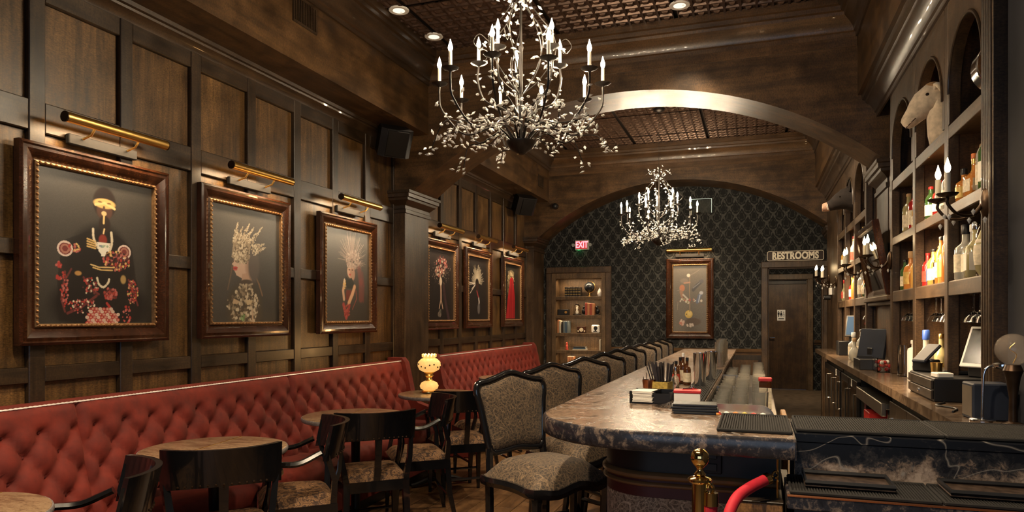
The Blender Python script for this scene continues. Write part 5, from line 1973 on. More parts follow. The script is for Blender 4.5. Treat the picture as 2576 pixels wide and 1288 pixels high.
def shelf_unit(posts, label, near):
    t = thing('bar_shelf_unit', label, 'shelf unit')
    y0, y1 = posts[0], posts[-1]
    obj('back_panel', MB().box(1.275, 1.298, y0, y1, ZK, 2.93), W_BACK, t)
    for k, y in enumerate(posts):
        if near and k == 0:
            pl = obj('pilaster', MB().cbox(FX - .012, FX + 0.05, 3.137, 3.27, ZK, 2.93, .003), W_POST, t)
            for q in range(4):
                obj('flute_rib', MB().tube([(FX - .013, 3.155 + q * .031, ZK + .1), (FX - .013, 3.155 + q * .031, 2.85)], 0.008, 8), W_CROWN, pl)
            obj('partition', MB().box(FX + .05, 1.275, 3.14, 3.165, ZK, 2.93), W_BACK, t)
            continue
        obj('post', MB().cbox(FX, FX + 0.05, y - 0.032, y + 0.032, ZK, 2.93, .004), W_POST, t)
        obj('partition', MB().box(FX + 0.05, 1.275, y - 0.012, y + 0.012, ZK, 2.93), W_BACK, t)
    for a, b in zip(posts[:-1], posts[1:]):
        a += 0.032 if not (near and a == posts[0]) else 0.08
        b -= 0.032
        for z, th in zip(ZS, TH):
            sh_ = obj('shelf', MB().cbox(FX + 0.006, 1.275, a, b, z - th, z, .003), W_SHELF, t)
            obj('nosing', MB().cbox(FX + 0.004, FX + 0.016, a, b, z - th - .02, z - .004, .002), W_SHELF, sh_)
        m, tr = arch_panel(a, b, ZS[2], 2.93)
        ap = obj('arch_panel', m, W_POST, t, smooth=30)
        obj('arch_moulding', tr, W_CROWN, ap, smooth=60)
        obj('frieze', MB().box(FX + 0.01, FX + .02, a - .04, b + .04, 2.90, 3.06), W_POST, t)
    for z, th, wt in zip(ZS, TH, (6, 13, 12)):
        zz = z - th - 0.006
        L = y1 - y0 - 0.2
        st_ = obj('light_strip', MB().box(FX + 0.018, FX + 0.026, y0 + .1, y1 - .1, zz - .001, zz + .004), BULB_DIM, t)
        area('shelf_light', (FX + 0.026, (y0 + y1) / 2, zz - .004), (0.45, 0, -1), 0.012, L, wt, LEDW, 160)
    return t


P1 = [3.19, 3.89, 4.615, 5.34]
P2 = [6.50, 7.22, 7.94, 8.66]
shelf_unit(P1, 'arched dark wood bottle shelves nearest the viewer behind the bar', True)
shelf_unit(P2, 'arched dark wood bottle shelves in the far bay behind the bar', False)

# ---- bottles
def liq(name, col, tr=0.35, rough=0.08):
    return plain(name, col, rough, trans=tr, vary=0, coat=0.5)


G = {'clear': liq('clear_bottle', (0.66, 0.64, 0.56), 0.55), 'amber': liq('whiskey_bottle', (0.62, 0.24, 0.05)), 'honey': liq('honey_bottle', (0.70, 0.40, 0.10)), 'dark': liq('dark_bottle', (0.035, 0.016, 0.008)), 'green': liq('green_bottle', (0.06, 0.14, 0.04)), 'red': liq('red_bottle', (0.48, 0.03, 0.025)), 'blue': liq('blue_bottle', (0.06, 0.20, 0.48)), 'pale': liq('pale_bottle', (0.62, 0.54, 0.28), 0.5)}
CAPS = {'black': BLACK, 'gold': BRASS, 'red': RED, 'silver': CHROME, 'cork': plain('cork', (0.42, 0.26, 0.13), 0.8, vary=0.2), 'orange': plain('orange_wax', (0.60, 0.16, 0.04), 0.4, vary=0.1), 'white': WHITE, 'blue': plain('blue_cap', (0.03, 0.08, 0.35), 0.4, vary=0.1)}
LBL = {'cream': LBL_CREAM, 'red': LBL_RED, 'white': PAPER, 'black': BLACK, 'gold': plain('gold_label', (0.50, 0.34, 0.10), 0.4, 0.3, vary=0.2, vscale=60), 'blue': plain('blue_label', (0.05, 0.16, 0.42), 0.5, vary=0.2), 'none': None}
SHAPES = {
    'round': lambda r, h: [(r * .85, 0), (r, 0.005), (r, h * .56), (r * .92, h * .63), (r * .5, h * .71), (r * .34, h * .76), (r * .33, h * .93)],
    'tall': lambda r, h: [(r * .85, 0), (r, 0.005), (r, h * .62), (r * .8, h * .70), (r * .40, h * .78), (r * .36, h * .94)],
    'squat': lambda r, h: [(r * .9, 0), (r, 0.006), (r * 1.02, h * .48), (r * .95, h * .58), (r * .45, h * .66), (r * .36, h * .70), (r * .36, h * .84)],
    'globe': lambda r, h: [(r * .55, 0), (r * .85, h * .08), (r, h * .26), (r * .95, h * .40), (r * .6, h * .54), (r * .32, h * .64), (r * .30, h * .86)],
    'flare': lambda r, h: [(r * .7, 0), (r * .75, 0.005), (r, h * .52), (r * .9, h * .60), (r * .42, h * .68), (r * .36, h * .90)],
}
b_cache = {}


def bottle(shape, r, h, glass, cap, lbl, label, loc, group, square=False):
    t = thing('liquor_bottle', label, 'bottle', loc, rnd.uniform(-.4, .4), group)
    key = (shape, round(r, 4), round(h, 4), glass, cap, lbl, square)
    if key not in b_cache:
        pr_ = SHAPES[shape](r, h)
        n = 4 if square else 16
        sc = 1.25 if square else 1.0
        body = MB()
        if square:
            body.cbox(-r, r, -r, r, 0, h * .58, r * .18)
            body.lathe([(r * .95, h * .575), (r * .6, h * .63), (r * .36, h * .68), (r * .34, h * .88)], 12)
        else:
            body.lathe(pr_, n)
        ztop = h * .88 if square else pr_[-1][1]
        rn = r * .34 if square else pr_[-1][0]
        cp = MB().lathe([(rn * 1.15, ztop - .004), (rn * 1.2, ztop + .002), (rn * 1.2, h * .985), (rn * .95, h)], 12)
        lm = None
        if LBL[lbl]:
            if square:
                lm = MB().box(-r * .8, r * .8, -r - .0012, -r - .0004, h * .14, h * .46).box(-r - .0012, -r - .0004, -r * .8, r * .8, h * .14, h * .46)
            else:
                rr = np.interp
                zs = [q[1] for q in pr_]
                rs_ = [q[0] for q in pr_]
                lm = MB().lathe([(float(np.interp(h * (.14 + .32 * i / 4), zs, rs_)) + .0012, h * (.14 + .32 * i / 4)) for i in range(5)], 16)
        b_cache[key] = (body.mesh('body', G[glass], 50), cp.mesh('cap', CAPS[cap], 50), lm.mesh('paper_label', LBL[lbl], 60) if lm else None)
    a, b, c = b_cache[key]
    link('body', a, t)
    link('cap', b, t)
    if c:
        link('paper_label', c, t)
    return t


GN = {'clear': 'clear glass', 'amber': 'amber whiskey', 'honey': 'honey coloured', 'dark': 'dark glass', 'green': 'green glass', 'red': 'red', 'blue': 'blue', 'pale': 'pale gold'}
BAY = {0: 'nearest bay', 1: 'goat-head bay', 2: 'third bay'}


def fill(bay, row_, y0, y1, specs, z, where, seed):
    q = random.Random(seed)
    n = len(specs)
    for i, (shape, r, h, glass, cap, lbl, sqr) in enumerate(specs):
        y = y0 + (y1 - y0) * (i + .5) / n
        x = FX + 0.058 + (0.014 if i % 2 else 0.0) + q.uniform(-.005, .005)
        lb = '%s %s bottle, %s along the %s' % (GN[glass], {'round': 'round', 'tall': 'tall', 'squat': 'squat', 'globe': 'globe', 'flare': 'flared'}[shape] if not sqr else 'square', ORD[i], where)
        bottle(shape, r, h, glass, cap, lbl, lb, (x, y, z), 'bottles on the bar shelves', sqr)
        if i < n - 1 or n > 4:
            s2, g2, c2, l2 = q.choice(('round', 'tall', 'squat', 'tall')), q.choice(('amber', 'honey', 'clear', 'dark', 'red', 'amber', 'pale')), q.choice(('gold', 'black', 'red', 'silver', 'cork')), q.choice(('cream', 'white', 'gold', 'red'))
            r2_, h2_ = q.choice((.034, .038, .042)), q.choice((.22, .24, .26, .28))
            bottle(s2, r2_, h2_, g2, c2, l2, '%s %s bottle, back row, %s on the %s' % (GN[g2], s2, ORD[i], where), (FX + 0.145, y + 0.5 * (y1 - y0) / n, z), 'bottles on the bar shelves')


fill(0, 0, 3.40, 3.845, [('globe', .052, .335, 'pale', 'silver', 'cream', 0), ('tall', .040, .30, 'dark', 'gold', 'none', 0), ('round', .043, .25, 'pale', 'silver', 'white', 1), ('squat', .045, .25, 'clear', 'white', 'cream', 1), ('squat', .048, .26, 'clear', 'black', 'cream', 0)], ZS[0], 'lower shelf of the nearest bay', 1)
fill(1, 0, 4.06, 4.575, [('round', .036, .30, 'amber', 'cork', 'none', 0), ('squat', .044, .25, 'honey', 'black', 'gold', 0), ('tall', .034, .25, 'amber', 'black', 'cream', 0), ('round', .035, .21, 'dark', 'gold', 'white', 0), ('tall', .032, .20, 'honey', 'black', 'cream', 0), ('squat', .036, .19, 'blue', 'silver', 'blue', 1), ('tall', .030, .19, 'red', 'red', 'red', 0)], ZS[0], 'lower shelf of the goat-head bay', 2)
fill(2, 0, 4.78, 5.30, [('round', .034, .22, 'honey', 'gold', 'none', 0), ('globe', .046, .25, 'amber', 'gold', 'none', 0), ('squat', .044, .24, 'amber', 'cork', 'gold', 0), ('tall', .030, .22, 'amber', 'silver', 'none', 0), ('tall', .030, .20, 'green', 'black', 'cream', 0), ('tall', .028, .17, 'dark', 'red', 'red', 0)], ZS[0], 'lower shelf of the third bay', 3)
fill(0, 1, 3.40, 3.845, [('tall', .036, .26, 'green', 'red', 'white', 0), ('tall', .034, .27, 'clear', 'silver', 'cream', 0), ('squat', .038, .17, 'amber', 'gold', 'cream', 1), ('globe', .042, .21, 'honey', 'orange', 'none', 0), ('squat', .036, .16, 'amber', 'black', 'gold', 0)], ZS[1], 'upper shelf of the nearest bay', 4)
fill(1, 1, 4.06, 4.50, [('round', .034, .24, 'clear', 'silver', 'white', 0), ('tall', .033, .21, 'dark', 'black', 'cream', 0), ('round', .034, .19, 'red', 'red', 'white', 0), ('tall', .030, .20, 'clear', 'black', 'cream', 0), ('tall', .030, .19, 'green', 'red', 'white', 0)], ZS[1], 'upper shelf of the goat-head bay', 5)
fill(2, 1, 4.80, 5.22, [('tall', .028, .17, 'honey', 'gold', 'cream', 0), ('round', .040, .28, 'red', 'cork', 'cream', 0), ('tall', .038, .25, 'pale', 'cork', 'cream', 0), ('tall', .028, .16, 'dark', 'gold', 'white', 0)], ZS[1], 'upper shelf of the third bay', 6)
sh = ['round', 'tall', 'squat', 'tall', 'globe']
gl = ['amber', 'clear', 'green', 'red', 'honey', 'pale', 'dark']
cp_ = ['gold', 'red', 'black', 'silver', 'cork', 'red']
lb_s = ['cream', 'white', 'red', 'none', 'gold']
qq = random.Random(11)
for b, (a0, a1) in enumerate(((6.66, 7.18), (7.38, 7.90), (8.10, 8.62))):
    for row_, z in ((0, ZS[0]), (1, ZS[1])):
        n = 5 if row_ == 0 else (4 if b < 2 else 3)
        fill(b, row_, a0, a1, [(sh[qq.randrange(5)], qq.uniform(.032, .042), qq.uniform(.20, .29), gl[qq.randrange(7)], cp_[qq.randrange(6)], lb_s[qq.randrange(5)], 0) for _ in range(n)], z, '%s shelf, far unit %s bay' % ('upper' if row_ else 'lower', ['near', 'middle', 'end'][b]), 20 + b * 2 + row_)

# ---- hanging stemware under the lowest shelf
coupe = MB().lathe([(0.034, 0.0), (0.034, -0.002), (0.006, -0.006), (0.0035, -0.02), (0.0035, -0.085), (0.010, -0.093), (0.036, -0.115), (0.045, -0.140), (0.0435, -0.140), (0.034, -0.117), (0.008, -0.096)], 18).mesh('coupe_glass', GLASS, 40)
for b, (a0, a1, n) in enumerate(((3.32, 3.82, 5), (3.98, 4.54, 5), (4.72, 5.28, 5), (6.62, 7.1, 3), (7.32, 7.84, 3))):
    zb = ZS[0] - TH[0]
    nm = ['nearest bay', 'goat-head bay', 'third bay', 'far unit near bay', 'far unit middle bay'][b]
    mb = MB()
    rk = thing('stemware_rack', 'steel stemware rack under the lower shelf of the %s' % nm, 'glass rack', (0, 0, 0), 0, 'stemware racks')
    for i in range(n + 1):
        y = a0 + (a1 - a0) * i / n
        obj('rack_rail', MB().box(FX + .03, 1.20, y - .012, y + .012, zb - .012, zb - .008).box(FX + .03, 1.20, y - .002, y + .002, zb - .008, zb), STEEL, rk)
    for i in range(n):
        y = a0 + (a1 - a0) * (i + .5) / n
        for j in range(2 if b < 3 else 1):
            o = link('coupe_glass', coupe, None, (FX + 0.085 + j * .10, y, zb - .006))
            tag(o, 'coupe glass hanging %s from the near side, %s row, under the %s' % (ORD[i], ['front', 'rear'][j], nm), 'glass', 'hanging coupe glasses')

# ------------------------------------------------------------------ things standing on the back counter
def boxthing(name, label, cat, loc, sz, mat, rz=0, c=.004):
    return solo(name, MB().cbox(-sz[0] / 2, sz[0] / 2, -sz[1] / 2, sz[1] / 2, 0, sz[2], c), mat, label, cat, None, loc, (0, 0, rz))


SCREEN = plain('lit_screen', (0.01, 0.015, 0.02), 0.95, emit=(0.30, 0.50, 0.72), estr=0.13, vary=0)
SCREEN.node_tree.nodes['Principled BSDF'].inputs['Specular IOR Level'].default_value = 0.05
BLUEBLK = plain('blue_black_plastic', (0.008, 0.012, 0.024), 0.6, vary=0.2)


def tablet(name, label, loc, rz, w, h, tilt, frame, face, base=True):
    t = thing(name, label, 'tablet', loc, rz)
    M = T(0, 0, 0.045) @ RX(tilt)
    obj('bezel', MB().cbox(-w / 2, w / 2, -0.006, 0.006, 0.0, h, .003).xf(M), frame, t)
    obj('screen', MB().box(-w / 2 + .012, w / 2 - .012, -0.0068, -0.0060, 0.018, h - .012).xf(M), face, t)
    obj('stand', MB().cbox(-0.04, 0.04, 0.01, 0.12, 0.0, 0.05, .005).prism([(0.0, 0.05), (0.10, 0.05), (0.05, h * .5)], 'x', -0.015, 0.015), BLACK, t)
    return t


boxthing('receipt_printer', 'black receipt printer at the far end of the back counter', 'printer', (0.86, 7.73, ZK), (0.17, 0.22, 0.14), BLACK)
tablet('order_tablet', 'order tablet with lit blue screen above the receipt printer', (0.90, 7.60, ZK + .141), R(-20), 0.15, 0.22, R(-20), BLACK, SCREEN)
specs = [('squat', .045, .24, 'clear', 'white', 'cream', 0, .84, 7.05), ('tall', .038, .33, 'green', 'red', 'white', 0, .96, 7.15), ('round', .040, .27, 'clear', 'silver', 'cream', 0, .88, 6.85), ('tall', .038, .30, 'dark', 'red', 'cream', 0, .99, 6.92), ('tall', .038, .27, 'dark', 'gold', 'white', 0, .92, 6.62), ('tall', .036, .30, 'dark', 'orange', 'white', 0, 1.02, 6.55), ('globe', .045, .20, 'clear', 'cork', 'none', 0, .80, 6.66), ('tall', .036, .34, 'clear', 'silver', 'none', 0, 1.08, 6.72)]
for i, (s_, r_, h_, g_, c_, l_, q_, x_, y_) in enumerate(specs):
    bottle(s_, r_, h_, g_, c_, l_, '%s bottle with %s cap, %s from the tablet in the counter cluster' % (GN[g_], c_, ORD[i]), (x_, y_, ZK), 'bottles clustered on the back counter', q_)
mn = thing('point_of_sale_monitor', 'black point of sale monitor seen from behind on the back counter', 'monitor', (0.835, 6.08, ZK), R(-62))
obj('screen_back', MB().cbox(-0.15, 0.15, -0.015, 0.015, 0.06, 0.29, .006).xf(RX(R(-10))), BLUEBLK, mn)
obj('foot', MB().cbox(-0.08, 0.08, -0.06, 0.08, 0, 0.02, .004).cbox(-0.03, 0.03, 0.0, 0.03, 0.02, 0.14, .004), BLACK, mn)
kt = thing('bar_caddy', 'black bar caddy box on the back counter before the candy bin', 'caddy', (0.765, 5.76, ZK), 0)
obj('caddy_body', MB().cbox(-0.06, 0.06, -0.17, 0.17, 0, 0.075, .004), BLACK, kt)
obj('divider', MB().box(-0.05, 0.05, -0.06, -0.055, 0.076, 0.09), BLACK, kt)
obj('divider', MB().box(-0.05, 0.05, 0.055, 0.06, 0.076, 0.09), BLACK, kt)
cb = thing('candy_bin', 'clear bin of red and white wrapped sweets on the back counter', 'bin', (0.857, 5.48, ZK))
obj('bin_shell', MB().box(-0.07, 0.07, -0.09, 0.09, 0, .004).box(-.07, -.066, -.09, .09, .004, .10).box(.066, .07, -.09, .09, .004, .10).box(-.066, .066, -.09, -.086, .004, .10).box(-.066, .066, .086, .09, .004, .10), GLASS, cb)
r3 = random.Random(5)
for k in range(26):
    obj('sweet', MB().sphere((r3.uniform(-.05, .05), r3.uniform(-.07, .07), 0.018 + .024 * (k // 9)), 0.014, 6), [RED, WHITE, LBL_RED][k % 3], cb)
cup('glass_cylinder', 'tall faceted glass cylinder beside the white squeeze bottle', 'glass', (0.905, 5.10, ZK), 0.044, 0.040, 0.20, GLASS, None, 10, .006)
wbt = thing('squeeze_bottle', 'white squeeze bottle standing on the back counter', 'bottle', (0.935, 4.96, ZK))
obj('body', MB().lathe([(0.036, 0), (0.042, 0.004), (0.042, 0.165), (0.038, 0.182), (0.018, 0.192), (0.018, 0.212)], 24), WHITE, wbt)
obj('cap', MB().lathe([(0.022, 0.212), (0.023, 0.216), (0.023, 0.232), (0.018, 0.235)], 20), WHITE, wbt)
bottle('squat', .042, .31, 'clear', 'blue', 'none', 'large clear bottle with blue foil cap on the back counter', (0.87, 4.33, ZK), 'bottles clustered on the back counter')
bottle('round', .036, .29, 'pale', 'gold', 'gold', 'pale gold bottle beside the blue-capped bottle on the counter', (0.935, 4.30, ZK), 'bottles clustered on the back counter')
cup('rocks_glass', 'small empty rocks glass in front of the squeeze bottle', 'glass', (0.93, 4.80, ZK), 0.032, 0.038, 0.085, GLASS)
cr = thing('card_reader', 'black card reader on a raised stand on the back counter', 'card reader', (0.815, 4.05, ZK + .106), R(-40))
obj('base', MB().cbox(-0.05, 0.05, -0.04, 0.04, 0, 0.06, .006), BLACK, cr)
obj('handset', MB().cbox(-0.035, 0.035, -0.08, 0.09, -0.008, 0.012, .006).xf(T(0, 0, .085) @ RX(R(28))), BLUEBLK, cr)
dr = thing('cash_drawer', 'low black cash drawer on the near back counter', 'cash drawer', (0.90, 3.86, ZK))
obj('body', MB().cbox(-0.145, 0.16, -0.26, 0.26, 0, 0.105, .004), BLACK, dr)
obj('drawer_front', MB().cbox(-0.155, -0.146, -0.25, 0.25, 0.01, 0.050, .002), W_DARK, dr)
obj('drawer_front', MB().cbox(-0.155, -0.146, -0.25, 0.25, 0.056, 0.096, .002), W_DARK, dr)
obj('lock', MB().lathe([(0.010, -0.004), (0.010, 0.004)], 12, (-0.157, 0.0, 0.03), RY(PI / 2)), CHROME, dr)
boxthing('keyboard_tray', 'flat black tray lying on top of the cash drawer', 'tray', (0.95, 3.98, ZK + .106), (0.20, 0.24, 0.018), BLACK)
tb2 = tablet('payment_tablet', 'white framed payment tablet tilted on a stand above the cash drawer', (0.935, 3.70, ZK + .106), R(-50), 0.14, 0.20, R(-24), WHITE, plain('dark_screen', (0.05, 0.045, 0.035), 0.15, vary=0.6, vscale=9))
cup('copper_cup', 'small brass cup beside the foot of the payment tablet', 'cup', (0.82, 3.86, ZK + .106), 0.022, 0.027, 0.055, BRASS)
boxthing('sticky_notes', 'pad of white sticky notes on the cash drawer', 'note pad', (0.80, 3.66, ZK + .106), (0.07, 0.07, 0.022), PAPER, 0.2)
bottle('flare', .030, .13, 'honey', 'orange', 'red', 'small honey squeeze bottle behind the payment tablet', (1.05, 3.62, ZK + .106), None)
bb = thing('speaker_box', 'blue-black box standing behind the desk lamp', 'box', (0.815, 3.10, ZK), R(2))
obj('body', MB().cbox(-0.065, 0.065, -0.10, 0.028, 0, 0.135, .005), BLUEBLK, bb)
obj('face', MB().box(-0.0665, -0.0655, -0.09, 0.020, 0.012, 0.123), plain('brown_panel', (0.10, 0.075, 0.05), 0.5, vary=0.2), bb)
dl = thing('desk_lamp', 'slim chrome desk lamp on a round base at the end of the counter', 'lamp', (0.765, 2.93, ZK))
obj('base', MB().lathe([(0.040, 0), (0.041, 0.004), (0.041, 0.014), (0.036, 0.018), (0.006, 0.02)], 28), CHROME, dl)
obj('stem', MB().tube(cat_rom([(0, 0, 0.018), (0.002, 0, 0.12), (0.005, 0, 0.175), (0.016, 0, 0.20), (0.042, 0, 0.21)], 6), 0.0045, 8), CHROME, dl, smooth=60)
obj('head', MB().lathe([(0.030, 0.198), (0.032, 0.204), (0.030, 0.214), (0.014, 0.220)], 24, (0.062, 0, 0)), CHROME, dl)
gl_ = thing('globe_lamp', 'clear glass globe lamp on a dark stand against the pier', 'lamp', (0.838, 2.86, ZK))
obj('stand', MB().lathe([(0.035, 0), (0.035, 0.012), (0.014, 0.02), (0.012, 0.10), (0.022, 0.17), (0.030, 0.195), (0.022, 0.215)], 20), BRONZE, gl_)
obj('globe', MB().sphere((0, 0, 0.268), 0.055, 24), plain('thin_globe_glass', (0.55, 0.45, 0.36), 0.03, coat=1.0, alpha=0.22, vary=0), gl_, smooth=90)
obj('filament', MB().tube(cat_rom([(0, 0, .22), (0.01, 0, .25), (-0.01, 0, .27), (0.006, 0, .29)], 4), 0.0015, 5), BRASS, gl_)
solo('power_cord', MB().tube(cat_rom([(0.74, 3.22, ZK + .004), (0.78, 3.34, ZK + .004), (0.73, 3.44, ZK + .004), (0.77, 3.52, ZK + .004), (0.79, 3.57, ZK + .004)], 6), 0.004, 6), BLACK, 'black power cord snaking over the counter by the cash drawer', 'cord')

# ------------------------------------------------------------------ trophy heads and niche objects
FUR = plain('white_goat_fur', (0.50, 0.40, 0.29), 0.85, sheen=0.3, vary=0.25, vscale=30)
FURB = plain('dark_boar_hide', (0.014, 0.009, 0.007), 0.9, sheen=0.0, vary=0.4, vscale=30)
SNOUT = plain('pink_snout', (0.40, 0.24, 0.16), 0.5, vary=0.2, vscale=30)
EYE = plain('glass_eye', (0.01, 0.006, 0.003), 0.08, vary=0)


def head_loft(sections, n=14):
    """sections: (x, z, dirx, dirz, half height, half width); one continuous body"""
    mb = MB()
    vs, fs = [], []
    m = len(sections)
    for (x, z, dx, dz, hh, hw) in sections:
        L = math.hypot(dx, dz)
        ux, uz = -dz / L, dx / L
        for k in range(n):
            a = 2 * PI * k / n
            vs.append((x + ux * math.cos(a) * hh, math.sin(a) * hw, z + uz * math.cos(a) * hh))
    for i in range(m - 1):
        for k in range(n):
            l = (k + 1) % n
            fs.append((i * n + k, i * n + l, (i + 1) * n + l, (i + 1) * n + k))
    fs += [tuple(range(n)), tuple((m - 1) * n + k for k in range(n))]
    return mb.add(vs, fs)


gx, gy, gz = 0.885, 4.29, 2.31
goat = thing('goat_head', 'mounted white goat head in the middle arch of the shelves', 'trophy head', (gx, gy, gz), R(-8))
S = [(0.10, 0.0, -.1, 1, .105, .085), (0.080, 0.08, -.2, 1, .100, .080), (0.066, 0.16, -.25, 1, .092, .076), (0.056, 0.23, -.3, 1, .086, .070), (0.040, 0.285, -.8, .45, .086, .066), (0.005, 0.300, -.9, -.4, .088, .068), (-0.032, 0.268, -.74, -.67, .085, .066), (-0.062, 0.234, -.70, -.72, .074, .056), (-0.088, 0.204, -.70, -.72, .060, .047), (-0.110, 0.178, -.70, -.72, .052, .043), (-0.126, 0.160, -.70, -.72, .046, .040), (-0.140, 0.145, -.70, -.72, .034, .031), (-0.145, 0.139, -.70, -.72, .014, .014)]
goat.scale = (0.86, 0.86, 0.86)
obj('head', head_loft(S, 18), FUR, goat, smooth=90)
for s in (-1, 1):
    P = [(0.020, s * 0.055, 0.335), (0.030, s * 0.090, 0.352), (0.040, s * 0.115, 0.335), (0.046, s * 0.125, 0.290)]
    obj('ear', MB().tube(P, [0.016, 0.028, 0.026, 0.004], 8, flat=(0.45, 1.0)), FUR, goat, smooth=90)
    obj('eye', MB().sphere((-0.022, s * 0.058, 0.305), 0.0125, 10), EYE, goat)
    obj('nostril', MB().sphere((-0.128, s * 0.026, 0.186), 0.007, 6), EYE, goat)
obj('mouth_line', MB().tube(cat_rom([(-0.085, -0.046, 0.172), (-0.112, -0.040, 0.146), (-0.136, 0.0, 0.126), (-0.112, 0.040, 0.146), (-0.085, 0.046, 0.172)], 4), 0.003, 5), BRONZE, goat)
obj('poll', MB().sphere((0.012, 0, 0.372), 0.040, 12, (1.2, 1.1, 0.55)), plain('tan_fur', (0.30, 0.17, 0.08), 0.9, vary=0.3, vscale=40), goat)
boar = thing('boar_head', 'mounted dark boar head with pale snout on the far shelves', 'trophy head', (0.87, 7.66, 2.36), R(0))
S = [(0.10, 0.16, -1, 0, .13, .11), (0.03, 0.19, -1, .1, .12, .10), (-0.04, 0.20, -1, -.2, .105, .09), (-0.10, 0.175, -1, -.4, .078, .068), (-0.155, 0.145, -1, -.35, .055, .048), (-0.20, 0.13, -1, -.2, .043, .040)]
obj('head', head_loft(S, 16), FURB, boar, smooth=90)
obj('snout', head_loft([(-0.185, 0.134, -1, -.25, .046, .042), (-0.225, 0.126, -1, -.1, .042, .040), (-0.240, 0.125, -1, 0, .036, .034), (-0.243, 0.125, -1, 0, .01, .01)], 16), SNOUT, boar, smooth=60)
for s in (-1, 1):
    obj('ear', MB().tube([(0.0, s * 0.07, 0.27), (-0.005, s * 0.095, 0.33), (0.0, s * 0.105, 0.385)], [0.026, 0.026, 0.003], 8, flat=(0.4, 1.0)), FURB, boar, smooth=90)
    obj('eye', MB().sphere((-0.085, s * 0.068, 0.215), 0.009, 8), EYE, boar)
    obj('tusk', MB().tube([(-0.19, s * 0.036, 0.10), (-0.20, s * 0.05, 0.125), (-0.195, s * 0.055, 0.150)], [0.008, 0.006, 0.001], 6), PAPER, boar)
dm = thing('drum', 'small round drum standing in the nearest arched niche', 'drum', (0.945, 3.345, 2.31))
Mx = T(0, 0, 0.105) @ RX(R(-90)) @ RZ(0)
obj('shell', MB().lathe([(0.102, -0.04), (0.104, -0.038), (0.104, 0.038), (0.102, 0.04)], 32, (0, 0, 0), Mx), CHROME, dm)
obj('skin', MB().lathe([(0.098, -0.042), (0.098, 0.042)], 32, (0, 0, 0), Mx), TANWOOD, dm)

# ------------------------------------------------------------------ leaning mirror on the pillar
mr = thing('wall_mirror', 'wood framed mirror tilted forward between the two shelf units', 'mirror', (0.90, 5.52, 1.555))
mw, mh = 0.88, 0.54
Mt = Matrix(((0, 0, -1, 0), (1, 0, 0, 0), (0, 1, 0, 0), (0, 0, 0, 1)))
Mt = RY(R(-10)) @ Mt
obj('frame', frame_ring([(0, -0.01), (0, 0.03), (0.014, 0.036), (0.035, 0.028), (0.05, 0.012)], mw, mh).xf(Mt), W_FRAME, mr, smooth=25)
obj('glass', MB().box(0.04, mw - .04, 0.04, mh - .04, 0.008, 0.012).xf(Mt), MIRROR, mr)
obj('backing', MB().box(0.002, mw - .002, 0.002, mh - .002, -0.008, 0.006).xf(Mt), BLACK, mr)
ldg = thing('wall_ledge', 'moulded wooden ledge carrying the tilted mirror', 'ledge', (0, 0, 0))
obj('board', MB().cbox(0.845, 0.935, 5.375, 6.465, 1.515, 1.550, .006), W_SHELF, ldg)
obj('bed_mould', MB().cbox(0.875, 0.935, 5.375, 6.465, 1.485, 1.515, .006), W_CROWN, ldg)
struct('wall_between_shelves', MB().box(0.935, 1.30, 5.372, 6.468, ZK, 3.06), W_BACK, 'dark wood wall face between the two shelf units')
struct('wall_end_bay', MB().box(FX, 1.30, 8.692, H2, 0, 3.06), W_POST, 'stained wood wall face beyond the far shelf unit')

# ------------------------------------------------------------------ candle sconces
LEAF = MB().add([(0, 0, 0.011), (0.008, 0, 0.0), (0, 0.004, 0), (-0.008, 0, 0.0), (0, -0.004, 0), (0, 0, -0.016)], [(0, 1, 2), (0, 2, 3), (0, 3, 4), (0, 4, 1), (5, 2, 1), (5, 3, 2), (5, 4, 3), (5, 1, 4)])
CRYSTAL_ME = LEAF.mesh('crystal', CRYSTAL, 0)
BULB_ME = MB().lathe([(0.004, 0.0), (0.009, 0.008), (0.0115, 0.018), (0.010, 0.028), (0.006, 0.040), (0.0025, 0.052), (0.0006, 0.060)], 8)


def sconce(label, loc, reach=0.15, two=True, lit=True):
    t = thing('wall_sconce', label, 'wall lamp', loc, 0, 'bronze candle sconces')
    obj('back_plate', MB().lathe([(0.045, 0.0), (0.048, 0.004), (0.040, 0.014), (0.018, 0.022)], 20, (0, 0, 0), RY(R(-90))).xf(Matrix.Diagonal((1, .75, 1.35, 1))), BRONZE, t)
    for k, s in enumerate((-1, 1)):
        P = cat_rom([(-0.015, 0, 0.0), (-0.05, s * 0.03, -0.045), (-reach * .75, s * 0.065, -0.045), (-reach, s * 0.075, -0.005), (-reach, s * 0.075, 0.02)], 6)
        arm = obj('arm', MB().tube(P, 0.006, 7), BRONZE, t, smooth=60)
        obj('cup', MB().lathe([(0.008, 0.018), (0.030, 0.026), (0.040, 0.036), (0.034, 0.036), (0.010, 0.026)], 9, (-reach, s * 0.075, 0)), BRONZE, arm)
        obj('candle', MB().lathe([(0.0105, 0.024), (0.0105, 0.115)], 12, (-reach, s * 0.075, 0)), CANDLE, arm)
        bm = MB()
        bm.v, bm.f, bm.mi = list(BULB_ME.v), list(BULB_ME.f), list(BULB_ME.mi)
        obj('bulb', bm.xf(T(-reach, s * 0.075, 0.115)), BULB_SCONCE, t, smooth=60)
    for k in range(7):
        a = k * 0.9
        c_ = link('crystal', CRYSTAL_ME, t, (-reach * .6 - 0.06 * math.sin(a * 1.3), 0.10 * math.cos(a), -0.055 - 0.02 * math.sin(a * 2)))
    return t


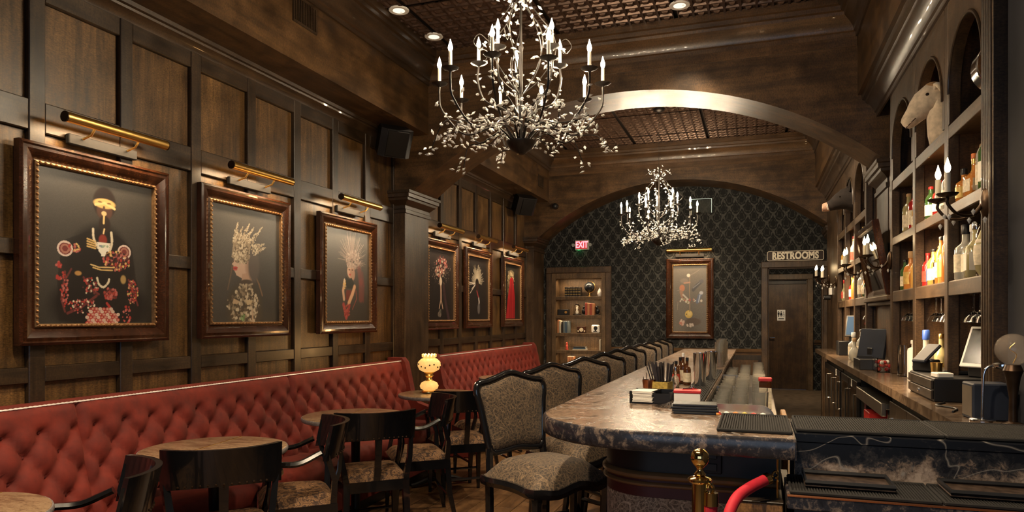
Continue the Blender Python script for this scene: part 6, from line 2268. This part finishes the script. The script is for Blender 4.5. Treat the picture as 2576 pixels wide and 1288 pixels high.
sconce('bronze two-candle sconce on the fluted pilaster, largest and nearest', (FX - .014, 3.20, 1.84))
sconce('bronze candle sconce on the post beside the tilted mirror', (FX - .002, 5.34, 1.78))
sconce('bronze candle sconce on the near post of the far shelf unit', (FX - .002, 6.50, 1.80))
sconce('bronze candle sconce on the last post of the far shelf unit', (FX - .002, 8.66, 1.80))
sconce('bronze candle sconce on the wall by the restroom corridor', (FX - .002, 9.50, 1.86))
# ------------------------------------------------------------------ crystal vine chandeliers
CRY_BIG = MB().add([(0, 0, 0.018)] + [(0.0095 * math.cos(a), 0.0065 * math.sin(a), 0.002) for a in [i * PI / 3 for i in range(6)]] + [(0, 0, -0.016)],
                   [(0, 1 + i, 1 + (i + 1) % 6) for i in range(6)] + [(7, 1 + (i + 1) % 6, 1 + i) for i in range(6)])
CRY_BIG_ME = CRY_BIG.mesh('crystal_leaf', CRYSTAL, 0)
CANDLE_ME = MB().lathe([(0.0085, 0.0), (0.0085, 0.085)], 10).mesh('candle', CANDLE, 60)
DISH_ME = MB().lathe([(0.006, -0.012), (0.012, -0.006), (0.034, 0.0), (0.043, 0.007), (0.036, 0.006), (0.010, 0.0)], 10).mesh('drip_dish', IRON, 40)
BULB_CH = MB()
BULB_CH.v, BULB_CH.f, BULB_CH.mi = list(BULB_ME.v), list(BULB_ME.f), list(BULB_ME.mi)
BULB_CH_ME = BULB_CH.mesh('flame_bulb', BULB, 60)


def chandelier(label, loc, rot, seed, ceil_z, far):
    q = random.Random(seed)
    t = thing('chandelier', label, 'chandelier', loc, rot, 'crystal vine chandeliers')
    obj('bowl', MB().lathe([(0.008, -0.012), (0.022, -0.008), (0.030, 0.0), (0.055, 0.018), (0.078, 0.045), (0.080, 0.055), (0.072, 0.056), (0.03, 0.03)], 24), IRON, t, smooth=50)
    obj('stem', MB().lathe([(0.010, 0.03), (0.010, 0.52), (0.014, 0.54), (0.007, 0.56), (0.006, 0.88)], 10), IRON, t)
    crystals = []

    def sprig(p, d, n, spread=0.03):
        """a few crystals growing around point p"""
        for _ in range(n):
            off = Vector((q.gauss(0, 1), q.gauss(0, 1), q.gauss(0, 1))) * spread * .55
            crystals.append((p + off, Vector((q.gauss(0, 1), q.gauss(0, 1), q.gauss(0, .8)))))

    def candle_arm(a, rad, zc, r0=0.05):
        ca, sa = math.cos(a), math.sin(a)

        def W(r, z, da=0.0):
            return Vector((r * math.cos(a + da), r * math.sin(a + da), z))
        pts = [W(0.03, 0.05), W(rad * .30, 0.13 + .05 * (zc - .3)), W(rad * .68, 0.10 + (zc - .36) * .4), W(rad * .96, zc - 0.13), W(rad, zc - 0.05), W(rad, zc)]
        if zc > .42:
            pts = [W(0.02, 0.12), W(rad * .35, 0.22), W(rad * .85, 0.28), W(rad * 1.02, zc - 0.08), W(rad, zc)]
        P = cat_rom(pts, 5)
        ar = obj('arm', MB().tube(P, 0.0055, 6), IRON, t, smooth=60)
        link('drip_dish', DISH_ME, ar, (W(rad, zc + .006)))
        link('candle', CANDLE_ME, ar, (W(rad, zc + .006)))
        link('flame_bulb', BULB_CH_ME, ar, (W(rad, zc + .090)))
        for k in (8, 11, 14, 17):
            if k < len(P):
                sprig(P[k], None, 2, 0.03)

    for k in range(10):
        candle_arm(2 * PI * k / 10 + q.uniform(-.05, .05), 0.42, 0.335 + q.uniform(-.012, .012))
    for k in range(5):
        candle_arm(2 * PI * (k + .35) / 5, 0.225, 0.465 + q.uniform(-.01, .012))
    # drooping vines between the arms
    for k in range(16):
        a = 2 * PI * (k + .5) / 16 + q.uniform(-.1, .1)
        rmax = q.uniform(0.34, 0.47)
        zmid = q.uniform(0.08, 0.20)
        zend = q.uniform(-0.02, 0.16)

        def W(r, z, da=0.0):
            return Vector((r * math.cos(a + da), r * math.sin(a + da), z))
        P = cat_rom([W(0.03, 0.04), W(0.13, zmid, .1), W(0.25, zmid * .75, -.08), W(rmax * .85, zmid * .8, .06), W(rmax, zend, 0)], 5)
        obj('vine', MB().tube(P, 0.003, 5), IRON, t, smooth=60)
        for p in P[6::2]:
            sprig(p, None, 2 if not far else 2, 0.028)
        sprig(P[-1], None, 5, 0.04)
    # upper curling vines rising to the crown
    for k in range(7):
        a = 2 * PI * k / 7 + q.uniform(-.15, .15)

        def W(r, z, da=0.0):
            return Vector((r * math.cos(a + da), r * math.sin(a + da), z))
        P = cat_rom([W(0.012, 0.30), W(0.10, 0.38, .2), W(0.175, 0.50, .1), W(0.165, 0.60, 0), W(0.09, 0.70, -.2), W(0.045, 0.78, 0), W(0.10, 0.83, .2), W(0.15, 0.80, .3)], 5)
        obj('vine', MB().tube(P, 0.0032, 5), IRON, t, smooth=60)
        for p in P[4::4]:
            sprig(p, None, 2, 0.03)
        curl = cat_rom([P[12], P[12] + W(0.05, 0.03), P[12] + W(0.08, -0.01), P[12] + W(0.05, -0.045), P[12] + W(0.02, -0.02)], 4)
        obj('tendril', MB().tube(curl, 0.0022, 5), IRON, t, smooth=60)
        sprig(curl[-3], None, 2, .02)
    # dense crystal heart
    for _ in range(95):
        a, r, z = q.uniform(0, 2 * PI), q.uniform(.06, .30), q.uniform(0.10, 0.26)
        crystals.append((Vector((r * math.cos(a), r * math.sin(a), z)), Vector((q.gauss(0, 1), q.gauss(0, 1), q.gauss(0, .8)))))
    if far:
        mb = MB()
        for (p, d) in crystals:
            m = mb.mark()
            mb.add(CRY_BIG.v, CRY_BIG.f)
            mb.xf(Matrix.Translation(p) @ d.to_track_quat('Z', 'Y').to_matrix().to_4x4(), m)
        tag(obj('crystal_leaves', mb, CRYSTAL, t, smooth=0), kind='stuff')
    else:
        q.shuffle(crystals)
        rest = MB()
        for i, (p, d) in enumerate(crystals):
            quat = d.to_track_quat('Z', 'Y')
            if i < 295:
                link('crystal_leaf', CRY_BIG_ME, t, p, quat.to_euler())
            else:
                m = rest.mark()
                rest.add(CRY_BIG.v, CRY_BIG.f)
                rest.xf(Matrix.Translation(p) @ quat.to_matrix().to_4x4(), m)
        if rest.v:
            tag(obj('crystal_leaves', rest, CRYSTAL, t, smooth=0), kind='stuff')
    # chain and ceiling canopy
    zt = ceil_z - loc[2]
    mb = MB()
    z = 0.87
    i = 0
    while z < zt - 0.03:
        ring = [(0.006 * math.cos(a), 0.0, z + 0.012 + 0.014 * math.sin(a)) for a in [2 * PI * j / 8 for j in range(8)]]
        m = mb.mark()
        mb.tube(ring, 0.0016, 4, closed=True)
        if i % 2:
            mb.xf(RZ(PI / 2), m)
        z += 0.022
        i += 1
    tag(obj('chain', mb, IRON, t, smooth=0), kind='stuff')
    obj('canopy', MB().lathe([(0.012, zt - 0.045), (0.05, zt - 0.03), (0.065, zt - 0.008), (0.065, zt)], 24), IRON, t)
    return t


chandelier('large black vine chandelier with crystal leaves and lit candle bulbs over the tables', (-1.14, 3.457, 2.245), 0.30, 5, ZC, False)
chandelier('smaller-looking crystal chandelier hanging before the wallpapered end wall', (-1.03, 8.1, 2.215), 0.1, 9, ZC, True)

# ------------------------------------------------------------------ ceiling fixtures
for k, (dx, dy) in enumerate(DOWNLIGHTS):
    t = thing('downlight', 'white recessed downlight, %s' % ['second along over the near booths', 'nearest the arched beam over the booths', 'on the tin ceiling before the arched beam over the bar', 'over the middle of the near bar', 'added unseen over the near aisle', 'nearest the street over the bar', 'added unseen over the far booths behind the beam', 'added unseen behind the beam over the far bar', 'added unseen behind the beam over the far aisle', 'added unseen behind the beam over the bartender aisle'][k], 'downlight', (dx, dy, ZC), 0, 'recessed ceiling downlights')
    obj('trim_ring', MB().lathe([(0.048, -0.003), (0.074, -0.005), (0.078, 0.0), (0.078, 0.006)], 28), WHITE, t)
    obj('lens', MB().lathe([(0.046, -0.004), (0.046, 0.0)], 24), LED, t)


def vent(label, y0, y1, z0, z1, x):
    t = thing('air_vent', label, 'vent', (x, y0, z0), 0, 'wall air vents')
    w, h = y1 - y0, z1 - z0
    obj('vent_frame', MB().box(0, 0.010, 0, .015, 0, h).box(0, 0.010, w - .015, w, 0, h).box(0, .010, .015, w - .015, 0, .015).box(0, .010, .015, w - .015, h - .015, h), W_STILE, t)
    obj('vent_back', MB().box(0.0005, 0.002, 0.01, w - .01, 0.01, h - .01), DARKGAP, t)
    n = 12
    for i in range(n):
        yy = .02 + (w - .04) * (i + .5) / n
        obj('louvre', MB().box(0.002, 0.009, yy - .004, yy + .004, .015, h - .015), W_STILE, t)
    return t


vent('brown louvred air vent in the soffit above the lace crown portrait', 3.85, 4.11, 3.31, 3.49, SOF_L)
vent('small louvred air vent in the far soffit', 9.30, 9.54, 3.20, 3.36, SOF_L)


def speaker(label, loc, rz):
    t = thing('wall_speaker', label, 'speaker', loc, rz, 'black wall speakers')
    pr_ = [(-0.10, -0.10), (0.10, -0.145), (0.135, -0.10), (0.135, 0.10), (0.10, 0.145), (-0.10, 0.10)]
    M = RY(R(28))
    obj('cabinet', MB().prism(pr_, 'z', -0.12, 0.12).xf(M), BLACK, t)
    obj('grille', MB().cbox(0.136, 0.146, -0.095, 0.095, -0.11, 0.11, .004).xf(M), BLACKPAINT, t)
    obj('bracket', MB().tube([(-0.08, 0, 0.03), (-0.10, 0, 0.12)], 0.015, 8), BLACK, t)
    return t


speaker('black wall speaker under the soffit beside the near pillar', (-2.99, 5.48, 2.94), R(-40))
speaker('black wall speaker under the soffit in the far bay', (-2.99, 9.15, 2.94), R(-40))
dc = thing('dome_camera', 'small dark dome security camera on the far arched beam', 'camera', (-2.72, H2 - .045, 2.99))
obj('dome', MB().sphere((0, 0, 0), 0.042, 16), BLACK, dc, smooth=90)
obj('mount', MB().lathe([(0.03, 0.0), (0.045, 0.045)], 16, (0, 0, 0), RX(R(-90))), BRONZE, dc)

# ------------------------------------------------------------------ oil lamp on the third table
OPAL = plain('opal_glass', (0.80, 0.55, 0.22), 0.4, emit=(1.0, 0.55, 0.16), estr=0.38, vary=0.2, vscale=30)
ol = thing('oil_lamp', 'lit glass oil lamp with round painted shade on the third table', 'lamp', (-2.545, 5.30, 0.7735))
obj('foot', MB().lathe([(0.055, 0.0), (0.062, 0.004), (0.060, 0.016), (0.04, 0.022)], 24), BRASS, ol)
obj('lower_globe', MB().lathe([(0.040, 0.020), (0.070, 0.035), (0.078, 0.058), (0.066, 0.083), (0.034, 0.100)], 24), OPAL, ol, smooth=60)
obj('burner', MB().lathe([(0.036, 0.098), (0.028, 0.106), (0.022, 0.125), (0.036, 0.140), (0.030, 0.155), (0.044, 0.168), (0.040, 0.176)], 24), BRASS, ol)
obj('shade', MB().lathe([(0.045, 0.172), (0.080, 0.190), (0.096, 0.222), (0.092, 0.254), (0.066, 0.280), (0.046, 0.288), (0.050, 0.300)], 28), OPAL, ol, smooth=60)
cr_ = MB()
for i in range(12):
    a = 2 * PI * i / 12
    cr_.tube([(0.048 * math.cos(a), 0.048 * math.sin(a), 0.296), (0.056 * math.cos(a), 0.056 * math.sin(a), 0.320)], [0.013, 0.006], 6)
obj('shade_crown', cr_, OPAL, ol)
mb = MB()
for k in range(9):
    a = R(-150 + k * 22)
    z = 0.225 + 0.015 * math.sin(k * 1.7)
    mb.sphere((0.0955 * math.cos(a), 0.0955 * math.sin(a), z), 0.007, 6)
obj('painted_sprig', mb, BRONZE, ol)
point('oil_lamp_flame', (-2.545, 5.30, 1.13), 3.5, (1.0, 0.55, 0.2), 0.05)

# ------------------------------------------------------------------ bookcase built into the end wall
bk = thing('bookcase', 'lit wooden bookcase recessed in the wallpapered end wall', 'bookcase')
x0, x1 = -2.93, -2.10
yb0, yb1 = YB - 0.02, YB + 0.24
obj('back_board', MB().box(x0, x1, yb1, yb1 + .015, 0, 2.06), W_CASE, bk)
for (a, b) in ((x0, x0 + 0.065), (x1 - 0.065, x1)):
    obj('side_stile', MB().cbox(a, b, yb0, yb0 + .03, 0, 2.06, .003), W_CASE, bk)
    obj('side_board', MB().box(a, b, yb0 + .03, yb1, 0, 2.06), W_CASE, bk)
obj('head_rail', MB().cbox(x0 + .065, x1 - .065, yb0, yb1, 1.975, 2.06, .003), W_CASE, bk)
SHF = [0.63, 0.895, 1.155, 1.425, 1.705]
for z in SHF:
    obj('shelf', MB().cbox(x0 + .065, x1 - .065, yb0 + .004, yb1, z - 0.05, z, .003), W_CASE, bk)
obj('casing_top', MB().cbox(x0 - .085, x1 + .085, YB - 0.035, YB - .001, 2.06, 2.15, .006), W_POST, bk)
for a in (x0 - .085, x1):
    obj('casing_jamb', MB().cbox(a, a + .085, YB - .035, YB - .001, 0, 2.06, .006), W_POST, bk)
for z in (1.66, 1.38, 1.11):
    pass
area('bookcase_shelf_light', (-2.515, YB + 0.03, 1.965), (0, 0.3, -1), 0.6, 0.02, 1.6, LEDW, 170)
for z in SHF[1:]:
    area('bookcase_shelf_light', (-2.515, YB + 0.03, z - 0.056), (0, 0.35, -1), 0.6, 0.02, 0.7, LEDW, 170)

BOOKC = [plain('book_red', (0.28, 0.05, 0.03), 0.6, vary=0.2), plain('book_orange', (0.42, 0.18, 0.08), 0.6, vary=0.2), plain('book_cream', (0.50, 0.44, 0.34), 0.6, vary=0.2), plain('book_grey', (0.12, 0.15, 0.16), 0.6, vary=0.2), plain('book_black', (0.02, 0.016, 0.014), 0.5, vary=0.2), plain('book_blue', (0.05, 0.09, 0.14), 0.6, vary=0.2)]
BN = ['red', 'orange', 'cream', 'grey', 'black', 'blue']


def book(cx, z, w, h, d, col, label, group, flat=False):
    t = thing('book', label, 'book', (cx, YB + 0.03, z), 0, group)
    if flat:
        obj('cover', MB().cbox(-w / 2, w / 2, 0, d, 0, h, .002), BOOKC[col], t)
        obj('pages', MB().box(-w / 2 + .003, w / 2 + .0008, .004, d - .004, .003, h - .003), PAPER, t)
    else:
        obj('cover', MB().cbox(-w / 2, w / 2, 0, d, 0, h, .002), BOOKC[col], t)
        obj('pages', MB().box(-w / 2 + .003, w / 2 - .003, .004, d - .004, h - .004, h + .0006), PAPER, t)
    return t


def bx(u):    # pixel-free spot along the shelf, 0 at the outer stile and 1 at the inner one
    return x0 + .065 + (x1 - x0 - .13) * u


# top shelf: a row of small dark books with gilt bands, globe, pale jar
z = SHF[4]
for k in range(6):
    t = thing('book', 'small dark gilt-banded book, %s on the top shelf of the bookcase' % ORD[k], 'book', (bx(0.20 + .06 * k), YB + .04, z), 0, 'gilt-banded books on the top shelf')
    obj('cover', MB().cbox(-0.018, 0.018, 0, .12, 0, .15 - .006 * (k % 2), .003), BOOKC[4], t)
    obj('spine_band', MB().box(-0.0182, 0.0182, -.001, 0, .03, .036).box(-0.0182, 0.0182, -.001, 0, .07, .076).box(-0.0182, 0.0182, -.001, 0, .11, .116), LBL['gold'], t)
gb_ = thing('desk_globe', 'black desk globe on a small stand on the top bookcase shelf', 'globe', (bx(.70), YB + .12, z))
obj('ball', MB().sphere((0, 0, .145), .078, 20), plain('black_globe', (0.012, 0.014, 0.018), 0.25, vary=0.5, vscale=14), gb_, smooth=90)
obj('meridian', MB().tube([(0.085 * math.cos(a), 0, .145 + .085 * math.sin(a)) for a in [R(-110 + 200 * i / 16) for i in range(17)]], .004, 6), BRASS, gb_)
obj('foot', MB().lathe([(.045, 0), (.045, .008), (.012, .018), (.009, .062)], 18), BRASS, gb_)
pj = thing('ginger_jar', 'small white painted jar at the end of the top bookcase shelf', 'jar', (bx(.935), YB + .09, z))
obj('body', MB().lathe([(.022, 0), (.034, .015), (.040, .05), (.030, .085), (.018, .095)], 16), WHITE, pj, smooth=60)
obj('lid', MB().lathe([(.022, .095), (.018, .108), (.006, .118), (.007, .128), (.003, .132)], 14), WHITE, pj)
# second shelf
z = SHF[3]
rd = thing('radio', 'low black radio on the second bookcase shelf', 'radio', (bx(.13), YB + .10, z))
obj('case', MB().cbox(-.085, .085, -.04, .05, 0, .09, .006), BLACK, rd)
obj('dial', MB().lathe([(.02, -.003), (.02, .003)], 14, (.045, -.042, .045), RX(R(90))), BRASS, rd)
bj = thing('glass_cloche', 'glass cloche on a dark base on the second bookcase shelf', 'cloche', (bx(.43), YB + .10, z))
obj('base', MB().lathe([(.065, 0), (.065, .014), (.055, .018)], 20), W_DARK, bj)
obj('dome', MB().lathe([(.052, .018), (.052, .11), (.044, .145), (.02, .165), (.006, .170), (.008, .182)], 20), GLASS, bj, smooth=60)
obj('figure', MB().lathe([(.012, .02), (.018, .05), (.008, .08), (.014, .11), (.004, .13)], 12), PAPER, bj)
for k in range(4):
    book(bx(.655 + .05 * k), z, .034, .185 - .004 * k, .13, 1 if k % 2 else 0, 'reddish book, %s between the black bookends' % ORD[k], 'books between the bookends')
for k, u in enumerate((.585, .885)):
    e_ = thing('bookend', 'black figure bookend on the %s of the reddish books' % ['pillar side', 'wallpaper side'][k], 'bookend', (bx(u), YB + .09, z))
    obj('base', MB().cbox(-.035, .035, -.04, .04, 0, .012, .003), BLACK, e_)
    obj('figure', MB().sphere((0, 0, .06), .042, 12, (.8, .8, 1.1)).sphere((.01 * (1 - 2 * k), -.01, .118), .026, 10).tube([(.012, -.02, .11), (.02, -.035, .085), (.018, -.038, .06)], .009, 8), BLACK, e_, smooth=70)
# third shelf
z = SHF[2]
for k, (u, c_, h_) in enumerate(((.03, 1, .20), (.075, 2, .19), (.125, 4, .17), (.165, 3, .18), (.205, 5, .175), (.245, 3, .18))):
    book(bx(u), z, .026, h_, .14, c_, '%s upright book, %s from the pillar side on the third shelf' % (BN[c_], ORD[k]), 'upright books on the third shelf')
pq = thing('mantel_clock', 'small dark wood mantel clock on the third bookcase shelf', 'clock', (bx(.54), YB + .08, z))
obj('case', MB().cbox(-.068, .068, -.02, .03, 0, .10, .005), W_FRAME, pq)
obj('dial', MB().lathe([(.030, -.002), (.030, .002)], 18, (0, -.022, .05), RX(R(90))).lathe([(.012, -.002), (.012, .002)], 12, (-.048, -.022, .03), RX(R(90))).lathe([(.012, -.002), (.012, .002)], 12, (.048, -.022, .03), RX(R(90))), LBL_CREAM, pq)
sc_ = thing('square_clock', 'square white decorated block on the third bookcase shelf', 'clock', (bx(.845), YB + .08, z))
obj('case', MB().cbox(-.062, .062, -.02, .04, 0, .125, .016), WHITE, sc_)
mk = MB().lathe([(.03, -.002), (.03, .002)], 14, (.005, -.021, .075), RX(R(90))).box(-.008, .014, -.022, -.020, .03, .06).box(-.03, .03, -.022, -.020, .022, .032)
obj('dark_motif', mk, BLACK, sc_)
# fourth shelf
z = SHF[1]
fg = thing('figurine', 'small pale figurine on the fourth bookcase shelf', 'figurine', (bx(.21), YB + .08, z))
obj('body', MB().lathe([(.022, 0), (.026, .01), (.016, .04), (.022, .065), (.010, .085)], 12).sphere((0, 0, .10), .018, 10), LBL_RED, fg, smooth=60)
for k in range(3):
    book(bx(.50), z + k * .019, .21 - .015 * k, .018, .13, [2, 5, 4][k], 'flat %s book, %s up in the pile on the fourth shelf' % (BN[[2, 5, 4][k]], ORD[k]), 'pile of flat books', True)
book(bx(.955), z, .022, .165, .12, 2, 'thin cream book standing alone on the fourth shelf', None)
z = SHF[0]
for k in range(3):
    book(bx(.26 + .05 * k), z, .030, .17, .13, 1, 'orange book, %s on the lowest visible bookcase shelf' % ORD[k], 'orange books on the low shelf')

# ------------------------------------------------------------------ signs


def text_obj(name, body, size, M, mat, parent, ext=0.002, offset=0.0, sx=1.0, spacing=1.0):
    cu = bpy.data.curves.new(name, 'FONT')
    cu.body = body
    cu.size = size
    cu.extrude = ext
    cu.offset = offset
    cu.align_x = 'CENTER'
    cu.align_y = 'CENTER'
    cu.space_character = spacing
    cu.materials.append(mat)
    tmp = bpy.data.objects.new(name, cu)
    COL.objects.link(tmp)
    dg = bpy.context.evaluated_depsgraph_get()
    me = bpy.data.meshes.new_from_object(tmp.evaluated_get(dg))
    me.transform(M @ Matrix.Diagonal((sx, 1, 1, 1)))
    bpy.data.objects.remove(tmp)
    if not me.materials:
        me.materials.append(mat)
    me.name = name
    return link(name, me, parent)


FACE = Matrix(((1, 0, 0, 0), (0, 0, -1, 0), (0, 1, 0, 0), (0, 0, 0, 1)))   # faces the room from the end wall
ex = thing('exit_sign', 'lit red exit sign with side lamp heads on the wallpaper', 'sign', (-2.455, YB - .03, 2.475))
obj('housing', MB().cbox(-.105, .105, -.022, .028, -.075, .075, .006), plain('sign_housing', (0.36, 0.40, 0.36), 0.4, vary=.1), ex)
obj('lit_panel', MB().box(-.085, .085, -.0235, -.022, -.06, .06), emitter('exit_red_panel', (0.42, 0.05, 0.05), 0.35), ex)
text_obj('exit_lettering', 'EXIT', 0.135, T(0, -.0245, 0) @ FACE, emitter('exit_red', (1.0, 0.10, 0.12), 3.0), ex, 0.001, 0.004, 0.68)
for s in (-1, 1):
    obj('lamp_head', MB().lathe([(.016, -.02), (.026, .02)], 14, (s * .128, -.01, .0), RX(R(90))), plain('lamp_head_grey', (0.30, 0.31, 0.30), 0.4, vary=.1) if s < 0 else MATS['lamp_head_grey'], ex)
point('exit_sign_green_lamp', (-2.50, YB - .05, 2.385), 0.05, (0.1, 1.0, 0.3), 0.01)

rs_ = thing('restroom_sign', 'dark sign reading RESTROOMS in cream letters above the corridor opening', 'sign', (0.515, YB - .012, 2.235))
W2, H2_ = 0.365, 0.072


def rrect(w, h, r, n=6):
    P = []
    for (cx, cy, a0) in ((w - r, h - r, 0), (-w + r, h - r, 90), (-w + r, -h + r, 180), (w - r, -h + r, 270)):
        for i in range(n + 1):
            a = R(a0 + 90 * i / n)
            P.append((cx + r * math.cos(a), cy + r * math.sin(a)))
    return P


obj('board', MB().prism(rrect(W2, H2_, .03), 'y', 0.0, 0.010), plain('sign_board', (0.030, 0.016, 0.010), 0.5, vary=.3), rs_)
SIGNC = plain('sign_cream', (0.85, 0.78, 0.64), 0.6, vary=.06)
obj('border', MB().tube([(p[0], -.001, p[1]) for p in rrect(W2 - .008, H2_ - .008, .024)], 0.0036, 6, closed=True), SIGNC, rs_)
text_obj('lettering', 'RESTROOMS', 0.132, T(0, -.0015, -.002) @ FACE, SIGNC, rs_, 0.001, 0.006, 0.76, 1.06)
# slab serifs of the western lettering
sf = MB()
for cx in (-0.262, -0.205, -0.083, -0.030, 0.165, 0.215):
    for zz in (-0.046, 0.042):
        sf.box(cx - .012, cx + .012, -.0025, -.0005, zz - .004, zz + .004)
obj('serif_bars', sf, SIGNC, rs_)
ws = thing('washroom_plate', 'small white pictogram plate on the restroom door', 'sign', (0.475, CY + .047, 1.43))
obj('plate', MB().cbox(-.075, .075, -.004, .003, -.105, .105, .003), WHITE, ws)


def man(cx, skirt):
    mb = MB().lathe([(.010, -.001), (.010, .001)], 12, (cx, -.0055, .072), RX(R(90)))
    if skirt:
        mb.prism([(cx - .010, .056), (cx + .010, .056), (cx + .024, -.002), (cx - .024, -.002)], 'y', -.0065, -.0045)
        mb.box(cx - .009, cx - .002, -.0065, -.0045, -.03, 0).box(cx + .002, cx + .009, -.0065, -.0045, -.03, 0)
    else:
        mb.box(cx - .017, cx + .017, -.0065, -.0045, .012, .056).box(cx - .010, cx - .001, -.0065, -.0045, -.03, .014).box(cx + .001, cx + .010, -.0065, -.0045, -.03, .014)
    return mb


obj('pictogram', man(-.048, False), BLACK, ws)
obj('pictogram', man(0.0, True), BLACK, ws)
wc_ = MB().tube([(.046 + .016 * math.cos(a), -.0055, -.008 + .016 * math.sin(a)) for a in [2 * PI * i / 14 for i in range(14)]], .002, 5, closed=True)
wc_.lathe([(.008, -.001), (.008, .001)], 12, (.043, -.0055, .060), RX(R(90))).box(.040, .046, -.0065, -.0045, .010, .048).box(.043, .060, -.0065, -.0045, .010, .016)
obj('pictogram', wc_, BLACK, ws)
obj('braille_line', MB().box(-.05, .05, -.0055, -.0045, -.075, -.058), BLACK, ws)

gs = thing('glass_exit_panel', 'clear edge-lit glass panel on the wallpaper behind the far chandelier', 'sign', (-0.735, YB - .02, 2.975))
obj('glass_panel', MB().box(-.15, .15, -.003, .003, -.10, .10), plain('edge_lit_glass', (0.7, 0.75, 0.72), 0.1, trans=0.95, ior=1.2, vary=0), gs)
obj('bright_edge', MB().tube([(-.15, 0, .10), (.15, 0, .10)], .004, 6).tube([(.15, 0, .10), (.15, 0, -.10)], .004, 6), plain('edge_glow', (.5, .55, .5), .3, emit=(.6, .7, .6), estr=.35, vary=0), gs)
for s in (-1, 1):
    obj('standoff', MB().tube([(s * .13, .003, .08), (s * .13, .02, .08)], .006, 8), CHROME, gs)

# wall-mounted phone and camera by the corridor
ph = thing('thermostat_box', 'small white wall box with a round black camera below it by the corridor', 'wall box', (FX - .002, 9.22, 1.66))
obj('box', MB().cbox(-.03, 0, -.06, .06, 0, .085, .004), WHITE, ph)
obj('camera_body', MB().lathe([(.028, 0), (.028, .07)], 16, (-.085, 0, -.03), RY(R(90))), BLACK, ph)
obj('camera_ring', MB().tube([(-.087, .022 * math.cos(a), -.03 + .022 * math.sin(a)) for a in [2 * PI * i / 16 for i in range(16)]], .004, 6, closed=True), CHROME, ph)
